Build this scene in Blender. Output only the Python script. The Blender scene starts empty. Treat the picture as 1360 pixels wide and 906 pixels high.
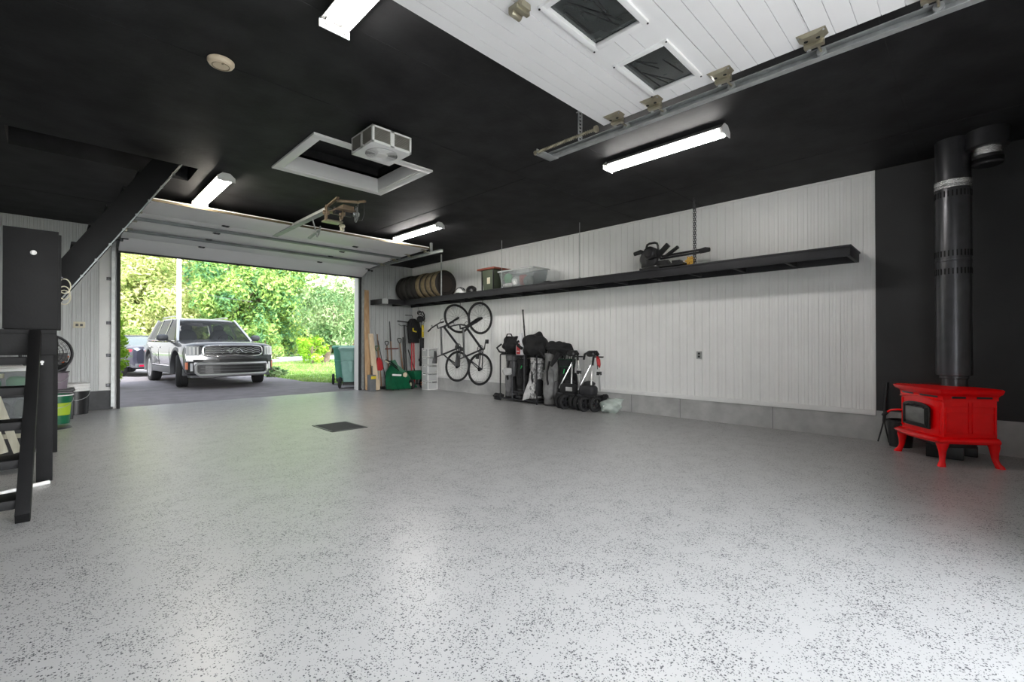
import bpy, bmesh, math, random
from mathutils import Vector, Matrix, Euler
C = bpy.context.scene.collection
rnd = random.Random(7)
PI = math.pi
R = math.radians

# ------------------------------------------------------------------ camera model
F_PX, CX, CY, CAM_H = 609.0, 680.0, 453.0, 1.15
TILT = math.atan(4 / F_PX)

def ray(px, py):
    a = (px - CX) / F_PX; b = -(py - CY) / F_PX
    f = math.cos(TILT) - b * math.sin(TILT); z = b * math.cos(TILT) + math.sin(TILT)
    s = 0.5 ** 0.5
    return ((f + a) * s, (f - a) * s, z)

def atX(px, py, v):
    d = ray(px, py); t = v / d[0]; return Vector((v, d[1] * t, CAM_H + d[2] * t))

def atY(px, py, v):
    d = ray(px, py); t = v / d[1]; return Vector((d[0] * t, v, CAM_H + d[2] * t))

def atZ(px, py, v):
    d = ray(px, py); t = (v - CAM_H) / d[2]; return Vector((d[0] * t, d[1] * t, v))

XR, YF, ZC, YB, XL = 6.92, 10.78, 3.22, -1.1, -4.0

# ------------------------------------------------------------------ materials
def mat(name, col, rough=0.5, metal=0.0, var=0.0, vscale=8.0, bump=0.0, bscale=60.0, coat=0.0, spec=0.5, emit=0.0, trans=0.0, alpha=1.0):
    m = bpy.data.materials.new(name); m.use_nodes = True
    nt = m.node_tree; b = nt.nodes['Principled BSDF']
    b.inputs['Base Color'].default_value = (*col, 1)
    b.inputs['Roughness'].default_value = rough
    b.inputs['Metallic'].default_value = metal
    b.inputs['Specular IOR Level'].default_value = spec
    b.inputs['Coat Weight'].default_value = coat
    if trans: b.inputs['Transmission Weight'].default_value = trans
    b.inputs['Alpha'].default_value = alpha
    if emit:
        b.inputs['Emission Color'].default_value = (*col, 1); b.inputs['Emission Strength'].default_value = emit
    if var or bump:
        tc = nt.nodes.new('ShaderNodeTexCoord')
        if var:
            n = nt.nodes.new('ShaderNodeTexNoise'); n.inputs['Scale'].default_value = vscale; n.inputs['Detail'].default_value = 5
            nt.links.new(tc.outputs['Object'], n.inputs['Vector'])
            mr = nt.nodes.new('ShaderNodeMapRange'); mr.inputs[1].default_value = 0.3; mr.inputs[2].default_value = 0.7
            mr.inputs[3].default_value = 1 - var; mr.inputs[4].default_value = 1 + var
            nt.links.new(n.outputs['Fac'], mr.inputs[0])
            mx = nt.nodes.new('ShaderNodeVectorMath'); mx.operation = 'SCALE'
            mx.inputs[0].default_value = col
            nt.links.new(mr.outputs[0], mx.inputs['Scale'])
            nt.links.new(mx.outputs[0], b.inputs['Base Color'])
        if bump:
            n2 = nt.nodes.new('ShaderNodeTexNoise'); n2.inputs['Scale'].default_value = bscale; n2.inputs['Detail'].default_value = 4
            nt.links.new(tc.outputs['Object'], n2.inputs['Vector'])
            bp = nt.nodes.new('ShaderNodeBump'); bp.inputs['Strength'].default_value = bump; bp.inputs['Distance'].default_value = 0.01
            nt.links.new(n2.outputs['Fac'], bp.inputs['Height'])
            nt.links.new(bp.outputs[0], b.inputs['Normal'])
    return m

def floor_material():
    m = bpy.data.materials.new('speckled_epoxy'); m.use_nodes = True
    nt = m.node_tree; L = nt.links; N = nt.nodes; b = N['Principled BSDF']
    tc = N.new('ShaderNodeTexCoord')
    noise = N.new('ShaderNodeTexNoise'); noise.inputs['Scale'].default_value = 5.0; noise.inputs['Detail'].default_value = 6; noise.inputs['Roughness'].default_value = 0.65
    L.new(tc.outputs['Object'], noise.inputs['Vector'])
    col = None
    def flecks(scale, lo, hi, size, seed):
        mp = N.new('ShaderNodeMapping'); mp.inputs['Location'].default_value = (seed, seed * 1.7, 0)
        L.new(tc.outputs['Object'], mp.inputs['Vector'])
        v = N.new('ShaderNodeTexVoronoi'); v.inputs['Scale'].default_value = scale; v.voronoi_dimensions = '2D'
        L.new(mp.outputs[0], v.inputs['Vector'])
        sp = N.new('ShaderNodeSeparateColor'); L.new(v.outputs['Color'], sp.inputs[0])
        th = N.new('ShaderNodeMapRange'); th.inputs[1].default_value = 0.35; th.inputs[2].default_value = 0.72
        th.inputs[3].default_value = lo; th.inputs[4].default_value = hi
        L.new(noise.outputs['Fac'], th.inputs[0])
        a = N.new('ShaderNodeMath'); a.operation = 'LESS_THAN'
        L.new(sp.outputs[0], a.inputs[0]); L.new(th.outputs[0], a.inputs[1])
        sz = N.new('ShaderNodeMath'); sz.operation = 'MULTIPLY'; sz.inputs[1].default_value = size
        L.new(sp.outputs[1], sz.inputs[0])
        d = N.new('ShaderNodeMath'); d.operation = 'LESS_THAN'
        L.new(v.outputs['Distance'], d.inputs[0]); L.new(sz.outputs[0], d.inputs[1])
        p = N.new('ShaderNodeMath'); p.operation = 'MULTIPLY'
        L.new(a.outputs[0], p.inputs[0]); L.new(d.outputs[0], p.inputs[1])
        return p
    f1 = flecks(120, 0.0, 0.48, 0.6, 0.0); f2 = flecks(210, 0.03, 0.36, 0.7, 3.1)
    mxm = N.new('ShaderNodeMath'); mxm.operation = 'MAXIMUM'
    L.new(f1.outputs[0], mxm.inputs[0]); L.new(f2.outputs[0], mxm.inputs[1])
    big = N.new('ShaderNodeTexNoise'); big.inputs['Scale'].default_value = 1.2; big.inputs['Detail'].default_value = 4
    L.new(tc.outputs['Object'], big.inputs['Vector'])
    base = N.new('ShaderNodeMix'); base.data_type = 'RGBA'
    base.inputs[6].default_value = (0.40, 0.40, 0.40, 1); base.inputs[7].default_value = (0.45, 0.45, 0.448, 1)
    L.new(big.outputs['Fac'], base.inputs[0])
    mix = N.new('ShaderNodeMix'); mix.data_type = 'RGBA'
    mix.inputs[7].default_value = (0.06, 0.06, 0.068, 1)
    L.new(mxm.outputs[0], mix.inputs[0]); L.new(base.outputs[2], mix.inputs[6])
    L.new(mix.outputs[2], b.inputs['Base Color'])
    rr = N.new('ShaderNodeMapRange'); rr.inputs[3].default_value = 0.26; rr.inputs[4].default_value = 0.38
    L.new(big.outputs['Fac'], rr.inputs[0]); L.new(rr.outputs[0], b.inputs['Roughness'])
    b.inputs['Specular IOR Level'].default_value = 0.5
    bp = N.new('ShaderNodeBump'); bp.inputs['Strength'].default_value = 0.03; bp.inputs['Distance'].default_value = 0.01
    n3 = N.new('ShaderNodeTexNoise'); n3.inputs['Scale'].default_value = 30; L.new(tc.outputs['Object'], n3.inputs['Vector'])
    L.new(n3.outputs['Fac'], bp.inputs['Height']); L.new(bp.outputs[0], b.inputs['Normal'])
    return m

def leaf_material(name, cols, transl=0.45):
    m = bpy.data.materials.new(name); m.use_nodes = True
    nt = m.node_tree; L = nt.links; N = nt.nodes
    N.remove(N['Principled BSDF']); out = N['Material Output']
    g = N.new('ShaderNodeNewGeometry')
    cr = N.new('ShaderNodeValToRGB')
    el = cr.color_ramp.elements
    while len(el) < len(cols): el.new(0.5)
    for i, c in enumerate(cols):
        el[i].position = i / (len(cols) - 1); el[i].color = (*c, 1)
    tc = N.new('ShaderNodeTexCoord'); nz = N.new('ShaderNodeTexNoise'); nz.inputs['Scale'].default_value = 0.75; nz.inputs['Detail'].default_value = 3  # patchy leaf tones that also paint shade and highlights into the foliage
    L.new(tc.outputs['Object'], nz.inputs['Vector'])
    mr = N.new('ShaderNodeMapRange'); mr.inputs[1].default_value = 0.34; mr.inputs[2].default_value = 0.66; L.new(nz.outputs['Fac'], mr.inputs[0])
    mm = N.new('ShaderNodeMix'); mm.inputs[0].default_value = 0.62
    L.new(g.outputs['Random Per Island'], mm.inputs[2]); L.new(mr.outputs[0], mm.inputs[3])
    L.new(mm.outputs[0], cr.inputs[0])
    d = N.new('ShaderNodeBsdfDiffuse'); t = N.new('ShaderNodeBsdfTranslucent'); mx = N.new('ShaderNodeMixShader')
    mx.inputs[0].default_value = transl
    L.new(cr.outputs[0], d.inputs[0]); L.new(cr.outputs[0], t.inputs[0])
    L.new(d.outputs[0], mx.inputs[1]); L.new(t.outputs[0], mx.inputs[2]); L.new(mx.outputs[0], out.inputs[0])
    return m

def wood_material(name, c1, c2, axis=2, scale=18):
    m = bpy.data.materials.new(name); m.use_nodes = True
    nt = m.node_tree; L = nt.links; N = nt.nodes; b = N['Principled BSDF']
    tc = N.new('ShaderNodeTexCoord'); mp = N.new('ShaderNodeMapping')
    s = [1, 1, 1]; s[axis] = 0.08
    mp.inputs['Scale'].default_value = s
    L.new(tc.outputs['Object'], mp.inputs['Vector'])
    n = N.new('ShaderNodeTexNoise'); n.inputs['Scale'].default_value = scale; n.inputs['Detail'].default_value = 6; n.inputs['Distortion'].default_value = 1.5
    L.new(mp.outputs[0], n.inputs['Vector'])
    cr = N.new('ShaderNodeValToRGB'); e = cr.color_ramp.elements
    e[0].position = 0.35; e[0].color = (*c1, 1); e[1].position = 0.65; e[1].color = (*c2, 1)
    L.new(n.outputs['Fac'], cr.inputs[0]); L.new(cr.outputs[0], b.inputs['Base Color'])
    b.inputs['Roughness'].default_value = 0.55
    return m

def glass_material(name, tint, opacity, rough=0.03, clear=None):
    m = bpy.data.materials.new(name); m.use_nodes = True
    nt = m.node_tree; L = nt.links; N = nt.nodes; out = N['Material Output']
    b = N['Principled BSDF']
    b.inputs['Base Color'].default_value = (*tint, 1); b.inputs['Roughness'].default_value = rough
    t = N.new('ShaderNodeBsdfTransparent'); t.inputs[0].default_value = (*([clear] * 3 if clear else [min(1, 0.55 + c * 0.45) for c in tint]), 1)
    mx = N.new('ShaderNodeMixShader'); mx.inputs[0].default_value = opacity
    L.new(t.outputs[0], mx.inputs[1]); L.new(b.outputs[0], mx.inputs[2]); L.new(mx.outputs[0], out.inputs[0])
    return m

M = dict(
    floor=floor_material(),
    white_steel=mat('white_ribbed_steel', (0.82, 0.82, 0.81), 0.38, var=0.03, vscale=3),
    shade_grey_steel=mat('pale_steel_shaded_grey', (0.45, 0.465, 0.468), 0.4, var=0.04, vscale=3),  # white ribbed sheet greyed down, the far wall's dim light in its colour
    trim_white=mat('white_trim_paint', (0.76, 0.76, 0.75), 0.4, var=0.02),
    concrete=mat('kerb_concrete', (0.40, 0.40, 0.395), 0.85, var=0.16, vscale=5, bump=0.25, bscale=30),
    dark_concrete=mat('dark_kerb_paint', (0.06, 0.062, 0.066), 0.7, var=0.2),
    black_ply=mat('black_painted_plywood', (0.017, 0.017, 0.018), 0.65, var=0.45, vscale=3.5, bump=0.15, bscale=25, spec=0.2),
    black_wall=mat('black_painted_board', (0.038, 0.0382, 0.0395), 0.55, var=0.12, vscale=2, spec=0.25),
    black_wood=mat('black_painted_wood', (0.0065, 0.0065, 0.007), 0.6, var=0.2, bump=0.1, spec=0.18),
    charcoal=mat('charcoal_shelf_paint', (0.022, 0.022, 0.025), 0.55, var=0.2, spec=0.3),
    seam=mat('seam_black', (0.008, 0.008, 0.009), 0.8),  # plain black for joints, slots and bolt holes
    door_in=mat('white_door_skin', (0.80, 0.795, 0.80), 0.5, var=0.03, vscale=2),
    strut=mat('galvanised_strut_grey', (0.17, 0.185, 0.185), 0.45, 0.5, var=0.15),
    galv=mat('galvanised_steel', (0.40, 0.415, 0.415), 0.5, 0.6, var=0.15, vscale=14),
    zinc=mat('yellow_zinc_plate', (0.36, 0.33, 0.25), 0.4, 0.85, var=0.2),
    rubber=mat('black_rubber', (0.017, 0.017, 0.018), 0.75, var=0.15),
    black=mat('black_plastic', (0.013, 0.013, 0.014), 0.4),
    black_fab=mat('black_nylon_fabric', (0.008, 0.008, 0.009), 0.85, var=0.3, bump=0.4, bscale=40),
    grey_fab=mat('grey_canvas_fabric', (0.12, 0.12, 0.125), 0.9, var=0.3, bump=0.3),
    pale_fab=mat('pale_grey_fabric', (0.42, 0.42, 0.42), 0.85, var=0.3, bump=0.3),
    dark_metal=mat('dark_steel', (0.05, 0.05, 0.054), 0.4, 0.8, var=0.2),
    tan_tread=mat('dusty_tan_tread', (0.24, 0.18, 0.105), 0.9, var=0.25, vscale=20),
    dark_tread=mat('dark_worn_tread', (0.03, 0.027, 0.024), 0.85, var=0.25, vscale=20),
    sidewall=mat('brown_black_sidewall', (0.022, 0.018, 0.016), 0.7, var=0.3),
    red_enamel=mat('red_enamel', (0.92, 0.0008, 0.003), 0.2, coat=0.25, var=0.05, spec=0.3),
    red=mat('red_plastic', (0.42, 0.02, 0.025), 0.45, var=0.1),
    brick_red=mat('rusty_red_lid', (0.25, 0.055, 0.03), 0.5, var=0.15),
    olive=mat('olive_green_plastic', (0.07, 0.085, 0.055), 0.5, var=0.15),
    green=mat('dark_green_plastic', (0.006, 0.11, 0.05), 0.4, var=0.2),
    bin_green=mat('teal_green_bin_plastic', (0.10, 0.34, 0.26), 0.5, var=0.08),
    bin_green2=mat('grey_green_bin_plastic', (0.20, 0.36, 0.33), 0.5, var=0.08),
    bright_green=mat('bright_green_bag', (0.03, 0.42, 0.12), 0.5, var=0.15),
    yellow=mat('yellow_plastic', (0.65, 0.50, 0.03), 0.45, var=0.1),
    orange=mat('orange_plastic', (0.75, 0.16, 0.03), 0.45),
    amber=mat('amber_painted_steel', (0.68, 0.40, 0.06), 0.45, var=0.15),
    pink=mat('pink_rubber', (0.6, 0.08, 0.42), 0.5),
    white=mat('white_plastic', (0.78, 0.78, 0.77), 0.4),
    cream=mat('cream_plastic', (0.66, 0.55, 0.40), 0.45, var=0.05),
    ivory=mat('ivory_plate', (0.62, 0.58, 0.44), 0.45),
    chrome=mat('chrome', (0.8, 0.8, 0.8), 0.12, 1.0),
    silver=mat('silver_aluminium', (0.62, 0.62, 0.62), 0.32, 0.75),
    foil=mat('aluminium_foil_tape', (0.75, 0.75, 0.75), 0.25, 1.0, bump=1.0, bscale=90),
    stove_black=mat('stove_cast_black', (0.012, 0.012, 0.013), 0.38),
    pipe=mat('black_stove_pipe', (0.085, 0.085, 0.092), 0.3, 0.75, var=0.1),
    stove_glass=mat('smoky_stove_glass', (0.16, 0.16, 0.155), 0.12, var=0.2, spec=0.8),
    pane=mat('dark_door_pane', (0.03, 0.036, 0.036), 0.1, var=0.3, vscale=6, spec=0.7),
    tube=mat('lit_fluorescent_tube', (1.0, 0.97, 0.92), 0.5, emit=1.0),
    wood=wood_material('pine_plank', (0.40, 0.24, 0.12), (0.55, 0.38, 0.22)),
    pale_wood=wood_material('pale_new_timber', (0.55, 0.42, 0.28), (0.68, 0.55, 0.40)),
    handle_wood=wood_material('brown_ash_handle', (0.18, 0.095, 0.05), (0.27, 0.16, 0.09)),
    slat_wood=wood_material('bleached_slats', (0.42, 0.40, 0.30), (0.55, 0.53, 0.42)),
    clear=glass_material('clear_plastic', (0.6, 0.63, 0.64), 0.2, 0.25),
    clear2=glass_material('milky_drawer_plastic', (0.72, 0.73, 0.73), 0.55, 0.3),
    bag=glass_material('thin_green_bag_film', (0.74, 0.82, 0.77), 0.42, 0.3),
    asphalt=mat('driveway_asphalt', (0.205, 0.188, 0.20), 0.85, var=0.15, vscale=3, bump=0.4, bscale=80),
    lawn=mat('lawn_soil_green', (0.14, 0.24, 0.06), 0.95, var=0.25, vscale=1.2),
    road=mat('pale_road_surface', (0.52, 0.50, 0.47), 0.9, var=0.08),
    apron=mat('back_apron_concrete', (0.62, 0.61, 0.59), 0.8, var=0.08),
    bark=mat('brown_bark', (0.14, 0.10, 0.07), 0.9, var=0.3, bump=0.6),
    pole=mat('weathered_grey_pole', (0.55, 0.53, 0.52), 0.8, var=0.15),
    house=mat('orange_brick', (0.52, 0.24, 0.13), 0.85, var=0.2, vscale=4),
    paint=mat('grey_metallic_car_paint', (0.15, 0.152, 0.158), 0.24, 0.6, coat=0.8),
    clad=mat('dark_grey_cladding', (0.085, 0.087, 0.095), 0.45, 0.1),
    car_glass=glass_material('tinted_car_glass', (0.02, 0.022, 0.022), 0.22, 0.02, 0.88),
    car_glass_d=glass_material('side_car_glass', (0.03, 0.035, 0.03), 0.4, 0.03, 0.8),
    red_lamp=mat('red_tail_lamp', (0.6, 0.01, 0.05), 0.15, coat=0.5),
    lamp=mat('clear_head_lamp', (0.72, 0.72, 0.74), 0.12, 0.4, coat=0.6),
    dark_paint=mat('black_car_paint', (0.03, 0.03, 0.045), 0.12, 0.2, coat=1.0),
    exterior=mat('exterior_siding', (0.5, 0.5, 0.5), 0.7),
)
M['leaf_lime'] = leaf_material('lime_leaves', [(0.11, 0.19, 0.06), (0.29, 0.37, 0.12), (0.55, 0.56, 0.25), (0.82, 0.80, 0.56)])
M['leaf_green'] = leaf_material('green_leaves', [(0.06, 0.16, 0.09), (0.13, 0.26, 0.10), (0.27, 0.40, 0.09), (0.52, 0.56, 0.26)])
M['leaf_pale'] = leaf_material('pale_willow_leaves', [(0.09, 0.19, 0.09), (0.16, 0.27, 0.12), (0.27, 0.36, 0.17), (0.46, 0.52, 0.32)])
M['leaf_spray'] = leaf_material('silvery_spray_leaves', [(0.46, 0.54, 0.32), (0.66, 0.70, 0.48), (0.82, 0.82, 0.64)])
M['leaf_bright'] = leaf_material('bright_bush_leaves', [(0.16, 0.34, 0.03), (0.28, 0.48, 0.05), (0.46, 0.60, 0.10)])
M['grass'] = leaf_material('grass_blades', [(0.12, 0.25, 0.05), (0.22, 0.34, 0.09), (0.36, 0.42, 0.18)], 0.3)

# ------------------------------------------------------------------ mesh builder
ORG = {}

def basis(d):
    d = d.normalized()
    up = Vector((0, 0, 1)) if abs(d.z) < 0.95 else Vector((1, 0, 0))
    a = d.cross(up).normalized(); b = a.cross(d).normalized()
    return a, b

class MB:
    def __init__(s): s.v = []; s.f = []
    def face(s, pts):
        i = len(s.v); s.v += [Vector(p) for p in pts]; s.f.append(tuple(range(i, i + len(pts)))); return s
    def box(s, x0, x1, y0, y1, z0, z1):
        i = len(s.v)
        s.v += [Vector(p) for p in ((x0, y0, z0), (x1, y0, z0), (x1, y1, z0), (x0, y1, z0), (x0, y0, z1), (x1, y0, z1), (x1, y1, z1), (x0, y1, z1))]
        s.f += [tuple(i + k for k in q) for q in ((3, 2, 1, 0), (4, 5, 6, 7), (0, 1, 5, 4), (1, 2, 6, 5), (2, 3, 7, 6), (3, 0, 4, 7))]
        return s
    def obox(s, c, size, rot=(0, 0, 0)):
        m = Euler(rot).to_matrix(); i = len(s.v); h = Vector(size) / 2; c = Vector(c)
        t = MB().box(-h.x, h.x, -h.y, h.y, -h.z, h.z)
        s.v += [c + m @ p for p in t.v]; s.f += [tuple(i + k for k in q) for q in t.f]; return s
    def bar(s, a, b, w, h, up=None):
        a, b = Vector(a), Vector(b); d = (b - a).normalized()
        if up is None: u, n = basis(d)
        else:
            u = d.cross(Vector(up)).normalized(); n = u.cross(d).normalized()
        i = len(s.v)
        for p in (a, b):
            s.v += [p - u * w / 2 - n * h / 2, p + u * w / 2 - n * h / 2, p + u * w / 2 + n * h / 2, p - u * w / 2 + n * h / 2]
        s.f += [tuple(i + k for k in q) for q in ((0, 1, 2, 3), (7, 6, 5, 4), (0, 4, 5, 1), (1, 5, 6, 2), (2, 6, 7, 3), (3, 7, 4, 0))]
        return s
    def cyl(s, a, b, r, r2=None, n=14, caps=True):
        a, b = Vector(a), Vector(b); r2 = r if r2 is None else r2
        u, w = basis(b - a); i = len(s.v)
        for p, rr in ((a, r), (b, r2)):
            s.v += [p + (u * math.cos(2 * PI * k / n) + w * math.sin(2 * PI * k / n)) * rr for k in range(n)]
        for k in range(n):
            k2 = (k + 1) % n; s.f.append((i + k, i + n + k, i + n + k2, i + k2))
        if caps: s.f.append(tuple(i + k for k in range(n))); s.f.append(tuple(i + n + k for k in reversed(range(n))))
        return s
    def tube(s, pts, r, n=8, closed=False):
        pts = [Vector(p) for p in pts]; m = len(pts); i = len(s.v)
        rr = r if isinstance(r, (list, tuple)) else [r] * m
        pu = None
        for k, p in enumerate(pts):
            if closed: d = pts[(k + 1) % m] - pts[k - 1]
            else: d = pts[min(k + 1, m - 1)] - pts[max(k - 1, 0)]
            d = d.normalized() if d.length > 1e-9 else Vector((0, 0, 1))
            if pu is None: u, w = basis(d)
            else:
                u = (pu - d * pu.dot(d)); u = u.normalized() if u.length > 1e-6 else basis(d)[0]
                w = u.cross(d).normalized()
            pu = u
            s.v += [p + (u * math.cos(2 * PI * j / n) + w * math.sin(2 * PI * j / n)) * rr[k] for j in range(n)]
        for k in range(m if closed else m - 1):
            a = i + k * n; b = i + ((k + 1) % m) * n
            for j in range(n):
                j2 = (j + 1) % n; s.f.append((a + j, b + j, b + j2, a + j2))
        if not closed:
            s.f.append(tuple(i + j for j in range(n))); s.f.append(tuple(i + (m - 1) * n + j for j in reversed(range(n))))
        return s
    def lathe(s, prof, o=(0, 0, 0), ax=(0, 0, 1), n=28, closed=False):
        o = Vector(o); ax = Vector(ax).normalized(); u, w = basis(ax); i = len(s.v); m = len(prof)
        for r, z in prof:
            s.v += [o + ax * z + (u * math.cos(2 * PI * k / n) + w * math.sin(2 * PI * k / n)) * r for k in range(n)]
        for q in range(m if closed else m - 1):
            a = i + q * n; b = i + ((q + 1) % m) * n
            for k in range(n):
                k2 = (k + 1) % n; s.f.append((a + k, a + k2, b + k2, b + k))
        if not closed:
            if prof[0][0] > 1e-5: s.f.append(tuple(i + k for k in reversed(range(n))))
            if prof[-1][0] > 1e-5: s.f.append(tuple(i + (m - 1) * n + k for k in range(n)))
        return s
    def torus(s, o, ax, R0, r, n=36, m=10):
        return s.lathe([(R0 + r * math.cos(2 * PI * k / m), r * math.sin(2 * PI * k / m)) for k in range(m)], o, ax, n, True)
    def ball(s, c, r, n=18, m=12, noise=0.0, seed=0, rot=None, squash=None):
        c = Vector(c); r = Vector(r) if not isinstance(r, (int, float)) else Vector((r, r, r)); i = len(s.v)
        q = random.Random(seed); ph = [q.uniform(0, 6.28) for _ in range(8)]
        Rm = Euler(rot).to_matrix() if rot else Matrix.Identity(3)
        for a in range(m + 1):
            t = PI * a / m
            for b in range(n):
                p = 2 * PI * b / n
                d = Vector((math.sin(t) * math.cos(p), math.sin(t) * math.sin(p), math.cos(t)))
                k = 1.0
                if noise:
                    k += noise * (math.sin(3 * d.x * 2 + ph[0]) * math.cos(4 * d.y + ph[1]) + 0.6 * math.sin(7 * d.z + ph[2] + 3 * d.x) + 0.5 * math.cos(9 * d.y + ph[3] + 5 * d.z))
                e = Vector((d.x * r.x, d.y * r.y, d.z * r.z)) * k
                if squash:
                    for ax in range(3):
                        sg = 1 if e[ax] >= 0 else -1
                        e[ax] = sg * r[ax] * (min(1.0, abs(e[ax]) / r[ax]) ** squash)
                s.v.append(c + Rm @ e)
        for a in range(m):
            for b in range(n):
                b2 = (b + 1) % n; x = i + a * n; y = x + n
                s.f.append((x + b, y + b, y + b2, x + b2))
        return s
    def prism(s, poly, o, u, v, d):
        """polygon of (a, b) in the plane o + a*u + b*v, extruded by vector d"""
        o, u, v, d = map(Vector, (o, u, v, d)); i = len(s.v); n = len(poly)
        s.v += [o + u * a + v * b for a, b in poly]; s.v += [o + u * a + v * b + d for a, b in poly]
        s.f.append(tuple(i + k for k in reversed(range(n)))); s.f.append(tuple(i + n + k for k in range(n)))
        for k in range(n):
            k2 = (k + 1) % n; s.f.append((i + k, i + k2, i + n + k2, i + n + k))
        return s
    def loft(s, rings, cap=True):
        i = len(s.v); n = len(rings[0])
        for r in rings: s.v += [Vector(p) for p in r]
        for q in range(len(rings) - 1):
            a = i + q * n; b = a + n
            for k in range(n):
                k2 = (k + 1) % n; s.f.append((a + k, a + k2, b + k2, b + k))
        if cap: s.f.append(tuple(i + k for k in reversed(range(n)))); s.f.append(tuple(i + (len(rings) - 1) * n + k for k in range(n)))
        return s
    def grid(s, rows):
        i = len(s.v); n = len(rows[0])
        for r in rows: s.v += [Vector(p) for p in r]
        for q in range(len(rows) - 1):
            for k in range(n - 1):
                a = i + q * n + k; s.f.append((a, a + 1, a + n + 1, a + n))
        return s
    def add(s, o, mtx):
        i = len(s.v); s.v += [mtx @ p for p in o.v]; s.f += [tuple(i + k for k in q) for q in o.f]; return s
    def build(s, name, m, parent=None, bevel=0.0, smooth=True, loc=None, ang=38, recalc=True):
        off = Vector((0, 0, 0))
        if parent is not None: off = ORG.get(parent.name, off)
        elif loc is not None: off = Vector(loc)
        me = bpy.data.meshes.new(name)
        me.from_pydata([tuple(p - off) for p in s.v], [], s.f)
        if bevel or smooth or recalc:
            bm = bmesh.new(); bm.from_mesh(me)
            if recalc: bmesh.ops.recalc_face_normals(bm, faces=bm.faces)
            if bevel:
                ed = [e for e in bm.edges if len(e.link_faces) == 2 and e.calc_face_angle(0) > R(30)]
                bmesh.ops.bevel(bm, geom=ed, offset=bevel, segments=2, profile=0.6, affect='EDGES', clamp_overlap=True)
            if smooth:
                for f in bm.faces: f.smooth = True
                for e in bm.edges:
                    if len(e.link_faces) == 2 and e.calc_face_angle(0) > R(ang): e.smooth = False
            bm.to_mesh(me); bm.free()
        me.materials.append(m if not isinstance(m, str) else M[m])
        o = bpy.data.objects.new(name, me); C.objects.link(o)
        if parent is not None:
            o.parent = parent; ORG[o.name] = off
        else:
            o.location = off; ORG[o.name] = off
        return o

def tag(o, label, cat, group=None, kind=None):
    o['label'] = label; o['category'] = cat
    if group: o['group'] = group
    if kind: o['kind'] = kind
    return o

def thing(name, label, cat, loc=(0, 0, 0), group=None):
    o = bpy.data.objects.new(name, None); C.objects.link(o); o.empty_display_size = 0.1
    o.location = loc; ORG[o.name] = Vector(loc); tag(o, label, cat, group); return o

def struct(o): o['kind'] = 'structure'; return o

def sroot(name, loc=(0, 0, 0), label=None):
    o = bpy.data.objects.new(name, None); C.objects.link(o); o.location = loc; ORG[o.name] = Vector(loc)
    o['kind'] = 'structure'
    if label: o['label'] = label
    return o

def copy_tree(o, parent=None):
    c = o.copy(); C.objects.link(c)
    if parent is not None: c.parent = parent
    for ch in list(o.children): copy_tree(ch, c)
    return c

def arc(c, r, a0, a1, n, u=(1, 0, 0), v=(0, 0, 1)):
    c, u, v = Vector(c), Vector(u), Vector(v)
    return [c + u * r * math.cos(a0 + (a1 - a0) * k / (n - 1)) + v * r * math.sin(a0 + (a1 - a0) * k / (n - 1)) for k in range(n)]
SKY, SUN, EXPO, HALO = 1.25, 5.0, 0.32, 17.0
# ------------------------------------------------------------------ the setting
def ribbed(p0, p1, z0, z1, inward, mb=None, pitch=0.115, phase=0.0):
    """ribbed steel sheet from p0 to p1 (xy), ribs standing out along `inward`"""
    mb = mb or MB(); p0, p1, n = Vector((*p0, 0)), Vector((*p1, 0)), Vector((*inward, 0))
    L = (p1 - p0).length; d = (p1 - p0) / L
    prof = [(0.0, 0.0), (0.040, 0.0), (0.043, 0.003), (0.049, 0.003), (0.052, 0.0), (0.070, 0.0), (0.073, 0.003), (0.079, 0.003), (0.082, 0.0), (0.101, 0.0), (0.104, -0.015), (0.112, -0.015), (0.115, 0.0)]
    s = []; k = 0
    while True:
        b0 = k * pitch - phase
        if b0 >= L: break
        for a, h in prof[:-1]:
            if 0 <= b0 + a <= L: s.append((b0 + a, h))
        k += 1
    s = [(0, 0)] + s + [(L, 0)]
    front0 = [p0 + d * a + n * h + Vector((0, 0, z0)) for a, h in s]
    front1 = [p + Vector((0, 0, z1 - z0)) for p in front0]
    mb.grid([front0, front1])
    return mb

# floor slab
mb = MB().box(XL - 0.1, XR + 0.2, YB - 0.02, YF + 0.09, -0.15, 0.0)
struct(mb.build('floor', M['floor'], smooth=False))

# ceiling slab with the attic hatch and the stairwell cut out of it
HX0, HX1, HY0, HY1 = 1.87, 3.10, 4.60, 5.66
SX0, SX1, SY0, SY1 = -0.34, 1.20, 6.44, 7.02
xs = [XL, SX0, SX1, HX0, HX1, XR + 0.2]; ys = [YB, HY0, HY1, SY0, SY1, YF + 0.2]
mb = MB()
for i in range(5):
    for j in range(5):
        x0, x1, y0, y1 = xs[i], xs[i + 1], ys[j], ys[j + 1]
        if (i == 3 and j == 1) or (i == 1 and j == 3): continue
        mb.box(x0, x1, y0, y1, ZC, ZC + 0.2)
ce = mb.build('ceiling', M['black_ply'], smooth=False); struct(ce)
# plywood seams: thin battens of caulk across the sheets
mb = MB()
for y in (0.4, 2.84, 3.9, 8.9):
    mb.box(XL, XR, y, y + 0.006, ZC - 0.003, ZC)
for x in (0.05, 3.9, 5.9):
    mb.box(x, x + 0.006, YB, 3.9, ZC - 0.003, ZC)
for x in (-1.2, 4.15):
    mb.box(x, x + 0.006, 3.9, YF, ZC - 0.003, ZC)
struct(mb.build('trim_1', M['seam'], smooth=False))
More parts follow.
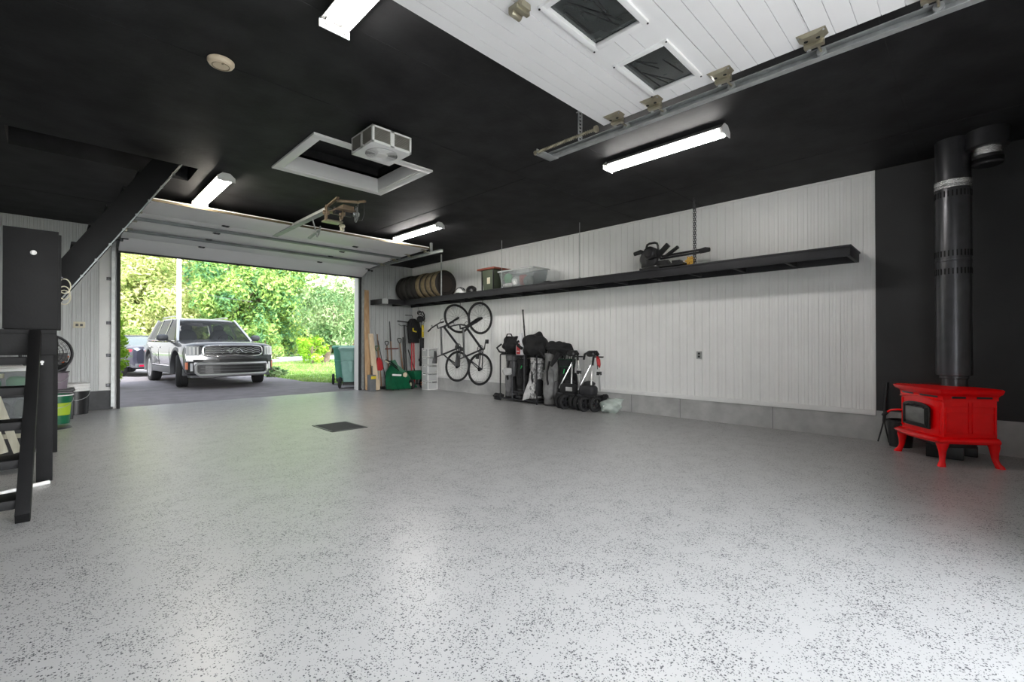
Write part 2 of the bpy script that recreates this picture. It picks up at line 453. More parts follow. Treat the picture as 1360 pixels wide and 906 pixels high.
# hatch liner and lid, stairwell lid
mb = MB(); t = 0.02; zt = ZC + 0.16
mb.box(HX0, HX0 + t, HY0, HY1, ZC, zt).box(HX1 - t, HX1, HY0, HY1, ZC, zt).box(HX0, HX1, HY0, HY0 + t, ZC, zt).box(HX0, HX1, HY1 - t, HY1, ZC, zt)
w = 0.085
mb.box(HX0 - w, HX1 + w, HY0 - w, HY0 + 0.012, ZC - 0.022, ZC).box(HX0 - w, HX1 + w, HY1 - 0.012, HY1 + w, ZC - 0.022, ZC)
mb.box(HX0 - w, HX0 + 0.012, HY0 + 0.012, HY1 - 0.012, ZC - 0.022, ZC).box(HX1 - 0.012, HX1 + w, HY0 + 0.012, HY1 - 0.012, ZC - 0.022, ZC)
struct(mb.build('trim_2', M['trim_white'], bevel=0.003))
mb = MB().box(HX0, HX1, HY0, HY1, ZC + 0.3, ZC + 0.34)
mb.box(HX0 - 0.02, HX0, HY0, HY1, zt, ZC + 0.34).box(HX1, HX1 + 0.02, HY0, HY1, zt, ZC + 0.34).box(HX0, HX1, HY0 - 0.02, HY0, zt, ZC + 0.34).box(HX0, HX1, HY1, HY1 + 0.02, zt, ZC + 0.34)
mb.box(SX0 - .1, SX1 + .1, SY0 - .1, SY1 + .1, ZC + 1.6, ZC + 1.7)
mb.box(SX0 - .12, SX0, SY0 - .1, SY1 + .1, ZC + 0.2, ZC + 1.7).box(SX1, SX1 + .12, SY0 - .1, SY1 + .1, ZC + 0.2, ZC + 1.7)
mb.box(SX0, SX1, SY0 - .12, SY0, ZC + 0.2, ZC + 1.7).box(SX0, SX1, SY1, SY1 + .12, ZC + 0.2, ZC + 1.7)
struct(mb.build('trim_3', M['black_ply'], smooth=False))

# right wall: white ribbed sheet, black board, concrete kerb
YE = 0.80
mb = ribbed((XR, YE), (XR, YF), 0.36, ZC, (-1, 0))
wr = mb.build('wall_right', M['white_steel'], smooth=False, recalc=False); struct(wr)
mb = MB().box(XR + 0.012, XR + 0.2, YE, YF + 0.2, 0.30, ZC)
struct(mb.build('panel', M['white_steel'], wr, smooth=False))
mb = MB().box(XR - 0.002, XR + 0.2, YB, YE - 0.001, 0.36, ZC)
struct(mb.build('black_panel', M['black_wall'], wr, smooth=False))
mb = MB().box(XR - 0.004, XR + 0.2, YB, YF + 0.1, 0, 0.30).box(XR - 0.004, XR + 0.2, YB, YE, 0.30, 0.36)
struct(mb.build('baseboard_right', M['concrete'], smooth=False))
mb = MB().box(XR - 0.022, XR + 0.02, YE - 0.002, YF, 0.30, 0.362).box(XR - 0.012, XR + 0.02, YE - 0.004, YE + 0.03, 0.362, ZC).box(XR - 0.014, XR + 0.02, YE, YF, ZC - 0.03, ZC)
struct(mb.build('trim_4', M['trim_white'], bevel=0.004))
# kerb form joints
mb = MB()
for y in (0.1, 1.9, 4.05, 3.2, 6.1): mb.box(XR - 0.007, XR - 0.003, y, y + 0.012, 0.0, 0.295)
struct(mb.build('trim_5', mat('kerb_joint_grey', (0.24, 0.24, 0.24), 0.9), smooth=False))

# far wall with the open garage door
DX0, DX1, DZ = 0.83, 5.39, 2.86
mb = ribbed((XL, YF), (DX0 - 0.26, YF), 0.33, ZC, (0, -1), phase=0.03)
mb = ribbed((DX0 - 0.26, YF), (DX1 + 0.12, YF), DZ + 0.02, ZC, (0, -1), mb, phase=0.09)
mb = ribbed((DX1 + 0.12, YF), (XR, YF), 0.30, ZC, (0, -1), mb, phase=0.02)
wf = mb.build('wall_far', M['shade_grey_steel'], smooth=False, recalc=False); struct(wf)
mb = MB().box(XL, DX0, YF + 0.012, YF + 0.2, 0, 5.9).box(DX1, XR + 0.2, YF + 0.012, YF + 0.2, 0, 5.9).box(DX0, DX1, YF + 0.012, YF + 0.2, DZ, 5.9)
struct(mb.build('siding', M['exterior'], wf, smooth=False))
mb = MB().box(XL, DX0 - 0.08, YF - 0.03, YF + 0.02, 0, 0.33)
struct(mb.build('baseboard_far', M['dark_concrete'], bevel=0.004))
mb = MB().box(DX1 + 0.14, XR - 0.005, YF - 0.012, YF + 0.02, 0, 0.30)
struct(mb.build('baseboard_far.001', M['concrete'], smooth=False))
# flat white jamb sheet left of the door, outside jambs, black weather strips
mb = MB().box(DX0 - 0.27, DX0 - 0.075, YF - 0.012, YF + 0.02, 0.335, 2.95)
mb.box(DX1 - 0.012, DX1 + 0.02, YF + 0.02, YF + 0.24, 0, DZ).box(DX0 - 0.02, DX0 + 0.012, YF + 0.02, YF + 0.24, 0, DZ).box(DX0, DX1, YF + 0.02, YF + 0.24, DZ - 0.012, DZ + 0.02)
struct(mb.build('trim_6', M['trim_white'], bevel=0.003))
mb = MB().box(DX0 - 0.03, DX0 + 0.012, YF - 0.07, YF + 0.02, 0, DZ).box(DX1 - 0.012, DX1 + 0.05, YF - 0.05, YF + 0.02, 0, DZ)
struct(mb.build('trim_7', M['rubber'], bevel=0.004))
# left and back walls, the back doorway the daylight comes through
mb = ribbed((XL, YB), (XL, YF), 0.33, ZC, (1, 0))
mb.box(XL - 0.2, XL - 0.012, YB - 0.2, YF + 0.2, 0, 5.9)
struct(mb.build('wall_left', M['shade_grey_steel'], smooth=False, recalc=False))
BX0, BX1, BZ = -1.30, 3.22, 2.75
mb = MB().box(XL, BX0, YB - 0.2, YB, 0, 5.9).box(BX1, XR + 0.2, YB - 0.2, YB, 0, 5.9).box(BX0, BX1, YB - 0.2, YB, BZ, 5.9)
struct(mb.build('wall_back', M['white_steel'], smooth=False))
# loft above and roof (the building that shades the drive)
mb = MB().box(XL - 0.2, XR + 0.2, YB - 0.2, YF + 0.2, 5.9, 6.0)
mb.prism([(-6.6, 0), (6.6, 0), (0, 1.6)], (XL - 0.5, (YB + YF) / 2, 6.0), (0, 1, 0), (0, 0, 1), (XR - XL + 1.0, 0, 0))
struct(mb.build('roof', M['exterior'], smooth=False))
mb = MB().box(XR + 0.201, XR + 0.3, YB - 0.2, YF + 0.2, 0, 5.9)
struct(mb.build('wall_outer', M['exterior'], smooth=False))
# unseen canopy added over the back doorway to keep direct sun out
mb = MB().box(-3.5, 6.9, YB - 2.9, YB - 0.2, 3.02, 3.15)
for x in (-3.3, 6.7): mb.box(x - 0.08, x + 0.08, YB - 2.85, YB - 2.69, -0.05, 3.02)
struct(mb.build('roof_sun_block', M['trim_white'], smooth=False))

# floor drain grate (sunk flush)
g = thing('drain_grate', 'dark square steel drain grate set in the speckled floor', 'drain', (2.82, 6.21, 0.0))
mb = MB(); x0, x1, y0, y1 = 2.57, 3.07, 5.885, 6.545
mb.box(x0, x1, y0, y0 + 0.03, 0, 0.006).box(x0, x1, y1 - 0.03, y1, 0, 0.006).box(x0, x0 + 0.03, y0, y1, 0, 0.006).box(x1 - 0.03, x1, y0, y1, 0, 0.006)
mb.build('frame', M['dark_metal'], g, smooth=False)
mb = MB()
for k in range(22): mb.box(x0 + 0.03, x1 - 0.03, y0 + 0.03 + k * 0.0276, y0 + 0.043 + k * 0.0276, 0.0005, 0.005)
mb.build('grille', mat('drain_bars', (0.03, 0.03, 0.032), 0.6, 0.3), g, smooth=False)

# ------------------------------------------------------------------ far garage door (open, running up under the ceiling)
d1 = sroot('door_1', (3.1, 9.2, 3.0), 'open white sectional garage door above the driveway opening')
prof = [(10.60, 2.785), (10.16, 2.965), (9.63, 3.012), (9.08, 3.034), (8.50, 3.05), (7.72, 3.066)]
GX0, GX1 = 0.80, 5.36
for k in range(5):
    (ya, za), (yb, zb) = prof[k], prof[k + 1]
    a = Vector((0, ya, za)); b = Vector((0, yb, zb)); dv = (b - a).normalized()
    a2 = a + dv * 0.004; b2 = b - dv * 0.004; nrm = Vector((0, -dv.z, dv.y)); nrm = nrm if nrm.z > 0 else -nrm
    mb = MB().prism([(0, 0), ((b2 - a2).length, 0), ((b2 - a2).length, 0.045), (0, 0.045)], (GX0, a2.y, a2.z), dv, nrm, (GX1 - GX0, 0, 0))
    o = mb.build('door_panel', M['door_in'], d1, bevel=0.003); struct(o)
def on_door(y):
    for k in range(5):
        (ya, za), (yb, zb) = prof[k], prof[k + 1]
        if yb <= y <= ya: return za + (zb - za) * (ya - y) / (ya - yb)
    return prof[-1][1]
for y in (9.66, 8.80):
    z = on_door(y)
    mb = MB().prism([(-0.055, 0), (-0.04, -0.035), (0.04, -0.035), (0.055, 0)], (GX0 + 0.02, y, z - 0.001), (0, 1, 0), (0, 0, 1), (GX1 - GX0 - 0.04, 0, 0))
    struct(mb.build('strut', M['strut'], d1, smooth=False))
for y in (10.16, 9.60, 9.05, 8.47):
    for x in (1.95, 3.05, 4.15):
        if (x == 3.05) : continue
        z = on_door(y)
        mb = MB().box(x - 0.05, x - 0.005, y - 0.03, y + 0.03, z - 0.012, z + 0.004).box(x + 0.005, x + 0.05, y - 0.03, y + 0.03, z - 0.012, z + 0.004).cyl((x - 0.04, y, z - 0.014), (x + 0.04, y, z - 0.014), 0.008)
        struct(mb.build('hinge', M['dark_metal'], d1))
mb = MB().box(GX0, GX1, 7.70, 7.72, 3.06, 3.09)
struct(mb.build('edge_strip', mat('brown_edge_metal', (0.11, 0.085, 0.05), 0.5, 0.4), d1, smooth=False))
mb = MB().bar((GX0, 10.605, 2.78), (GX1, 10.605, 2.78), 0.05, 0.03)
struct(mb.build('bottom_seal', M['rubber'], d1, smooth=False))

def track(name, label, x, side, zh, y_end, y_wall, sgn, strap_y, group):
    """galvanised track: vertical leg at the wall, curve, horizontal run to y_end. sgn: direction from wall into the room"""
    t = thing(name, label, 'garage door track', (x, y_wall, 0), group)
    r = 0.34
    pts = [Vector((x, y_wall, 0.05)), Vector((x, y_wall, zh - r))]
    pts += [Vector((x, y_wall + sgn * (r - r * math.cos(a)), zh - r + r * math.sin(a))) for a in [PI / 2 * k / 8 for k in range(1, 9)]]
    pts += [Vector((x, y_end, zh))]
    mb = MB()
    rings = []
    for k, p in enumerate(pts):
        d = (pts[min(k + 1, len(pts) - 1)] - pts[max(k - 1, 0)]).normalized()
        n = Vector((0, -d.z * sgn, d.y * sgn)); s = Vector((side, 0, 0))
        # C section open towards the door
        sec = [(-0.02, -0.028), (0.03, -0.028), (0.03, 0.028), (-0.02, 0.028), (-0.02, 0.022), (0.024, 0.022), (0.024, -0.022), (-0.02, -0.022)]
        rings.append([p + s * a + n * b for a, b in sec])
    mb.loft(rings)
    mb.build('rail', M['galv'], t, smooth=False)
    for ys_ in strap_y:
        mb = MB()
        mb.box(x + side * 0.03 - 0.02, x + side * 0.03 + 0.02, ys_ - 0.02, ys_ + 0.02, zh + 0.02, ZC)
        mb.build('hanger_strap', M['galv'], t, smooth=False)
    return t
trr = track('door_track', 'galvanised track at the right edge of the far open garage door', 5.43, 1, 3.0, 7.40, YF - 0.1, -1, (7.8, 9.2), 'garage door tracks')
track('door_track', 'galvanised track at the left edge of the far garage door behind the stair beam', 0.745, -1, 3.0, 7.40, YF - 0.1, -1, (7.8,), 'garage door tracks')
# roller brackets and wall brackets of the far door
for y in (10.2, 9.62, 9.05, 8.45, 7.85):
    for x, s in ((GX1, 1), (GX0, -1)):
        z = on_door(y)
        mb = MB().box(min(x - s * 0.10, x), max(x - s * 0.10, x), y - 0.04, y + 0.04, z - 0.01, z + 0.002).box(min(x, x - s * 0.03), max(x, x - s * 0.03), y - 0.03, y + 0.03, z - 0.05, z)
        mb.cyl((x - s * 0.02, y, z - 0.035), (x + s * 0.07, y, z - 0.035), 0.008)
        mb.cyl((x + s * 0.05, y, z - 0.035), (x + s * 0.075, y, z - 0.035), 0.02)
        struct(mb.build('roller_bracket', M['zinc'] if y < 10 else M['dark_metal'], d1))
for z in (0.42, 0.95, 1.52, 2.3):
    o = MB().box(0.655, 0.725, YF - 0.03, YF - 0.013, z - 0.025, z + 0.03).box(0.705, 0.725, YF - 0.08, YF - 0.013, z - 0.02, z + 0.02).build('track_bracket', M['dark_metal'], None, bevel=0.003, loc=(0.66, YF, z))
    tag(o, {0.42: 'lowest small dark bracket on the jamb left of the open door', 0.95: 'second small dark bracket up the jamb left of the open door', 1.52: 'third small dark bracket up the jamb left of the open door', 2.3: 'highest small dark bracket on the jamb, just below the stair beam'}[z], 'bracket', 'track brackets on the left jamb')

# ------------------------------------------------------------------ near garage door overhead
ZD = 2.95
d2 = sroot('door_2', (0.95, 0.6, ZD), 'open white grooved garage door with small windows overhead')
PX0, PX1, PY1 = -1.36, 3.20, 2.13
py = [PY1 - 0.5 * k - 0.0 for k in range(6)]
py = [2.13, 1.185, 0.64, 0.10, -0.44]
py = [2.13, 1.60 - 0.0, 1.10, 0.56, 0.02, -0.52]
WY0, WY1 = 1.292, 1.588
wins = [(2.58, 3.015), (1.855, 2.30), (1.13, 1.575), (0.405, 0.85), (-0.32, 0.125), (-1.045, -0.60)]
# sections: edges of the sheets, the second holds the windows
secs = [(2.13, 1.69), (1.685, 1.17), (1.165, 0.65), (0.645, 0.13), (0.125, -0.40)]
for k, (ya, yb) in enumerate(secs):
    mb = MB()
    n = 5; st = (ya - yb) / n
    if k != 1:
        for q in range(n):
            mb.box(PX0, PX1, ya - (q + 1) * st + 0.0035, ya - q * st, ZD, ZD + 0.012)
        mb.box(PX0, PX1, yb, ya, ZD + 0.006, ZD + 0.05)
    else:
        segs = [(PX0, wins[-1][0])] + [(wins[i][1], wins[i - 1][0]) for i in range(len(wins) - 1, 0, -1)] + [(wins[0][1], PX1)]
        for (a, b) in segs:
            mb.box(a, b, WY0, WY1, ZD + 0.006, ZD + 0.05)
            for q in range(3):
                h = (WY1 - WY0) / 3
                mb.box(a, b, WY0 + q * h + (0.0035 if q else 0), WY0 + (q + 1) * h, ZD, ZD + 0.012)
        mb.box(PX0, PX1, WY1, ya, ZD, ZD + 0.05).box(PX0, PX1, yb, WY0, ZD, ZD + 0.05)
    o = mb.build('door_panel', M['door_in'], d2, smooth=False); struct(o)
    if k == 1:
        for (a, b) in wins:
            mb = MB(); w = 0.036
            mb.box(a - w, b + w, WY0 - w, WY0, ZD - 0.014, ZD + 0.004).box(a - w, b + w, WY1, WY1 + w, ZD - 0.014, ZD + 0.004)
            mb.box(a - w, a, WY0, WY1, ZD - 0.014, ZD + 0.004).box(b, b + w, WY0, WY1, ZD - 0.014, ZD + 0.004)
            f = mb.build('window_frame', M['door_in'], d2, bevel=0.004); struct(f)
            mb = MB().box(a, b, WY0, WY1, ZD + 0.01, ZD + 0.016)
            struct(mb.build('pane', M['pane'], f, smooth=False))
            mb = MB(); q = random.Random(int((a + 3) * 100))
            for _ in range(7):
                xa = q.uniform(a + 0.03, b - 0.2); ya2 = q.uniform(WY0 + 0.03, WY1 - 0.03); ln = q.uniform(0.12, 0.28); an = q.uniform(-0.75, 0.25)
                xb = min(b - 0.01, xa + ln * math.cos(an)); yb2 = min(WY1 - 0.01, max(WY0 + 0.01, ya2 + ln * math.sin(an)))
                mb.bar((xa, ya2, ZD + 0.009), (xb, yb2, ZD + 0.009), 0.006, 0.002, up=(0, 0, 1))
            struct(mb.build('painted_reflection', M['seam'], f, smooth=False))  # random dark strips stand in for reflections in the glass
            mb = MB()
            for cx_ in (a - 0.03, b + 0.03):
                for cy_ in (WY0 - 0.03, WY1 + 0.03): mb.cyl((cx_, cy_, ZD - 0.014), (cx_, cy_, ZD - 0.018), 0.006, n=8)
            struct(mb.build('screw', M['dark_metal'], f))
# curved lower end of this door running down to the wall
mb = MB().prism([(0, 0), (0.42, 0), (0.42, 0.05), (0, 0.05)], (PX0, -0.405, ZD), (0, -0.88, -0.47), (0, -0.47, 0.88), (PX1 - PX0, 0, 0))
struct(mb.build('door_panel', M['door_in'], d2, smooth=False))
xt = 3.30
for y in (1.98, 1.66, 1.165, 0.645, 0.125):
    mb = MB()
    mb.prism([(-0.075, 0), (0.075, 0), (0.035, -0.028), (-0.035, -0.028)], (3.07, y, ZD), (0, 1, 0), (0, 0, 1), (0.09, 0, 0))
    mb.box(3.15, 3.185, y - 0.05, y + 0.05, ZD - 0.045, ZD - 0.002)
    mb.cyl((3.15, y - 0.015, ZD - 0.03), (3.30, y - 0.015, ZD - 0.03), 0.007)
    o = mb.build('roller_bracket', M['zinc'], d2, bevel=0.002); struct(o)
    for hy in (-0.03, 0.03): struct(MB().cyl((3.115, y + hy, ZD - 0.0275), (3.115, y + hy, ZD - 0.0295), 0.011, n=14).build('bolt_hole', M['seam'], o))
    for hy in (-0.06, 0.06): struct(MB().cyl((3.085, y + hy, ZD - 0.001), (3.085, y + hy, ZD - 0.012), 0.007, n=8).build('bolt', M['galv'], o))
    mb = MB().cyl((3.27, y - 0.015, ZD - 0.03), (3.305, y - 0.015, ZD - 0.03), 0.024).cyl((3.186, y + 0.03, ZD - 0.03), (3.186, y + 0.03, ZD - 0.05), 0.012, n=8)
    struct(mb.build('roller', M['galv'], o))
p = atZ(690, 8, ZD)
mb = MB().box(p.x - 0.035, p.x + 0.035, p.y - 0.05, p.y + 0.05, ZD - 0.035, ZD).cyl((p.x - 0.035, p.y + 0.03, ZD - 0.035), (p.x + 0.035, p.y + 0.03, ZD - 0.035), 0.018).box(p.x - 0.05, p.x + 0.05, p.y - 0.03, p.y - 0.005, ZD - 0.045, ZD - 0.02)
struct(mb.build('lock_bracket', M['zinc'], d2, bevel=0.004))
t2 = track('door_track', 'galvanised track along the right edge of the near overhead garage door', xt, 1, ZD - 0.03, 2.82, YB + 0.12, 1, (), 'garage door tracks')
# perforated hanger and bumper spring at the end of that track
mb = MB()
for s in (-0.022, 0.022):
    mb.box(3.30 + s - 0.006, 3.30 + s + 0.006, 2.44, 2.446, ZD, ZC)
for k in range(9): mb.box(3.278, 3.322, 2.44, 2.446, ZD + k * 0.032, ZD + 0.012 + k * 0.032)
mb.box(3.29, 3.30, 2.40, 2.48, ZC - 0.006, ZC)
mb.build('hanger_strap', M['galv'], t2, smooth=False)
mb = MB()
pts = [Vector((3.15 + 0.012 * math.cos(k * 1.3), 2.17 + 0.66 * k / 170, ZD - 0.03 + 0.012 * math.sin(k * 1.3))) for k in range(171)]
mb.tube(pts, 0.0045, 5).cyl((3.15, 2.17, ZD - 0.03), (3.15, 2.83, ZD - 0.03), 0.006, n=6).cyl((3.15, 2.16, ZD - 0.03), (3.15, 2.18, ZD - 0.03), 0.028).cyl((3.15, 2.82, ZD - 0.03), (3.15, 2.85, ZD - 0.03), 0.02)
mb.build('bumper_spring', M['zinc'], t2)
mb = MB().box(3.14, 3.335, 2.72, 2.82, ZD - 0.062, ZD - 0.056).box(3.14, 3.335, 2.815, 2.822, ZD - 0.062, ZD)
mb.build('end_bracket', M['galv'], t2, smooth=False)

# ------------------------------------------------------------------ ceiling things
M['reflector'] = mat('grey_lamp_housing', (0.085, 0.085, 0.085), 0.5, 0.0, var=0.1)
def light_fixture(x, yc, z, ln, label, group='fluorescent ceiling lights', strength=60, warm=(1.0, 0.97, 0.93)):
    t = thing('ceiling_light', label, 'ceiling light', (x, yc, ZC), group)
    w = 0.09
    mb = MB()
    sec = [(-0.035, 0.0), (0.035, 0.0), (0.035, -0.05), (-0.035, -0.05)]
    mb.prism(sec, (x, yc - ln / 2, ZC - 0.0), (1, 0, 0), (0, 0, 1), (0, ln, 0))
    mb.build('channel', M['reflector'], t, bevel=0.003)
    for s in (-1, 1):
        mb = MB().prism([(s * 0.03, -0.03), (s * w, -0.046), (s * (w + 0.004), -0.054), (s * (w + 0.001), -0.055), (s * (w - 0.004), -0.050), (s * 0.03, -0.036)], (x, yc - ln / 2, ZC), (1, 0, 0), (0, 0, 1), (0, ln, 0))
        mb.build('reflector', M['reflector'], t, smooth=False)
    for s in (-1, 1):
        y = yc + s * ln / 2
        mb = MB().prism([(-0.04, 0), (0.04, 0), (w + 0.008, -0.05), (w + 0.008, -0.1), (-w - 0.008, -0.1), (-w - 0.008, -0.05)], (x, y - 0.004, ZC), (1, 0, 0), (0, 0, 1), (0, 0.008, 0))
        mb.build('end_plate', M['white'], t, smooth=False)
        for q in (-1, 1): MB().box(x + q * 0.052 - 0.014, x + q * 0.052 + 0.014, y - s * 0.03 - 0.012, y - s * 0.03 + 0.012, ZC - 0.088, ZC - 0.045).build('lamp_holder', M['white'], t, bevel=0.003)
    for s in (-1, 1):
        mb = MB().cyl((x + s * 0.052, yc - ln / 2 + 0.035, ZC - 0.075), (x + s * 0.052, yc + ln / 2 - 0.035, ZC - 0.075), 0.018, n=12)
        m = bpy.data.materials.get('tube_%d_%d' % (strength, warm[2] * 100))
        if m is None:
            m = M['tube'].copy(); m.name = 'tube_%d_%d' % (strength, warm[2] * 100)
            b = m.node_tree.nodes['Principled BSDF']
            b.inputs['Emission Strength'].default_value = strength; b.inputs['Emission Color'].default_value = (*warm, 1)
        mb.build('tube', m, t)
    return t
LS = 50
light_fixture(1.25, 2.21, ZC, 1.26, 'twin tube fluorescent light at the top edge of the view, nearest on the left', strength=LS)
light_fixture(1.47, 7.06, ZC, 1.40, 'twin tube fluorescent light just right of the black stair beam', strength=LS * 1.4, warm=(1, .93, .8))
light_fixture(4.63, 7.04, ZC, 1.36, 'small lit fluorescent light above the right end of the far open door', strength=LS * 1.4)
light_fixture(4.47, 2.27, ZC, 1.30, 'long lit fluorescent light beside the near overhead door track, above the shelf', strength=LS)

h = thing('fan_heater', 'white square ceiling fan heater beside the attic hatch', 'heater', (2.28, 4.08, 3.02))
x0, x1, y0, y1, z0, z1 = 2.06, 2.475, 3.87, 4.29, 3.01, 3.172
mb = MB().box(x0, x1, y0, y1, z0, z0 + 0.02)
for a in (x0, x1 - 0.02):
    for b in (y0, y1 - 0.02): mb.box(a, a + 0.02, b, b + 0.02, z0, z1)
mb.box(x0, x1, y0, y1, z1 - 0.018, z1).box(x0 + 0.012, x1 - 0.012, y0 + 0.012, y1 - 0.012, z0 + 0.02, z1 - 0.018)
for a in (x0, x1 - 0.012): mb.box(a, a + 0.012, (y0 + y1) / 2 - 0.02, (y0 + y1) / 2 + 0.02, z0, z1)
for b in (y0, y1 - 0.012): mb.box((x0 + x1) / 2 - 0.02, (x0 + x1) / 2 + 0.02, b, b + 0.012, z0, z1)
mb.build('body', M['white'], h, bevel=0.002)
grey_louvre = mat('heater_louvre_grey', (0.30, 0.29, 0.26), 0.5, 0.4)
for a, n in ((x0, -1), (x1, 1)):
    mb = MB()
    for k in range(11):
        z = z0 + 0.03 + k * 0.0108
        for (b0, b1) in ((y0 + 0.025, (y0 + y1) / 2 - 0.025), ((y0 + y1) / 2 + 0.025, y1 - 0.025)):
            mb.box(a - 0.004 if n < 0 else a - 0.008, a + 0.008 if n < 0 else a + 0.004, b0, b1, z, z + 0.005)
    mb.build('louvre', grey_louvre, h, smooth=False)
for b, n in ((y0, -1), (y1, 1)):
    mb = MB()
    for k in range(11):
        z = z0 + 0.03 + k * 0.0108
        for (a0, a1) in ((x0 + 0.025, (x0 + x1) / 2 - 0.025), ((x0 + x1) / 2 + 0.025, x1 - 0.025)):
            mb.box(a0, a1, b - 0.004 if n < 0 else b - 0.008, b + 0.008 if n < 0 else b + 0.004, z, z + 0.005)
    mb.build('louvre', grey_louvre, h, smooth=False)
c = ((x0 + x1) / 2, (y0 + y1) / 2, z0)
mb = MB().lathe([(0.0, 0.001), (0.155, 0.001), (0.155, -0.001), (0, -0.001)], c, (0, 0, 1))
mb.build('fan_opening', M['black'], h, smooth=False)
mb = MB()
for k in range(9): mb.torus((c[0], c[1], c[2] - 0.006), (0, 0, 1), 0.035 + k * 0.0148, 0.0032, 40, 5)
for k in range(4): mb.bar((c[0] + 0.15 * math.cos(k * PI / 4), c[1] + 0.15 * math.sin(k * PI / 4), c[2] - 0.004), (c[0] - 0.15 * math.cos(k * PI / 4), c[1] - 0.15 * math.sin(k * PI / 4), c[2] - 0.004), 0.006, 0.004)
mb.cyl((c[0], c[1], c[2] - 0.002), (c[0], c[1], c[2] - 0.014), 0.06, 0.052, 24)
mb.build('fan_guard', M['white'], h)
for a in (x0 + 0.06, x1 - 0.06): MB().box(a - 0.015, a + 0.015, y0 + 0.1, y1 - 0.1, z1, ZC).build('mount', M['dark_metal'], h, smooth=False)

s = thing('smoke_detector', 'round cream smoke detector on the black ceiling', 'smoke detector', (0.855, 3.86, ZC))
mb = MB().lathe([(0.078, 0), (0.086, -0.006), (0.086, -0.02), (0.076, -0.036), (0.06, -0.042), (0.0, -0.042)], (0.855, 3.86, ZC), n=40)
mb.build('cover', M['cream'], s)
mb = MB().torus((0.855, 3.86, ZC - 0.042), (0, 0, 1), 0.054, 0.0035, 36, 6).box(0.85, 0.862, 3.80, 3.825, ZC - 0.045, ZC - 0.041)
mb.build('vent_slot', mat('dark_tan_slot', (0.25, 0.19, 0.12), 0.6), s)  # darker tan ring and bar on the cover

# garage door opener
o = thing('garage_door_opener', 'brown and zinc garage door opener hanging by the far door', 'garage door opener', (2.9, 6.4, 3.0))
mb = MB().box(2.70, 2.80, 6.42, 9.6, 3.045, 3.085); mb.build('rail', M['galv'], o, bevel=0.004)
rusty = mat('opener_rusty_brown', (0.30, 0.22, 0.15), 0.5, 0.4, var=0.3)
mb = MB().box(2.72, 2.98, 6.06, 6.42, 3.00, 3.012).bar((2.72, 6.1, 3.1), (3.0, 6.0, 3.12), 0.05, 0.03).bar((2.98, 6.0, 3.12), (3.0, 5.84, 3.1), 0.04, 0.025).bar((2.72, 6.4, 3.09), (2.72, 6.06, 3.14), 0.04, 0.02)
mb.box(2.80, 2.96, 6.08, 6.28, 3.012, 3.07)
mb.build('chassis', rusty, o, bevel=0.004)
for q, (cx_, cy_) in enumerate(((2.66, 6.30), (2.84, 6.20), (3.00, 6.10))):
    mb = MB().torus((cx_, cy_, 2.97), (1, -0.3, 0), 0.10 if q != 1 else 0.08, 0.011, 28, 6)
    for k in range(3):
        dv = Vector((0.1, 0.9, 0)).normalized() * math.cos(k * PI / 3) + Vector((0, 0, 1)) * math.sin(k * PI / 3)
        cc = Vector((cx_, cy_, 2.97)); rr = 0.097 if q != 1 else 0.077
        mb.bar(cc - dv * rr, cc + dv * rr, 0.012, 0.018)
    mb.cyl((cx_ - 0.04, cy_ + 0.01, 2.97), (cx_ + 0.04, cy_ - 0.01, 2.97), 0.028)
    mb.build('pulley', rusty if q < 2 else M['galv'], o)
mb = MB().cyl((2.74, 6.22, 3.0), (2.98, 6.22, 3.0), 0.05, n=20); mb.build('motor', M['dark_metal'], o)
mb = MB().box(2.72, 2.96, 6.42, 6.6, 2.905, 2.925).cyl((2.93, 6.45, 2.93), (2.93, 6.45, 3.0), 0.012); mb.build('tray', M['zinc'], o, bevel=0.003)
mb = MB().lathe([(0.0, 0), (0.035, -0.01), (0.045, -0.035), (0.035, -0.055), (0.028, -0.06), (0.03, -0.105), (0, -0.105)], (2.99, 6.52, 2.915)); mb.build('bulb', M['ivory'], o)
mb = MB().tube([(3.0, 5.86, 3.08), (2.995, 5.85, 2.92), (2.985, 5.90, 2.845), (2.975, 5.97, 2.86), (2.965, 5.98, 2.95), (2.965, 5.97, 3.08)], 0.006, 6); mb.build('pull_cord', M['black'], o)
mb = MB().bar((2.75, 7.0, 3.03), (2.93, 7.35, 2.98), 0.012, 0.035).bar((2.95, 7.25, 2.95), (2.98, 7.72, 2.90), 0.05, 0.02).tube([(2.93, 7.3, 2.96), (3.0, 7.45, 2.88), (3.02, 7.42, 2.93), (2.96, 7.22, 3.0)], 0.012, 6)
mb.build('door_arm', M['galv'], o)

# ceiling duct by the stove pipe
v = thing('duct_collar', 'black round ceiling duct with foil band, right of the stove pipe', 'duct', (6.42, -0.12, ZC))
c = Vector((6.40, -0.125, 0))
mb = MB().lathe([(0.155, ZC), (0.155, 3.06), (0.14, 3.05), (0.0, 3.05)], c, n=32); mb.build('collar', M['pipe'], v)
mb = MB().lathe([(0.098, 3.05), (0.1, 3.0), (0.098, 2.96), (0, 2.96)], c, n=32); mb.build('foil_band', M['foil'], v)
mb = MB().lathe([(0.112, 2.975), (0.112, 2.945), (0.1, 2.94), (0.112, 2.925), (0.116, 2.90), (0.105, 2.885), (0.0, 2.885)], c, n=32); mb.build('cap', M['stove_black'], v)
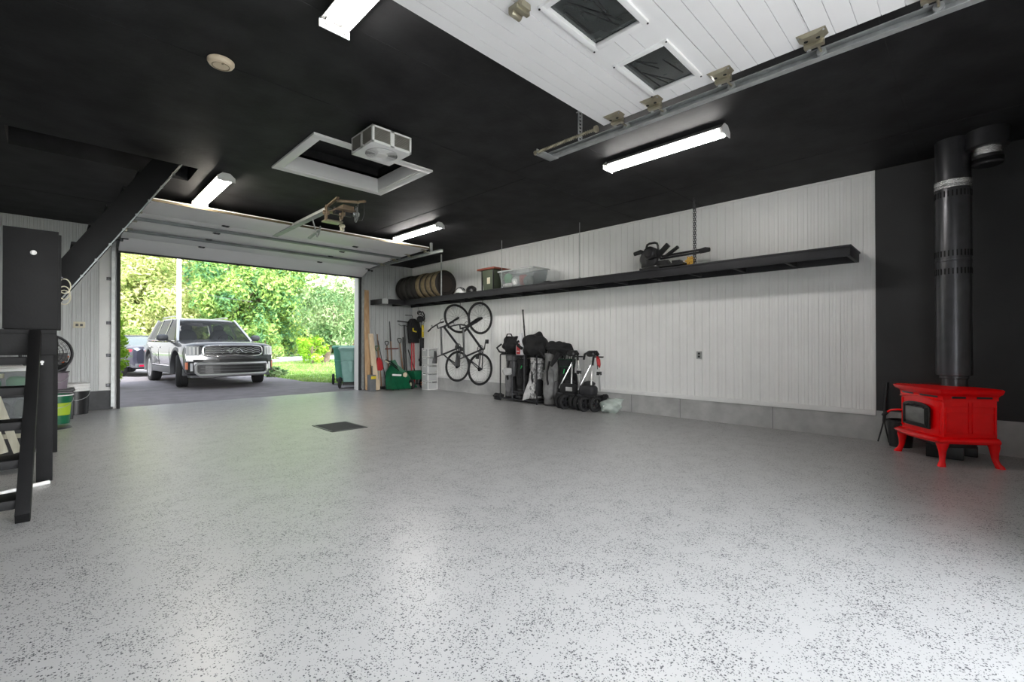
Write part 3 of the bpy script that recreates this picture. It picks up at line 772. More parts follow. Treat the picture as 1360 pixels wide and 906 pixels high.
# ------------------------------------------------------------------ staircase on the left
st = thing('staircase', 'black wooden stair with landing, its upper flight rising into the ceiling', 'stairs', (-0.4, 5.6, 0))
for x in (-0.135, -1.10):
    mb = MB().bar((x, 4.30, 0.02), (x + 0.03, 5.44, 1.215), 0.068, 0.15, up=(0, -0.7, 0.7))
    mb.build('stringer', M['black_wood'], st, bevel=0.004)
for z in (0.135, 0.355, 0.585, 0.815, 1.035):
    y = 4.30 + (z - 0.02) * 0.955
    mb = MB().box(-1.10, -0.12, y - 0.07, y + 0.17, z - 0.045, z + 0.012)
    mb.build('tread', M['black_wood'], st, bevel=0.003)
mb = MB().box(-1.25, 0.02, 5.46, 7.02, 1.235, 1.27); mb.build('landing', M['black_wood'], st, bevel=0.003)
mb = MB().box(-1.25, 0.02, 5.44, 5.48, 1.06, 1.235).box(-0.02, 0.02, 5.48, 7.02, 1.06, 1.235).box(-1.25, -0.02, 6.98, 7.02, 1.06, 1.235); mb.build('fascia', M['black_wood'], st, bevel=0.003)
for (x0, x1, y0, y1) in ((-0.098, 0.0, 5.475, 5.60), (-0.05, 0.035, 6.88, 6.975), (-1.25, -1.15, 5.475, 5.60), (-1.25, -1.15, 6.88, 6.975)):
    mb = MB().box(x0, x1, y0, y1, 0, 1.235); mb.build('post', M['black_wood'], st, bevel=0.004)
for y in (6.40, 6.985):
    mb = MB().prism([(-0.19, 1.272), (0.03, 1.56), (1.02, 3.205), (0.765, 3.205), (0.02, 1.95), (-0.19, 1.95)], (0, y, 0), (1, 0, 0), (0, 0, 1), (0, 0.04, 0))
    mb.build('upper_stringer', M['black_wood'], st, bevel=0.003)
for k in range(8):
    z = 1.50 + k * 0.22; x = 0.03 + (z - 1.56) / 1.66 - 0.27
    mb = MB().box(x, x + 0.235, 6.44, 6.985, z, z + 0.03); mb.build('tread', M['black_wood'], st, smooth=False)
mb = MB().bar((0.055, 6.392, 1.60), (1.035, 6.392, 3.21), 0.012, 0.012)
for k in range(9):
    t = 0.04 + k * 0.11; p = Vector((0.055, 6.39, 1.60)).lerp(Vector((1.035, 6.39, 3.21)), t); mb.box(p.x - 0.012, p.x + 0.012, 6.376, 6.4, p.z - 0.012, p.z + 0.012)
mb.build('conduit', M['strut'], st, smooth=False)
mb = MB().cyl((-0.066, 5.474, 1.0), (-0.066, 5.462, 1.0), 0.012, n=10).box(-0.072, -0.06, 5.466, 5.474, 0.975, 1.005); mb.build('latch', M['white'], st)

cb = thing('cabinet', 'tall matt black cabinet with small white knob standing on the stair landing', 'cabinet', (-0.13, 5.6, 1.27))
mb = MB().box(-0.285, 0.045, 5.52, 5.80, 1.27, 2.085); mb.build('body', M['black_wood'], cb, bevel=0.004)
mb = MB().box(-0.292, 0.028, 5.492, 5.518, 1.275, 2.105); dr = mb.build('door', M['black_wood'], cb, bevel=0.003)
mb = MB().lathe([(0.008, 0), (0.008, 0.012), (0.018, 0.02), (0.02, 0.03), (0.012, 0.038), (0, 0.039)], (-0.12, 5.493, 1.905), (0, -1, 0), 18); mb.build('knob', M['white'], dr)

cc = thing('coiled_cable', 'coil of pale cable hanging by the right edge of the black cabinet', 'cable', (0.06, 5.9, 1.9))
mb = MB()
for k, (dz, r) in enumerate(((0.0, 0.055), (-0.06, 0.05), (-0.10, 0.055))):
    mb.tube([(0.055 + 0.25 * r + r * 0.75 * math.cos(a), 5.86 + 0.02 * k, 1.68 + dz + r * 1.2 * math.sin(a)) for a in [2 * PI * q / 20 for q in range(20)]], 0.005, 6, True)
mb.build('loops', M['ivory'], cc)
mb = MB().box(0.045, 0.06, 5.78, 5.90, 1.74, 1.755); mb.build('hook', M['dark_metal'], cc)

# things stored under and behind the stair
lc = thing('folded_lounge_chair', 'folded chair of bleached slats leaning behind the stair treads', 'folding chair', (-0.4, 6.25, 0))
for k in range(4):
    b = Vector((-0.225 - 0.085 * k, 6.15 + 0.05 * k, 0.16 - 0.0 * k)); tp = b + Vector((-0.225, 0.03, 0.86))
    mb = MB().bar(b, tp, 0.055, 0.018, up=(0, -1, 0)); mb.build('slat', M['slat_wood'], lc, bevel=0.003)
mb = MB().bar((-0.62, 6.36, 0.30), (-0.16, 6.22, 0.30), 0.03, 0.04).bar((-0.80, 6.36, 0.86), (-0.32, 6.22, 0.86), 0.03, 0.04); mb.build('crossbar', M['slat_wood'], lc, bevel=0.003)
mb = MB().bar((-0.17, 6.17, 0.0), (-0.17, 6.17, 0.33), 0.03, 0.04).bar((-0.62, 6.40, 0.0), (-0.62, 6.40, 0.33), 0.03, 0.04).box(-0.62, -0.15, 6.05, 6.45, 0.12, 0.15); mb.build('leg', M['dark_metal'], lc, bevel=0.003)

def tote(name, label, x0, x1, y0, y1, z0, z1, mbody, mlid, contents=(), group=None, taper=0.03, zlid=0.03):
    t = thing(name, label, 'storage box', ((x0 + x1) / 2, (y0 + y1) / 2, z0), group)
    k = taper
    w = 0.008
    def ring(a, z): return [(x0 + k - a * k + 0, y0 + k - a * k, z), (x1 - k + a * k, y0 + k - a * k, z), (x1 - k + a * k, y1 - k + a * k, z), (x0 + k - a * k, y1 - k + a * k, z)]
    def inset(rg): 
        c = sum((Vector(p) for p in rg), Vector()) / 4
        return [tuple(Vector(p) + Vector(((c.x - p[0]) / abs(c.x - p[0]) * w, (c.y - p[1]) / abs(c.y - p[1]) * w, 0))) for p in rg]
    r0, r1 = ring(0, z0), ring(1, z1)
    mb = MB().loft([r0, r1, inset(r1), inset([(p[0], p[1], z0 + w) for p in r0])], True)
    mb.build('body', mbody, t, bevel=0.0, smooth=False)
    e = 0.018
    if mlid:
        mb = MB().box(x0 - e, x1 + e, y0 - e, y1 + e, z1 - 0.005, z1 + zlid).box(x0 + 0.03, x1 - 0.03, y0 + 0.03, y1 - 0.03, z1 + zlid, z1 + zlid + 0.012)
        mb.build('lid', mlid, t, bevel=0.006)
    for q, (c, r, m, nm) in enumerate(contents):
        MB().ball(c, r, 14, 10, 0.06, q + 3, squash=0.8).build(nm, m, t)
    return t
tote('storage_box', 'black storage crate on the floor behind the slatted chair', -0.62, -0.10, 7.0, 7.36, 0.0, 0.32, M['black'], M['black'])
tote('storage_box', 'milky storage box of green clutter, second in the pile under the landing', -0.60, -0.12, 7.02, 7.34, 0.365, 0.60, M['clear'], M['charcoal'],
     (((-0.22, 7.13, 0.47), (0.08, 0.07, 0.09), M['olive'], 'contents'), ((-0.42, 7.15, 0.47), (0.1, 0.07, 0.08), M['grey_fab'], 'contents')))
tote('storage_box', 'clear box with green contents at the top of the pile under the landing', -0.58, -0.15, 7.03, 7.33, 0.645, 0.87, M['clear'], M['white'],
     (((-0.27, 7.15, 0.74), (0.085, 0.08, 0.07), M['bright_green'], 'contents'), ((-0.44, 7.15, 0.73), (0.06, 0.08, 0.06), M['bright_green'], 'contents')))

# pedestal fan
f = thing('pedestal_fan', 'grey round pedestal fan peeking out behind the stair post', 'fan', (-0.045, 8.85, 0))
mb = MB().lathe([(0.0, 0.03), (0.06, 0.03), (0.2, 0.018), (0.22, 0.006), (0.22, 0.0), (0, 0)], (-0.03, 8.85, 0), n=36); mb.build('base', M['stove_black'], f)
mb = MB().cyl((-0.06, 8.85, 0.02), (-0.06, 8.85, 0.95), 0.016); mb.build('pole', M['dark_metal'], f)
fd = Vector((0.25, -1, 0.1)).normalized(); fc = Vector((-0.06, 8.78, 1.02))
mb = MB()
for k in range(7): mb.torus(fc + fd * (0.02 + 0.05 * (1 - (k / 6) ** 2)), fd, 0.04 + k * 0.035, 0.0025, 36, 4)
for k in range(7): mb.torus(fc - fd * (0.02 + 0.05 * (1 - (k / 6) ** 2)), fd, 0.04 + k * 0.035, 0.0025, 36, 4)
u, w = basis(fd)
for k in range(24):
    e = u * math.cos(2 * PI * k / 24) + w * math.sin(2 * PI * k / 24)
    mb.tube([fc + fd * 0.07 + e * 0.04, fc + fd * 0.05 + e * 0.15, fc + fd * 0.02 + e * 0.25], 0.002, 4)
mb.torus(fc, fd, 0.253, 0.018, 40, 6)
mb.build('guard', M['dark_metal'], f)
mb = MB()
for k in range(4):
    e = u * math.cos(PI / 2 * k) + w * math.sin(PI / 2 * k); g_ = u * math.cos(PI / 2 * k + 0.9) + w * math.sin(PI / 2 * k + 0.9)
    mb.loft([[fc + e * 0.03, fc + e * 0.2 + fd * 0.02, fc + (e + g_).normalized() * 0.23, fc + g_ * 0.17 - fd * 0.02], [p - fd * 0.004 for p in (fc + e * 0.03, fc + e * 0.2 + fd * 0.02, fc + (e + g_).normalized() * 0.23, fc + g_ * 0.17 - fd * 0.02)]])
mb.build('blade', M['grey_fab'], f)
mb = MB().cyl(fc + fd * 0.06, fc - fd * 0.14, 0.05, 0.06); mb.build('motor', M['dark_metal'], f)

def bucket(name, label, x, y, z, h, r0, r1, mb_, mrim, label_m=None, handle=True, rim=0.02, lid=None):
    t = thing(name, label, 'bucket', (x, y, z))
    pr = [(0, 0), (r0, 0), (r0 + (r1 - r0) * 0.5, h * 0.5), (r1 - 0.004, h - rim), (r1 - 0.004, h), (r1 - 0.012, h), (r0 - 0.006, 0.01), (0, 0.01)]
    MB().lathe(pr, (x, y, z), n=32).build('body', mb_, t)
    rg = MB().lathe([(r1 - 0.006, h - rim), (r1 + 0.008, h - rim + 0.003), (r1 + 0.008, h - 0.003), (r1 - 0.006, h)], (x, y, z), n=32, closed=True)
    rg.build('rim', mrim, t)
    if label_m:
        rm = r0 + (r1 - r0) * 0.5
        rows = [[(x + (rm + 0.004 + (r1 - r0) * q) * math.cos(a), y + (rm + 0.004 + (r1 - r0) * q) * math.sin(a), z + h * (0.5 + q)) for a in [R(-135 + k * 10) for k in range(12)]] for q in (-0.2, 0.22)]
        MB().grid(rows).build('label', label_m, t, recalc=False)
    if handle:
        MB().tube([(x + (r1 + 0.005) * math.cos(a) * 0.98, y - (r1 + 0.012) * abs(math.sin(a)) * 1.0 - 0.006, z + h * 0.86 - 0.12 * math.sin(a)) for a in [PI * k / 14 for k in range(15)]], 0.004, 6).build('handle', M['galv'], t)
    return t
b = bucket('bucket', 'black bucket with thick white ribbed lid at the far wall, left of the door', 0.26, 10.40, 0, 0.42, 0.155, 0.172, M['black'], M['black'])
mb = MB().lathe([(0.0, 0.505), (0.165, 0.505), (0.178, 0.495), (0.178, 0.475), (0.172, 0.47), (0.180, 0.455), (0.180, 0.435), (0.174, 0.43), (0.183, 0.41), (0.183, 0.385), (0.176, 0.38), (0.17, 0.38)], (0.26, 10.40, 0), n=36); mb.build('lid', M['trim_white'], b)
bucket('bucket', 'green bucket with white rim and lime label by the stair post', 0.045, 9.35, 0.0, 0.42, 0.13, 0.165, M['green'], M['white'], mat('lime_label', (0.35, 0.5, 0.03), 0.5))
k_ = tag(MB().box(-0.10, 0.22, 9.72, 10.15, 0, 0.43).box(-0.12, 0.24, 9.70, 10.17, 0.43, 0.46).build('storage_box', M['black'], None, bevel=0.01, loc=(0.06, 9.93, 0)), 'plain black box on the floor between the green and black buckets', 'storage box')
bucket('bucket', 'mauve grey pail standing on the black box beside the fan', 0.05, 9.90, 0.46, 0.27, 0.10, 0.125, mat('mauve_plastic', (0.22, 0.18, 0.22), 0.5), M['black'])
pt = thing('plant_pot', 'black pot sitting in the mauve grey pail', 'pot', (0.05, 9.9, 0.73))
MB().lathe([(0, 0), (0.09, 0), (0.128, 0.10), (0.138, 0.10), (0.138, 0.13), (0.12, 0.13), (0.09, 0.02), (0, 0.02)], (0.05, 9.9, 0.735), n=28).build('body', M['black'], pt)
tw = thing('hand_trowel', 'orange handled trowel sticking out of the black pot', 'trowel', (0.1, 9.88, 0.85))
MB().tube([(0.085, 9.88, 0.84), (0.115, 9.87, 0.90), (0.165, 9.86, 0.965)], [0.014, 0.018, 0.015], 8).build('handle', M['orange'], tw)
MB().bar((0.03, 9.90, 0.77), (0.085, 9.88, 0.845), 0.05, 0.006).build('blade', M['galv'], tw)
op = thing('wall_outlet', 'ivory double outlet plate on the shaded far wall, left of the door', 'outlet', (0.31, YF, 1.472))
MB().box(0.235, 0.385, YF - 0.022, YF - 0.006, 1.425, 1.53).build('plate', M['ivory'], op, bevel=0.004)
for a in (0.265, 0.32): MB().box(a, a + 0.035, YF - 0.026, YF - 0.02, 1.455, 1.495).build('socket', M['black'], op, bevel=0.002)
op = thing('wall_outlet', 'small grey outlet plate low on the white ribbed wall', 'outlet', (XR, 2.9, 0.98))
MB().box(XR - 0.016, XR - 0.003, 2.865, 2.945, 0.925, 1.04).build('plate', M['galv'], op, bevel=0.003)
for a in (0.945, 0.99): MB().box(XR - 0.02, XR - 0.015, 2.888, 2.922, a, a + 0.03).build('socket', M['dark_metal'], op, bevel=0.003)
wp = tag(MB().cyl((-0.9, 4.95, 0.014), (-0.17, 5.28, 0.014), 0.013).cyl((-0.13, 5.30, 0.016), (-0.02, 5.36, 0.016), 0.016).cyl((-0.17, 5.28, 0.015), (-0.13, 5.30, 0.015), 0.0145).build('plastic_pipe', M['white'], None, loc=(-0.4, 5.15, 0)), 'white plastic pipe lying on the floor under the stair treads', 'pipe')

# ------------------------------------------------------------------ long wall shelf
SZ = 2.265; SXF = 6.30; SY = 0.95
sh = thing('wall_shelf', 'long charcoal shelf along the ribbed wall, hung from the ceiling', 'shelf', (6.6, 5.8, SZ))
mb = MB().box(SXF - 0.012, XR - 0.012, SY - 0.012, YF - 0.012, SZ - 0.022, SZ); mb.build('deck', M['charcoal'], sh, bevel=0.002)
mb = MB().box(SXF, SXF + 0.038, SY, YF - 0.02, SZ - 0.125, SZ - 0.022); mb.build('front_rail', M['charcoal'], sh, bevel=0.003)
mb = MB().box(SXF + 0.038, XR - 0.014, SY, SY + 0.038, SZ - 0.125, SZ - 0.022); mb.build('end_rail', M['charcoal'], sh, bevel=0.003)
mb = MB().box(XR - 0.05, XR - 0.014, SY + 0.038, YF - 0.02, SZ - 0.125, SZ - 0.022); mb.build('back_rail', M['charcoal'], sh, bevel=0.003)
for k in range(15):
    y = 1.62 + k * 0.62
    MB().box(SXF + 0.038, XR - 0.05, y - 0.019, y + 0.019, SZ - 0.11, SZ - 0.022).build('joist', M['charcoal'], sh, bevel=0.003)
mb = MB().box(5.68, SXF - 0.013, 10.16, YF - 0.012, SZ - 0.022, SZ).box(5.68, SXF - 0.013, 10.16, 10.198, SZ - 0.125, SZ - 0.022).box(5.68, 5.718, 10.198, YF - 0.02, SZ - 0.125, SZ - 0.022)
mb.build('return_deck', M['charcoal'], sh, bevel=0.003)
MB().box(5.672, 5.83, 10.150, 10.16, SZ - 0.125, SZ + 0.0).build('return_end', M['shade_grey_steel'], sh, bevel=0.002)
MB().cyl((5.90, 10.2, SZ), (5.90, 10.2, ZC), 0.006, n=6).cyl((5.90, 10.2, SZ), (5.90, 10.2, SZ + 0.09), 0.016, n=8).build('hanger_rod', M['galv'], sh)
for y, r in ((8.64, 0.017), (6.62, 0.005), (4.70, 0.006)):
    MB().cyl((SXF + 0.03, y, SZ), (SXF + 0.03, y, ZC), r, n=8).cyl((SXF + 0.03, y, SZ), (SXF + 0.03, y, SZ + 0.02), 0.02, n=8).build('hanger_rod', M['galv'], sh)
mb = MB(); z = SZ + 0.02; k = 0
while z < ZC - 0.02:
    for s in (-0.011, 0.011):
        a = (0.014, 0.006) if k % 2 else (0.006, 0.014)
        mb.tube([(SXF + 0.03 + (s if k % 2 == 0 else 0) * 0 + (0.012 * math.cos(t_) if k % 2 else 0.0), 2.72 + s + (0.012 * math.cos(t_) if k % 2 == 0 else 0.0), z + 0.022 * math.sin(t_)) for t_ in [2 * PI * q / 8 for q in range(8)]], 0.0042, 5, True)
    z += 0.032; k += 1
mb.build('hanger_chain', M['dark_metal'], sh)

# tyres in a row on the far end of the shelf
def tyre(label, y, tread, r, w):
    t = thing('tyre', label, 'tyre', (6.605, y, SZ), 'tyres on the shelf')
    h = w / 2
    c = (6.605, y, SZ + r)
    MB().lathe([(r - 0.012, -h + 0.022), (r - 0.003, -h * 0.55), (r, -h * 0.5), (r, h * 0.5), (r - 0.003, h * 0.55), (r - 0.012, h - 0.022), (r - 0.02, h - 0.03), (r - 0.02, -h + 0.03)], c, (0, 1, 0), 44, True).build('tread', tread, t)
    MB().lathe([(r - 0.013, -h + 0.024), (r - 0.05, -h), (r - 0.10, -h + 0.006), (0.2, -h + 0.03), (0.2, h - 0.03), (r - 0.10, h - 0.006), (r - 0.05, h), (r - 0.013, h - 0.024), (r - 0.03, 0)], c, (0, 1, 0), 44, True).build('sidewall', M['sidewall'], t)
    MB().lathe([(0.2, -h + 0.03), (0.2, h - 0.03), (0.185, h - 0.04), (0.19, 0), (0.07, -0.03), (0.06, -0.045), (0.0, -0.045), (0, -0.055), (0.1, -0.045), (0.185, -h + 0.04)], c, (0, 1, 0), 32).build('wheel_rim', mat('rusty_rim', (0.05, 0.04, 0.035), 0.6, 0.4) if 'rusty_rim' not in bpy.data.materials else bpy.data.materials['rusty_rim'], t)
names = ['tyre nearest the helmets, showing its open side', 'tan dusty tyre second from the helmet end of the row', 'tan dusty tyre third from the helmet end of the row', 'tan dusty tyre fourth from the helmet end of the row',
         'dark tyre fifth from the helmet end, first after the tan ones', 'dark worn tyre third from the corner end of the row', 'dark worn tyre second from the corner end of the row', 'dark worn tyre at the corner end of the row']
for k in range(8):
    tyre(names[k], 8.92 + 0.225 * k, M['tan_tread'] if k < 4 else M['dark_tread'], 0.325 - 0.004 * (k % 3), 0.212)

# helmets
def helmet(label, y, x, ms, m2):
    t = thing('bike_helmet', label, 'helmet', (x, y, SZ), 'bike helmets on the shelf')
    n = 20; rows = []
    for a in range(9):
        th = PI / 2 * a / 8
        rows.append([(x + 0.10 * math.sin(th) * math.cos(p), y + 0.14 * math.sin(th) * math.sin(p), SZ + 0.025 + 0.125 * math.cos(th)) for p in [2 * PI * k / n for k in range(n + 1)]])
    MB().grid(rows).build('shell', ms, t)
    mb = MB()
    for q in (-1, 0, 1):
        pts = [(x + q * 0.042 * math.cos(u_ * 0.6), y + 0.143 * math.sin(u_), SZ + 0.027 + (0.128 - abs(q) * 0.012) * math.cos(u_)) for u_ in [-1.2 + 2.4 * k / 10 for k in range(11)]]
        mb.tube(pts, 0.009, 6)
    mb.build('vent', m2, t)
    MB().torus((x, y, SZ + 0.02), (0, 0, 1), 0.105, 0.012, 28, 6).build('rim', m2, t)
helmet('white bike helmet with black vents, right of the tyres', 8.10, 6.46, M['white'], M['black'])
helmet('black bike helmet next to the white one', 7.72, 6.46, M['black'], M['stove_black'])

# olive bin and clear tote
t = thing('storage_bin', 'olive green bin with rusty red lid on the shelf', 'storage bin', (6.56, 7.05, SZ))
MB().loft([[(6.37, 6.90, SZ), (6.75, 6.90, SZ), (6.75, 7.22, SZ), (6.37, 7.22, SZ)], [(6.34, 6.87, SZ + 0.42), (6.78, 6.87, SZ + 0.42), (6.78, 7.25, SZ + 0.42), (6.34, 7.25, SZ + 0.42)]]).build('body', M['olive'], t, bevel=0.02)
MB().box(6.29, 6.83, 6.80, 7.34, SZ + 0.42, SZ + 0.455).box(6.34, 6.78, 6.87, 7.25, SZ + 0.455, SZ + 0.47).build('lid', M['brick_red'], t, bevel=0.008)
MB().box(6.346, 6.352, 6.99, 7.08, SZ + 0.13, SZ + 0.26).build('label', M['ivory'], t, bevel=0.002)
for y in (6.89, 7.23): MB().box(6.335, 6.36, y - 0.012, y + 0.012, SZ + 0.01, SZ + 0.41).build('rib', M['black'], t, bevel=0.003)
t = tote('storage_tote', 'large clear tote of mixed things next to the olive bin', 6.36, 6.80, 5.80, 6.74, SZ, SZ + 0.345, M['clear'], None,
     (((6.46, 6.56, SZ + 0.20), (0.07, 0.10, 0.10), M['bright_green'], 'contents'), ((6.47, 6.33, SZ + 0.12), (0.08, 0.12, 0.10), M['white'], 'contents'), ((6.5, 6.18, SZ + 0.14), (0.08, 0.10, 0.11), M['red'], 'contents'),
      ((6.48, 6.02, SZ + 0.11), (0.08, 0.12, 0.09), M['grey_fab'], 'contents'), ((6.62, 6.5, SZ + 0.1), (0.1, 0.15, 0.09), M['pale_fab'], 'contents'), ((6.45, 6.52, SZ + 0.06), (0.07, 0.15, 0.05), M['pale_fab'], 'contents')), taper=0.05)
mb = MB().box(6.34, 6.82, 5.78, 5.80, SZ + 0.325, SZ + 0.35).box(6.34, 6.82, 6.74, 6.76, SZ + 0.325, SZ + 0.35).box(6.34, 6.36, 5.78, 6.76, SZ + 0.325, SZ + 0.35).box(6.80, 6.82, 5.78, 6.76, SZ + 0.325, SZ + 0.35)
mb.build('rim', M['clear2'], t, bevel=0.004)
tag(MB().box(6.33, 6.52, 5.10, 5.62, SZ + 0.0, SZ + 0.012).box(6.40, 6.50, 5.46, 5.58, SZ + 0.012, SZ + 0.045).build('dark_board', M['black_wood'], None, bevel=0.004, loc=(6.42, 5.36, SZ)), 'flat dark board lying on the shelf right of the clear tote', 'board')

# mitre saw
ms = thing('mitre_saw', 'black sliding mitre saw with amber end clamp on the shelf', 'saw', (6.5, 3.2, SZ))
x = 6.52
MB().box(x - 0.15, x + 0.15, 3.27, 3.60, SZ, SZ + 0.045).cyl((x, 3.42, SZ + 0.045), (x, 3.42, SZ + 0.075), 0.14, n=28).box(x - 0.14, x + 0.1, 2.92, 3.27, SZ + 0.03, SZ + 0.07).box(x - 0.02, x + 0.02, 3.2, 3.64, SZ + 0.075, SZ + 0.15).build('base', M['black'], ms, bevel=0.006)
MB().cyl((x - 0.13, 3.45, SZ + 0.27), (x + 0.06, 3.45, SZ + 0.27), 0.10, 0.095, 24).cyl((x + 0.06, 3.45, SZ + 0.27), (x + 0.16, 3.45, SZ + 0.27), 0.06).box(x - 0.11, x + 0.05, 3.34, 3.46, SZ + 0.19, SZ + 0.33).build('motor', M['black'], ms, bevel=0.012)
MB().cyl((x - 0.145, 3.45, SZ + 0.27), (x - 0.13, 3.45, SZ + 0.27), 0.06, 0.075, 24).build('motor_cap', M['dark_metal'], ms)
mb = MB().lathe([(0, -0.03), (0.118, -0.03), (0.145, -0.02), (0.145, 0.02), (0.118, 0.03), (0, 0.03)], (x - 0.03, 3.50, SZ + 0.20), (1, 0, 0), 30); mb.build('blade_guard', M['stove_black'], ms)
mb = MB().lathe([(0, -0.036), (0.07, -0.036), (0.09, -0.03), (0.09, -0.02)], (x - 0.03, 3.47, SZ + 0.175), (1, 0, 0), 24); mb.build('blade', M['dark_metal'], ms)
mb = MB().tube([(x, 3.55, SZ + 0.32), (x, 3.56, SZ + 0.39), (x, 3.545, SZ + 0.425), (x, 3.51, SZ + 0.44), (x, 3.42, SZ + 0.44), (x, 3.385, SZ + 0.425), (x, 3.37, SZ + 0.39), (x, 3.36, SZ + 0.32)], 0.017, 8); mb.build('carry_handle', M['black'], ms)
MB().tube([(x, 3.56, SZ + 0.29), (x, 3.66, SZ + 0.33), (x, 3.77, SZ + 0.31)], [0.028, 0.036, 0.03], 10).build('grip', M['rubber'], ms)
mb = MB().bar((x, 3.36, SZ + 0.24), (x, 3.20, SZ + 0.38), 0.05, 0.07).bar((x + 0.03, 3.28, SZ + 0.20), (x + 0.03, 3.06, SZ + 0.33), 0.05, 0.04).bar((x, 3.22, SZ + 0.22), (x, 3.10, SZ + 0.30), 0.03, 0.03); mb.build('bracket', M['black'], ms, bevel=0.004)
for dz in (0, 0.045):
    MB().cyl((x + 0.02 + dz, 3.34, SZ + 0.185 + dz), (x + 0.02 + dz, 2.70, SZ + 0.20 + dz), 0.016).build('slide_rail', M['dark_metal'], ms)
MB().tube([(x + 0.03, 2.74, SZ + 0.215), (x + 0.03, 2.66, SZ + 0.225), (x + 0.03, 2.60, SZ + 0.22)], [0.035, 0.04, 0.03], 10).build('rail_cap', M['rubber'], ms)
mb = MB().box(x - 0.04, x + 0.04, 2.80, 2.90, SZ, SZ + 0.03).cyl((x - 0.02, 2.86, SZ + 0.09), (x + 0.02, 2.86, SZ + 0.09), 0.06)
for k in range(6):
    a = 2 * PI * k / 6; mb.bar((x - 0.03, 2.86, SZ + 0.09), (x - 0.03, 2.86 + 0.07 * math.cos(a), SZ + 0.09 + 0.07 * math.sin(a)), 0.02, 0.02)
mb.build('amber_clamp', M['amber'], ms, bevel=0.004)
MB().cyl((x - 0.04, 3.24, SZ + 0.10), (x + 0.06, 3.24, SZ + 0.10), 0.05).build('pivot', M['dark_metal'], ms)
MB().box(x - 0.06, x + 0.06, 3.0, 3.12, SZ + 0.02, SZ + 0.12).build('fence', M['dark_metal'], ms, bevel=0.004)

# ------------------------------------------------------------------ red stove
sv = thing('wood_stove', 'glossy red enamel wood stove on cabriole legs against the black wall', 'stove', (0, 0, 0))
W = 0.31
def bow(x, y0, b): return y0 - b * (1 - (x / W) ** 2)
xs_ = [-W + 2 * W * k / 16 for k in range(17)]
def bowed(z0, z1, yf, b, yb, w, bev=0.006):
    poly = [(x * w / W, bow(x, yf, b)) for x in xs_] + [(w, yb), (-w, yb)]
    return MB().loft([[(a, c, z0) for a, c in poly], [(a, c, z1) for a, c in poly]])
bowed(0.25, 0.64, -0.205, 0.03, 0.225, 0.305).build('body', M['red_enamel'], sv, bevel=0.008)
mb = MB()
pr = [(0.0, 0.62), (0.0, 0.652), (0.012, 0.668), (0.032, 0.682), (0.04, 0.70), (0.046, 0.716), (0.03, 0.728)]
rings = []
for e, z in pr:
    rings.append([(x * (0.312 + e) / W, bow(x, -0.213 - e, 0.032), z) for x in xs_] + [(0.312 + e, 0.232 + e * 0.4, z), (-0.312 - e, 0.232 + e * 0.4, z)])
mb.loft(rings); mb.build('top_plate', M['red_enamel'], sv, ang=55)
# arched moulding under the top
mb = MB()
pts = [(x, bow(x, -0.211, 0.032), 0.606 + 0.030 * (1 - (x / W) ** 2) ** 1.6) for x in xs_]
mb.tube(pts, 0.009, 8); mb.build('moulding', M['red_enamel'], sv)
mb = MB()
for (a, b) in ((-0.26, -0.05), (0.05, 0.26)):
    mb = MB()
    p = [a + (b - a) * k / 6 for k in range(7)]
    mb.loft([[(x, bow(x, -0.2165, 0.032), 0.640), (x, bow(x, -0.2165, 0.032), 0.657), (x, bow(x, -0.205, 0.032), 0.657), (x, bow(x, -0.205, 0.032), 0.640)] for x in p])
    mb.build('vent_slot', M['stove_black'], sv, smooth=False)
for s in (-1, 1):
    for (a, b) in ((-0.14, -0.03), (0.06, 0.18)): MB().box(s * 0.3155 - 0.004, s * 0.3155 + 0.002, a, b, 0.638, 0.656).build('vent_slot', M['stove_black'], sv, smooth=False)
# side panels with raised frame pattern
for s in (-1, 1):
    mb = MB(); xx = s * 0.306
    def sb(y0, y1, z0, z1): mb.box(min(xx, xx + s * 0.006), max(xx, xx + s * 0.006), y0, y1, z0, z1)
    sb(-0.20, 0.22, 0.30, 0.312); sb(-0.20, 0.22, 0.555, 0.567); sb(-0.185, -0.173, 0.30, 0.567); sb(0.20, 0.212, 0.30, 0.567); sb(-0.005, 0.004, 0.30, 0.60); sb(0.024, 0.033, 0.30, 0.60); sb(-0.20, 0.22, 0.50, 0.509)
    mb.build('side_panel', M['red_enamel'], sv, bevel=0.003)
# front pilasters
mb = MB()
for s in (-1, 1):
    for q in (0.262, 0.29): mb.bar((s * q, bow(s * q, -0.206, 0.03), 0.29), (s * q, bow(s * q, -0.206, 0.03), 0.59), 0.008, 0.008)
mb.build('pilaster', M['red_enamel'], sv, bevel=0.002)
# base skirt and ash lip
rings = []
for e, z in ((0.0, 0.272), (0.02, 0.258), (0.03, 0.238), (0.022, 0.218), (0.0, 0.208)):
    rings.append([(x * (0.312 + e) / W, bow(x, -0.213 - e * 1.6, 0.05), z) for x in xs_] + [(0.312 + e, 0.232, z), (-0.312 - e, 0.232, z)])
MB().loft(rings).build('ash_lip', M['red_enamel'], sv, ang=55)
MB().box(-0.2, 0.2, -0.14, 0.14, 0.15, 0.21).build('ash_pan', M['stove_black'], sv, bevel=0.01)
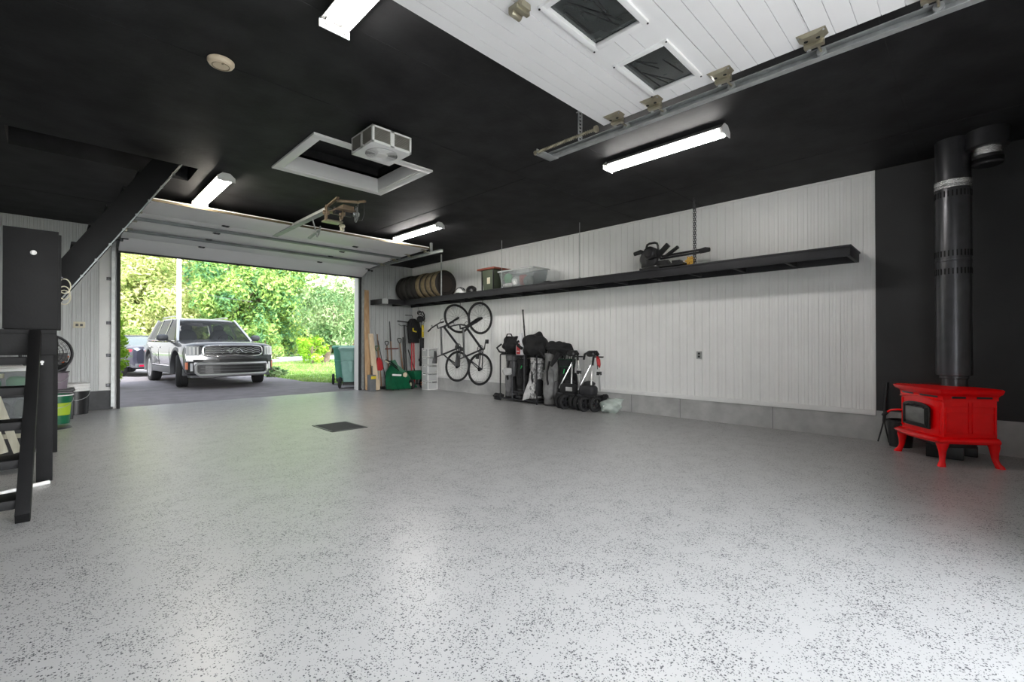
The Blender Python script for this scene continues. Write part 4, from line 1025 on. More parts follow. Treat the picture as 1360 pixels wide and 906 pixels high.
# door
def arch_poly(w, z0, z1, h): return [(-w, z0), (w, z0), (w, z1)] + [(w * math.cos(a), z1 + h * math.sin(a)) for a in [PI * k / 12 for k in range(1, 12)]] + [(-w, z1)]
dy = -0.243
MB().prism(arch_poly(0.20, 0.325, 0.525, 0.045), (-0.0, dy, 0), (1, 0, 0), (0, 0, 1), (0, -0.016, 0)).build('door', M['stove_black'], sv, bevel=0.005)
dd = [o_ for o_ in sv.children if o_.name.startswith('door')][0]
MB().box(-0.145, 0.145, dy - 0.020, dy - 0.014, 0.365, 0.515).build('glass', M['stove_glass'], dd, bevel=0.002)
mb = MB().tube([(-0.13, dy - 0.02, 0.52), (-0.08, dy - 0.026, 0.545), (-0.03, dy - 0.026, 0.53), (0.0, dy - 0.026, 0.548), (0.03, dy - 0.026, 0.53), (0.08, dy - 0.026, 0.545), (0.13, dy - 0.02, 0.52)], 0.008, 6)
for s in (-1, 1): mb.box(s * 0.172 - 0.005, s * 0.172 + 0.005, dy - 0.024, dy - 0.014, 0.345, 0.53).box(s * 0.152 - 0.004, s * 0.152 + 0.004, dy - 0.026, dy - 0.014, 0.355, 0.525)
mb.build('tracery', M['stove_black'], dd)
MB().tube([(-0.235, -0.225, 0.45), (-0.26, -0.27, 0.452), (-0.315, -0.30, 0.44), (-0.36, -0.31, 0.41)], 0.011, 8).build('door_handle', M['red_enamel'], sv)
MB().tube([(-0.355, -0.31, 0.415), (-0.395, -0.315, 0.385), (-0.425, -0.32, 0.37)], [0.016, 0.02, 0.015], 10).build('grip', M['rubber'], sv)
# cabriole legs
for sx in (-1, 1):
    for sy in (-1, 1):
        bx, by = sx * 0.285, (-0.20 if sy < 0 else 0.20)
        d = Vector((sx * 0.75, sy * 0.66, 0)).normalized(); p = Vector((-d.y, d.x, 0))
        rings = []
        for z, e, wd, th in ((0.225, 0.0, 0.062, 0.05), (0.19, 0.012, 0.05, 0.042), (0.14, 0.012, 0.034, 0.032), (0.08, 0.016, 0.026, 0.026), (0.045, 0.028, 0.026, 0.026), (0.018, 0.046, 0.034, 0.034), (0.0, 0.052, 0.036, 0.036)):
            c = Vector((bx, by, z)) + d * e
            rings.append([c + p * wd * math.cos(a) * 0.9 + d * th * math.sin(a) for a in [2 * PI * k / 12 for k in range(12)]])
        MB().loft(rings).build('leg', M['red_enamel'], sv, ang=60)
sv.location = (6.305, 0.185, 0); sv.rotation_euler = (0, 0, R(-146))

sp = thing('stove_pipe', 'tall black stove pipe with foil tape rising from the red stove', 'stove pipe', (6.47, 0.12, 0.73))
c = (6.47, 0.12, 0)
MB().lathe([(0.102, 0.728), (0.102, 0.80), (0.112, 0.805), (0.112, 0.83), (0.136, 0.835), (0.138, 0.85), (0.137, 1.98), (0.141, 1.985), (0.141, 2.0), (0.1, 2.0)], c, n=40).build('lower_pipe', M['pipe'], sp)
MB().lathe([(0.1, 2.0), (0.139, 2.001), (0.139, 2.72), (0.1, 2.72)], c, n=40).build('upper_pipe', M['pipe'], sp)
MB().lathe([(0.1, 2.80), (0.137, 2.801), (0.137, ZC), (0.1, ZC)], c, n=40).build('ceiling_pipe', M['pipe'], sp)
MB().lathe([(0.1, 2.72), (0.141, 2.722), (0.143, 2.74), (0.140, 2.758), (0.144, 2.765), (0.144, 2.80), (0.1, 2.802)], c, n=40).build('foil_tape', M['foil'], sp)
for z in (1.88, 2.06, 2.66):
    mb = MB()
    for k in range(28):
        a = 2 * PI * k / 28
        mb.obox((c[0] + 0.139 * math.cos(a), c[1] + 0.139 * math.sin(a), z), (0.006, 0.011, 0.06), (0, 0, a))
    mb.build('vent_slot', M['seam'], sp, smooth=False)

tg = thing('fire_tongs', 'black fire tongs leaning on the kerb left of the red stove', 'fire tool', (6.84, 0.72, 0))
q0 = atX(1178, 508, 6.905); qb = atX(1174, 560, 6.87)
mb = MB().cyl(q0, qb, 0.012, 0.016); mb.build('handle', M['stove_black'], tg)
fa = atX(1166, 583, 6.84); fb = atX(1181, 582, 6.84); fa.z = fb.z = 0.008
mb = MB().tube([qb + Vector((0, 0, 0.02)), qb.lerp(fa, 0.5), fa], 0.008, 6).tube([qb + Vector((0, 0, 0.02)), qb.lerp(fb, 0.5), fb], 0.008, 6); mb.build('prong', M['stove_black'], tg)
bk = bucket('ash_bucket', 'black ash bucket behind the left side of the red stove', 6.74, 0.56, 0, 0.30, 0.10, 0.125, M['stove_black'], M['stove_black'])
p = atZ(1261, 604, 0.02)
tag(MB().ball((p.x, p.y, 0.022), (0.03, 0.03, 0.022), 16, 10).build('rubber_ball', M['pink'], None, loc=(p.x, p.y, 0)), 'small pink rubber ball on the floor under the stove', 'ball')
tag(MB().box(6.32, 6.62, 0.05, 0.33, 0.0, 0.14).box(6.60, 6.70, -0.05, 0.08, 0.0, 0.10).build('kindling_tray', M['stove_black'], None, bevel=0.01, loc=(6.5, 0.2, 0)), 'dark tray on the floor beneath the stove', 'tray')
# ------------------------------------------------------------------ bikes (modelled standing, then hung by the front wheel)
def bike(label, x, y, zf, zr, steer, col, saddle_flip=0.0, lean=0.0):
    t = thing('bicycle', label, 'bicycle', (0, 0, 0), 'bikes hung on the wall')
    wb = zf - zr; r = 0.335
    Fw = Vector((wb / 2, 0, 0)); Rw = Vector((-wb / 2, 0, 0))
    bb = Vector((-wb / 2 + 0.43, 0, -0.05)); seat_top = bb + Vector((-0.16, 0, 0.50)); head_t = Vector((0.32, 0, 0.50)); head_b = Vector((0.36, 0, 0.37))
    sa = (head_t - head_b).normalized()
    def steerm(p):
        return head_b + Matrix.Rotation(steer, 3, sa) @ (Vector(p) - head_b)
    def wheel(c, st):
        mb = MB().torus(c, (0, 1, 0), r, 0.0175, 48, 8)
        m2 = MB().lathe([(r - 0.018, -0.011), (r - 0.018, 0.011), (r - 0.034, 0.008), (r - 0.034, -0.008)], c, (0, 1, 0), 48, True)
        m3 = MB()
        for k in range(28):
            a = 2 * PI * k / 28; sgn = 1 if k % 2 else -1
            m3.tube([c + Vector((0.02 * math.cos(a + sgn * 1.2), sgn * 0.025, 0.02 * math.sin(a + sgn * 1.2))), c + Vector(((r - 0.02) * math.cos(a), 0, (r - 0.02) * math.sin(a)))], 0.0014, 4)
        m4 = MB().cyl(c - Vector((0, 0.04, 0)), c + Vector((0, 0.04, 0)), 0.02).cyl(c - Vector((0, 0.06, 0)), c + Vector((0, 0.06, 0)), 0.008)
        if st:
            for m_ in (mb, m2, m3, m4): m_.v = [steerm(p) for p in m_.v]
        w = mb.build('wheel', M['rubber'], t)
        m2.build('rim', M['black'], w); m3.build('spokes', M['dark_metal'], w); m4.build('hub', M['dark_metal'], w)
        return w
    wheel(Fw, True); rw = wheel(Rw, False)
    MB().cyl(Rw + Vector((0, 0.03, 0)), Rw + Vector((0, 0.055, 0)), 0.05, 0.03, 18).build('sprocket', M['dark_metal'], rw)
    mb = MB()
    mb.tube([head_b + sa * 0.03, bb], 0.026, 10).tube([head_t - sa * 0.03, seat_top], 0.021, 10).tube([bb, seat_top], 0.02, 10).tube([head_b, head_t], 0.02, 10)
    for s in (-1, 1):
        mb.tube([bb + Vector((0, s * 0.03, 0)), Rw + Vector((0, s * 0.06, 0))], 0.012, 8).tube([seat_top - Vector((0, 0, 0.05)), Rw + Vector((0, s * 0.06, 0))], 0.011, 8)
    mb.cyl(bb - Vector((0, 0.04, 0)), bb + Vector((0, 0.04, 0)), 0.024)
    mb.build('frame', col, t)
    mb = MB()
    crown = head_b - sa * 0.03
    for s in (-1, 1):
        mb.tube([crown + Vector((0, s * 0.055, 0)), crown.lerp(Fw, 0.45) + Vector((0, s * 0.06, 0))], 0.021, 8).tube([crown.lerp(Fw, 0.45) + Vector((0, s * 0.06, 0)), Fw + Vector((0, s * 0.055, 0))], 0.026, 8)
    mb.bar(crown + Vector((0, -0.07, 0)), crown + Vector((0, 0.07, 0)), 0.04, 0.035)
    mb.v = [steerm(p) for p in mb.v]
    mb.build('fork', M['black'], t)
    stem = head_t + sa * 0.05; hb = stem + Vector((0.09, 0, 0.015))
    mb = MB().tube([head_t, stem, hb], 0.016, 8).tube([hb + Vector((-0.05, -0.33, 0.04)), hb + Vector((-0.02, -0.2, 0.035)), hb + Vector((0, -0.05, 0)), hb + Vector((0, 0.05, 0)), hb + Vector((-0.02, 0.2, 0.035)), hb + Vector((-0.05, 0.33, 0.04))], 0.016, 8)
    mb.v = [steerm(p) for p in mb.v]
    hbar = mb.build('handlebar', M['black'], t)
    for s in (-1, 1):
        m1 = MB().tube([hb + Vector((-0.033, s * 0.24, 0.037)), hb + Vector((-0.052, s * 0.345, 0.041))], 0.018, 8)
        m1.tube([hb + Vector((-0.01, s * 0.17, 0.02)), hb + Vector((0.05, s * 0.2, 0.0)), hb + Vector((0.04, s * 0.27, -0.01))], 0.006, 6)
        m1.v = [steerm(p) for p in m1.v]; m1.build('grip', M['rubber'], hbar)
    sd = seat_top + (seat_top - bb).normalized() * 0.16
    mb = MB().tube([seat_top, sd], 0.013, 8); mb.build('seat_post', M['black'], t)
    rows = []
    for k in range(9):
        u_ = k / 8; xx = sd.x - 0.13 + 0.27 * u_; hw = 0.075 * (1 - u_) ** 0.7 + 0.018; zz = sd.z + 0.02 + 0.02 * (1 - u_) ** 2 - 0.01 * math.sin(PI * u_)
        rows.append([(xx, hw * math.cos(a), zz + (0.028 if math.sin(a) > 0 else 0.018) * math.sin(a)) for a in [2 * PI * q / 12 for q in range(12)]])
    MB().loft(rows).build('saddle', M['black'], t)
    mb = MB().torus(bb + Vector((0, 0.05, 0)), (0, 1, 0), 0.085, 0.008, 30, 6)
    for k in range(5): 
        e = Vector((math.cos(2 * PI * k / 5), 0, math.sin(2 * PI * k / 5))); mb.bar(bb + Vector((0, 0.05, 0)), bb + Vector((0, 0.05, 0)) + e * 0.08, 0.012, 0.006)
    mb.build('chainring', M['dark_metal'], t)
    cd = Vector((-0.25, 0, -1)).normalized() * 0.17 if not saddle_flip else Vector((-0.98, 0, 0.2)).normalized() * 0.17
    for s in (-1, 1):
        a = bb + Vector((0, s * 0.075, 0)); b = a + cd * s
        mb = MB().bar(a, b, 0.022, 0.014).bar(bb, a, 0.02, 0.02); cr = mb.build('crank', M['dark_metal'], t, bevel=0.003)
        MB().box(b.x - 0.045, b.x + 0.045, min(b.y, b.y + s * 0.09), max(b.y, b.y + s * 0.09), b.z - 0.012, b.z + 0.012).build('pedal', M['black'], cr, bevel=0.004)
    # hang it: forward goes up, up goes out from the wall
    t.location = (x, y, (zf + zr) / 2)
    t.rotation_mode = 'XYZ'
    t.matrix_world = Matrix.Translation((x, y, (zf + zr) / 2)) @ Matrix.Rotation(lean, 4, 'Z') @ Matrix.Rotation(-PI / 2, 4, 'Y')
    return t
frame_dk = mat('satin_black_bike_frame', (0.02, 0.02, 0.024), 0.3, coat=0.3)
bike('dark bicycle hanging by its front wheel, the one beside the drawer tower', 6.53, 8.28, 1.735, 0.64, 0.3, frame_dk)
bike('dark bicycle hanging by its front wheel, the one beside the golf rack', 6.53, 7.50, 1.71, 0.605, 0.0, frame_dk, 1.0)
for y, zt, lb in ((8.28, 2.04, 'dark hook under the shelf holding the bicycle nearest the drawer tower'), (7.50, 2.015, 'dark hook under the shelf holding the bicycle nearest the golf rack')):
    tag(MB().tube([(6.60, y, SZ - 0.115), (6.60, y, zt), (6.58, y, zt - 0.03), (6.53, y, zt - 0.04), (6.49, y, zt - 0.02)], 0.006, 6).build('bike_hook', M['black'], None, loc=(6.6, y, SZ - 0.115)), lb, 'hook', 'bike hooks')

# ------------------------------------------------------------------ clear drawer tower
dt = thing('drawer_tower', 'white framed tower of five clear plastic drawers in the corner', 'drawer unit', (6.76, 9.69, 0))
x0, x1, y0, y1 = 6.60, 6.90, 9.56, 9.83; hd = 0.205
mb = MB()
for a in (x0, x1 - 0.02):
    for b_ in (y0, y1 - 0.02): mb.box(a, a + 0.02, b_, b_ + 0.02, 0, hd * 5 + 0.02)
for k in range(6): mb.box(x0, x1, y0, y1, k * hd, k * hd + 0.018)
mb.build('frame', M['white'], dt, bevel=0.004)
for k in range(5):
    z = k * hd + 0.026
    mb = MB().box(x0 - 0.008, x0 + 0.002, y0 + 0.024, y1 - 0.024, z, z + hd - 0.04).box(x0 + 0.002, x1 - 0.02, y0 + 0.022, y0 + 0.026, z, z + hd - 0.06).box(x0 + 0.002, x1 - 0.02, y1 - 0.026, y1 - 0.022, z, z + hd - 0.06).box(x0 + 0.002, x1 - 0.02, y0 + 0.03, y1 - 0.03, z, z + 0.004)
    dr = mb.build('drawer', M['clear2'], dt, smooth=False)
    MB().box(x0 - 0.02, x0 - 0.006, y0 + 0.08, y1 - 0.08, z + hd - 0.065, z + hd - 0.045).build('handle', M['white'], dr, bevel=0.003)
    cm = [M['grey_fab'], M['charcoal'], M['white'], M['pale_fab'], M['grey_fab']][k]
    MB().ball(((x0 + x1) / 2, (y0 + y1) / 2, z + 0.055), (0.11, 0.085, 0.05), 12, 8, 0.08, k, squash=0.7).build('contents', cm, dr)

# ------------------------------------------------------------------ timber and garden tools along the far wall
def plank(name, label, a, b, w, th, m, group=None):
    return tag(MB().bar(a, b, w, th, up=(0, -1, 0)).build(name, m, None, bevel=0.004, loc=((a[0] + b[0]) / 2, a[1], 0)), label, 'timber', group)
plank('timber_plank', 'tallest brown timber plank leaning beside the door jamb', (5.46, 10.45, 0.02), (5.53, 10.70, 2.50), 0.13, 0.04, M['wood'])
plank('timber_plank', 'pale short timber plank leaning in front of the tall one', (5.60, 10.28, 0.02), (5.56, 10.52, 1.40), 0.13, 0.045, M['pale_wood'])
plank('timber_plank', 'dark orange board end standing low behind the pale plank', (5.64, 10.55, 0.01), (5.66, 10.68, 0.62), 0.14, 0.03, M['handle_wood'])
t = thing('tool_case', 'grey tool case with yellow latches by the door jamb', 'tool case', (5.50, 10.34, 0))
MB().box(5.42, 5.56, 10.24, 10.42, 0, 0.40).build('body', mat('case_grey', (0.13, 0.135, 0.14), 0.5, var=0.1), t, bevel=0.012)
MB().box(5.425, 5.555, 10.225, 10.24, 0.30, 0.37).build('latch', M['yellow'], t, bevel=0.004)
MB().tube([(5.50, 10.33, 0.40), (5.50, 10.33, 0.62)], 0.012, 8).build('handle', M['black'], t)

def wallp(px, py, y=10.62): return atY(px, py, y)
def dgrip(mb, p, d, side, w=0.05, h=0.11):
    d = Vector(d).normalized(); s = Vector(side)
    return mb.tube([p, p + d * 0.03 + s * w * 0.6, p + d * (h - 0.02) + s * w, p + d * h + s * w * 0.6, p + d * h - s * w * 0.6, p + d * (h - 0.02) - s * w, p + d * 0.03 - s * w * 0.6, p], 0.011, 8)
def shaft_tool(name, label, cat, top, bot, r=0.015, m='handle_wood', group='long handled tools on the far wall'):
    t = thing(name, label, cat, (bot.x, bot.y, 0), group)
    MB().tube([bot, bot.lerp(top, 0.5), top], r, 10).build('shaft', M[m], t)
    return t
SX = Vector((1, 0, 0))
# two D handled spades
a, b = wallp(514, 459), wallp(517.5, 512); b.z = 0.22
t = shaft_tool('spade', 'brown shafted spade with black D grip, left of the tall stick', 'spade', a, b)
dgrip(MB(), a, a - b, SX).build('grip', M['black'], t)
MB().prism([(-0.09, 0), (0.09, 0), (0.10, -0.2), (-0.10, -0.2)], b + Vector((0, 0, 0.02)), (1, 0, 0), (0, 0, 1), (0, 0.012, 0)).build('blade', M['dark_metal'], t, bevel=0.003)
a, b = wallp(531, 456), wallp(536.5, 505); b.z = 0.22
t = shaft_tool('spade', 'brown shafted spade with black D grip, right of the tall stick', 'spade', a, b, 0.017)
dgrip(MB(), a, a - b, SX, 0.06, 0.13).build('grip', M['black'], t)
MB().prism([(-0.09, 0), (0.09, 0), (0.10, -0.2), (-0.10, -0.2)], b + Vector((0, 0, 0.02)), (1, 0, 0), (0, 0, 1), (0, 0.012, 0)).build('blade', M['dark_metal'], t, bevel=0.003)
# tall half black stick with a cross head
a, b = wallp(517.5, 427), wallp(522.5, 508); b.z = 0.03
t = thing('push_broom', 'tall stick, black above and brown below, with red cross bar', 'broom', (b.x, b.y, 0), 'long handled tools on the far wall')
m_ = a.lerp(b, 0.3)
MB().tube([a, m_], [0.009, 0.017], 10).build('upper_shaft', M['black'], t)
MB().tube([m_, b], 0.017, 10).build('shaft', M['handle_wood'], t)
c1, c2 = wallp(512, 463.5, 10.58), wallp(529, 463, 10.58)
MB().bar(c1, c2, 0.03, 0.035).build('cross_bar', mat('dull_red_wood', (0.16, 0.05, 0.045), 0.6), t, bevel=0.004)
# red scoop and the leaning sticks
a, b = wallp(501, 444), wallp(507, 505); b.z = 0.05
t = shaft_tool('hoe', 'long brown handled hoe leaning by the pale plank', 'hoe', a, b, 0.014)
MB().box(b.x - 0.08, b.x + 0.08, b.y - 0.02, b.y + 0.01, 0.0, 0.07).build('blade', M['dark_metal'], t, bevel=0.004)
a, b = wallp(502, 452, 10.5), wallp(514.5, 495, 10.45); b.z = 0.05
t = shaft_tool('rake', 'thin grey handled rake slanting to the right', 'rake', a, b, 0.010, 'dark_metal')
mb = MB().bar(b + Vector((-0.12, 0, 0)), b + Vector((0.12, 0, 0)), 0.015, 0.015)
for k in range(9): mb.tube([b + Vector((-0.12 + 0.03 * k, 0, 0)), b + Vector((-0.12 + 0.03 * k, -0.02, -0.045))], 0.004, 5)
mb.build('tines', M['dark_metal'], t)
c = wallp(504, 489, 10.45)
t = thing('grain_scoop', 'red scoop with green grip standing among the tools', 'scoop', (c.x, c.y, 0), 'long handled tools on the far wall')
MB().loft([[(c.x + sx * w + dx, c.y + dy2, c.z + dz) for sx, dy2 in ((-1, 0.05), (-1, -0.03), (1, -0.03), (1, 0.05))] for w, dz, dx in ((0.03, 0.26, -0.02), (0.07, 0.16, -0.01), (0.095, 0.0, 0), (0.06, -0.06, 0.0))]).build('scoop_blade', M['red'], t, bevel=0.01)
MB().tube([(c.x, c.y, 0.015), (c.x, c.y, c.z - 0.03)], 0.016, 8).build('tip', M['pale_wood'], t)
g0 = wallp(501, 462, 10.45)
MB().tube([(c.x - 0.02, c.y, c.z + 0.24), g0], 0.015, 8).build('shaft', M['handle_wood'], t)
dgrip(MB(), Vector(g0) - Vector((0, 0, 0.08)), (0, 0, 1), SX, 0.065, 0.12).build('grip', mat('dark_grass_green', (0.05, 0.13, 0.03), 0.5), t)
# upturned rake, head at the top
a, b = wallp(537, 432), wallp(541.5, 507); b.z = 0.02
t = shaft_tool('leaf_rake', 'dark leaf rake standing head up beside the black jacket', 'rake', a, b, 0.017, 'black')
h1, h2 = wallp(528, 426.5, 10.58), wallp(545, 428.5, 10.58)
mb = MB().bar(h1, h2, 0.025, 0.03)
mb.tube([wallp(529.5, 431, 10.6), wallp(533, 433, 10.6), a], 0.008, 6).tube([wallp(544, 432, 10.6), wallp(540, 433.5, 10.6), a], 0.008, 6)
mb.build('head', M['black'], t)
a, b = wallp(535.5, 448), wallp(538.5, 500); b.z = 0.03
shaft_tool('fibre_shaft', 'short black shaft standing beside the leaf rake', 'pole', a, b, 0.02, 'black')
# jacket
c = wallp(550, 440, 10.34); jy = 10.34
t = thing('work_jacket', 'black work jacket with small yellow emblem hanging on the far wall', 'jacket', (c.x, jy, c.z))
rows = []
for z, w, d, dx in ((0.33, 0.045, 0.04, 0.0), (0.31, 0.09, 0.06, 0.0), (0.24, 0.135, 0.075, -0.01), (0.05, 0.14, 0.085, -0.01), (-0.15, 0.15, 0.08, 0.01), (-0.30, 0.155, 0.075, 0.025), (-0.315, 0.13, 0.05, 0.025)):
    rows.append([(c.x + dx + w * math.copysign(abs(math.cos(a)) ** 0.6, math.cos(a)) * (1 + 0.07 * math.sin(5 * a + z * 9)), jy + 0.05 + d * math.sin(a) * (1 + 0.25 * math.sin(7 * a + z * 12)), c.z + z) for a in [2 * PI * k / 32 for k in range(32)]])
MB().loft(rows).build('body', M['black_fab'], t)
for s_ in (-1, 1):
    MB().tube([(c.x + s_ * 0.09, jy, c.z + 0.25), (c.x + s_ * 0.155, jy - 0.01, c.z + 0.05), (c.x + s_ * 0.15 + 0.02, jy - 0.02, c.z - 0.20)], [0.05, 0.05, 0.042], 10).build('sleeve', M['black_fab'], t)
MB().box(c.x - 0.08, c.x - 0.045, jy - 0.06, jy - 0.03, c.z + 0.02, c.z + 0.08).bar((c.x - 0.07, jy - 0.05, c.z + 0.01), (c.x + 0.04, jy - 0.05, c.z - 0.02), 0.02, 0.03).build('emblem', M['yellow'], t, bevel=0.002)
MB().tube([(c.x, jy + 0.04, c.z + 0.30), (c.x, jy + 0.1, c.z + 0.42), (c.x, 10.77, c.z + 0.44)], 0.008, 6).build('hanger', M['dark_metal'], t)
for q, (pa, pb) in enumerate((((547, 452), (546.5, 508)), ((549.5, 452), (550.5, 508)))):
    a, b = wallp(*pa, 10.35), wallp(*pb, 10.3); b.z = 0.03
    shaft_tool('red_handle', ['left of two red handled poles under the black jacket', 'right of two red handled poles under the black jacket'][q], 'pole', a, b, 0.019, 'red')
# hanging trimmer and spirit level
c = atX(560, 422, 6.74)
t = thing('string_trimmer', 'black string trimmer hanging in the corner under the shelf', 'trimmer', tuple(c))
mb = MB().tube([c + Vector((-0.12, 0, 0.10)), c + Vector((-0.06, 0, 0.14)), c + Vector((0.02, -0.02, 0.15)), c + Vector((0.08, 0, 0.08)), c + Vector((0.10, 0.02, -0.03)), c + Vector((0.06, 0, -0.09))], 0.018, 8).tube([c + Vector((-0.05, -0.03, 0.1)), c + Vector((0.02, -0.06, 0.02)), c + Vector((0.08, -0.02, 0.02))], 0.012, 6)
mb.torus(c + Vector((-0.07, 0.0, 0.12)), (0.3, 1, 0), 0.05, 0.012, 20, 6); mb.build('handle_loop', M['black'], t)
MB().ball(c + Vector((-0.03, 0.02, -0.04)), (0.09, 0.07, 0.08), 14, 10, 0.08, 4, squash=0.8).build('engine', M['dark_metal'], t)
MB().tube([c + Vector((0.04, 0.05, -0.1)), c + Vector((0.06, 0.12, -1.05))], 0.016, 8).build('tube', M['black'], t)
MB().ball(c + Vector((0.06, 0.12, -1.1)), (0.07, 0.06, 0.05), 14, 8).build('head', M['black'], t)
MB().tube([c + Vector((0.0, 0.1, 0.14)), c + Vector((0.0, 0.18, 0.3))], 0.006, 6).build('hanging_hook', M['galv'], t)
pa, pb = atX(561.5, 432, 6.80), atX(561.5, 448, 6.80)
t = thing('spirit_level', 'yellow spirit level hanging in the corner by the bicycle handlebar', 'spirit level', tuple(pa))
MB().bar(pb, pa, 0.055, 0.025, up=(0, -1, 0)).build('body', M['yellow'], t, bevel=0.003)
MB().bar(pb.lerp(pa, 0.45), pb.lerp(pa, 0.6), 0.03, 0.03, up=(0, -1, 0)).build('vial', M['ivory'], t, bevel=0.003)
MB().tube([pa, pa + Vector((0.05, 0, 0.10)), (6.915, pa.y, pa.z + 0.12)], 0.004, 5).build('hanging_cord', M['black'], t)
MB().bar(pb + Vector((0, 0.03, -0.02)), pb + Vector((0, 0.06, -0.75)), 0.12, 0.02, up=(0, -1, 0)).build('sheath', M['charcoal'], t, bevel=0.004)

# green snow scoop
c = wallp(527, 517, 10.25)
t = thing('snow_scoop', 'dark green snow scoop with grey U handle lying against the far wall', 'snow scoop', (c.x, 10.3, 0))
cx_ = c.x
rows = []
for z, hw, y in ((0.02, 0.42, 10.02), (0.03, 0.43, 10.05), (0.20, 0.35, 10.22), (0.42, 0.27, 10.36), (0.58, 0.11, 10.46), (0.72, 0.06, 10.52)):
    sh_ = 0.02 + (z - 0.02) * 0.05
    rows.append([(cx_ + sh_ + hw * q, y + 0.05 * (1 - q * q), z + 0.03 * (q * q)) for q in (-1, -0.75, -0.5, -0.25, 0, 0.25, 0.5, 0.75, 1)])
m1 = MB().grid(rows); m1.grid([[Vector(p) + Vector((0, 0.012, 0.0)) for p in r_] for r_ in rows]); m1.build('pan', M['green'], t)
mb = MB()
for q in (-0.55, -0.2, 0.2, 0.55): mb.tube([(cx_ + r_[4][0] - cx_ + q * w_, r_[4][1] - 0.012, r_[4][2]) for r_, w_ in zip(rows[:4], (0.42, 0.43, 0.35, 0.27))], 0.012, 6)
mb.tube([rows[0][0], rows[2][0], rows[3][0]], 0.016, 6).tube([rows[0][-1], rows[2][-1], rows[3][-1]], 0.016, 6)
mb.build('rib', M['green'], t)
ha, hb_ = wallp(510, 478, 10.3), wallp(531, 496, 10.3)
mb = MB().tube([wallp(530, 492, 10.2), wallp(520, 484, 10.15), wallp(511, 479, 10.12), wallp(513, 478, 10.35), wallp(521, 482, 10.4), wallp(528, 488, 10.44)], 0.013, 8); mb.build('handle', M['dark_metal'], t)
MB().tube([wallp(511, 479.5, 10.12), wallp(513.5, 480, 10.10), wallp(516, 482, 10.12)], 0.017, 8).build('grip', M['ivory'], t)
pa, pb = wallp(521, 498, 10.1), wallp(533, 498.5, 10.1)
MB().bar(pa, pb, 0.02, 0.045).build('label', M['white'], t, bevel=0.006)
MB().ball(wallp(538, 498, 10.1), (0.06, 0.03, 0.06), 12, 8, 0.1, 2).build('knob', M['cream'], t)
# spreader
c = wallp(551, 515, 10.2)
t = thing('lawn_spreader', 'small dark green lawn spreader on black wheels beside the drawer tower', 'spreader', (c.x, 10.15, 0))
MB().loft([[(c.x - 0.10, 10.0, 0.24), (c.x + 0.10, 10.0, 0.24), (c.x + 0.10, 10.22, 0.24), (c.x - 0.10, 10.22, 0.24)], [(c.x - 0.20, 9.93, 0.46), (c.x + 0.20, 9.93, 0.46), (c.x + 0.20, 10.3, 0.46), (c.x - 0.20, 10.3, 0.46)], [(c.x - 0.17, 9.96, 0.46), (c.x + 0.17, 9.96, 0.46), (c.x + 0.17, 10.27, 0.46), (c.x - 0.17, 10.27, 0.46)], [(c.x - 0.08, 10.03, 0.26), (c.x + 0.08, 10.03, 0.26), (c.x + 0.08, 10.2, 0.26), (c.x - 0.08, 10.2, 0.26)]]).build('hopper', M['green'], t, bevel=0.01)
for s in (-1, 1):
    w_ = MB().lathe([(0.11, -0.03), (0.122, -0.015), (0.122, 0.015), (0.11, 0.03), (0.05, 0.025), (0.05, -0.025)], (c.x + s * 0.16, 10.1, 0.122), (1, 0, 0), 28, True).build('wheel', M['rubber'], t)
    MB().cyl((c.x + s * 0.16 - 0.022, 10.1, 0.122), (c.x + s * 0.16 + 0.022, 10.1, 0.122), 0.052).build('hub', M['orange'] if s > 0 else M['ivory'], w_)
MB().cyl((c.x - 0.16, 10.1, 0.122), (c.x + 0.16, 10.1, 0.122), 0.01).bar((c.x, 10.1, 0.12), (c.x, 10.1, 0.26), 0.03, 0.03).tube([(c.x + 0.05, 10.25, 0.4), (c.x + 0.05, 10.6, 1.0)], 0.012, 8).build('chassis', M['dark_metal'], t)

# ------------------------------------------------------------------ golf rack corner
def P(px, py, x=6.5): return atX(px, py, x)
rk = thing('golf_rack', 'black steel golf bag rack against the ribbed wall', 'rack', (6.6, 6.35, 0))
xf, xb = 6.46, 6.84
yl, yr = P(664.5, 500, xf).y, P(713, 500, xf).y; ym1, ym2 = P(680.5, 500, xf).y, P(696, 500, xf).y
mb = MB()
for y in (yl, yr):
    mb.tube([(xf, y, 0.0), (xf, y, 0.92), (xf + 0.03, y, 0.95), (xb - 0.03, y, 0.95), (xb, y, 0.92), (xb, y, 0.0)], 0.014, 8)
for x in (xf, xb): mb.cyl((x, yl, 0.055), (x, yr, 0.055), 0.014).cyl((x, yl, 0.94), (x, ym1, 0.94), 0.012)
for y in (ym1, ym2): mb.cyl((xf, y, 0.05), (xf, y, 0.93), 0.012).cyl((xb, y, 0.05), (xb, y, 0.93), 0.012)
mb.cyl((xf, ym1, 0.925), (xf, ym2, 0.925), 0.012)
mb.build('frame', M['dark_metal'], rk)
MB().box(xf, xb, ym2, ym1, 0.20, 0.215).box(xf - 0.004, xf + 0.008, ym2, ym1, 0.19, 0.225).build('shelf', M['charcoal'], rk, bevel=0.003)
MB().box(xf, xb, ym2, ym1, 0.905, 0.92).build('shelf', M['charcoal'], rk, bevel=0.003)
MB().box(xf, xb, yr, yl, 0.045, 0.06).build('base_shelf', M['charcoal'], rk, smooth=False)

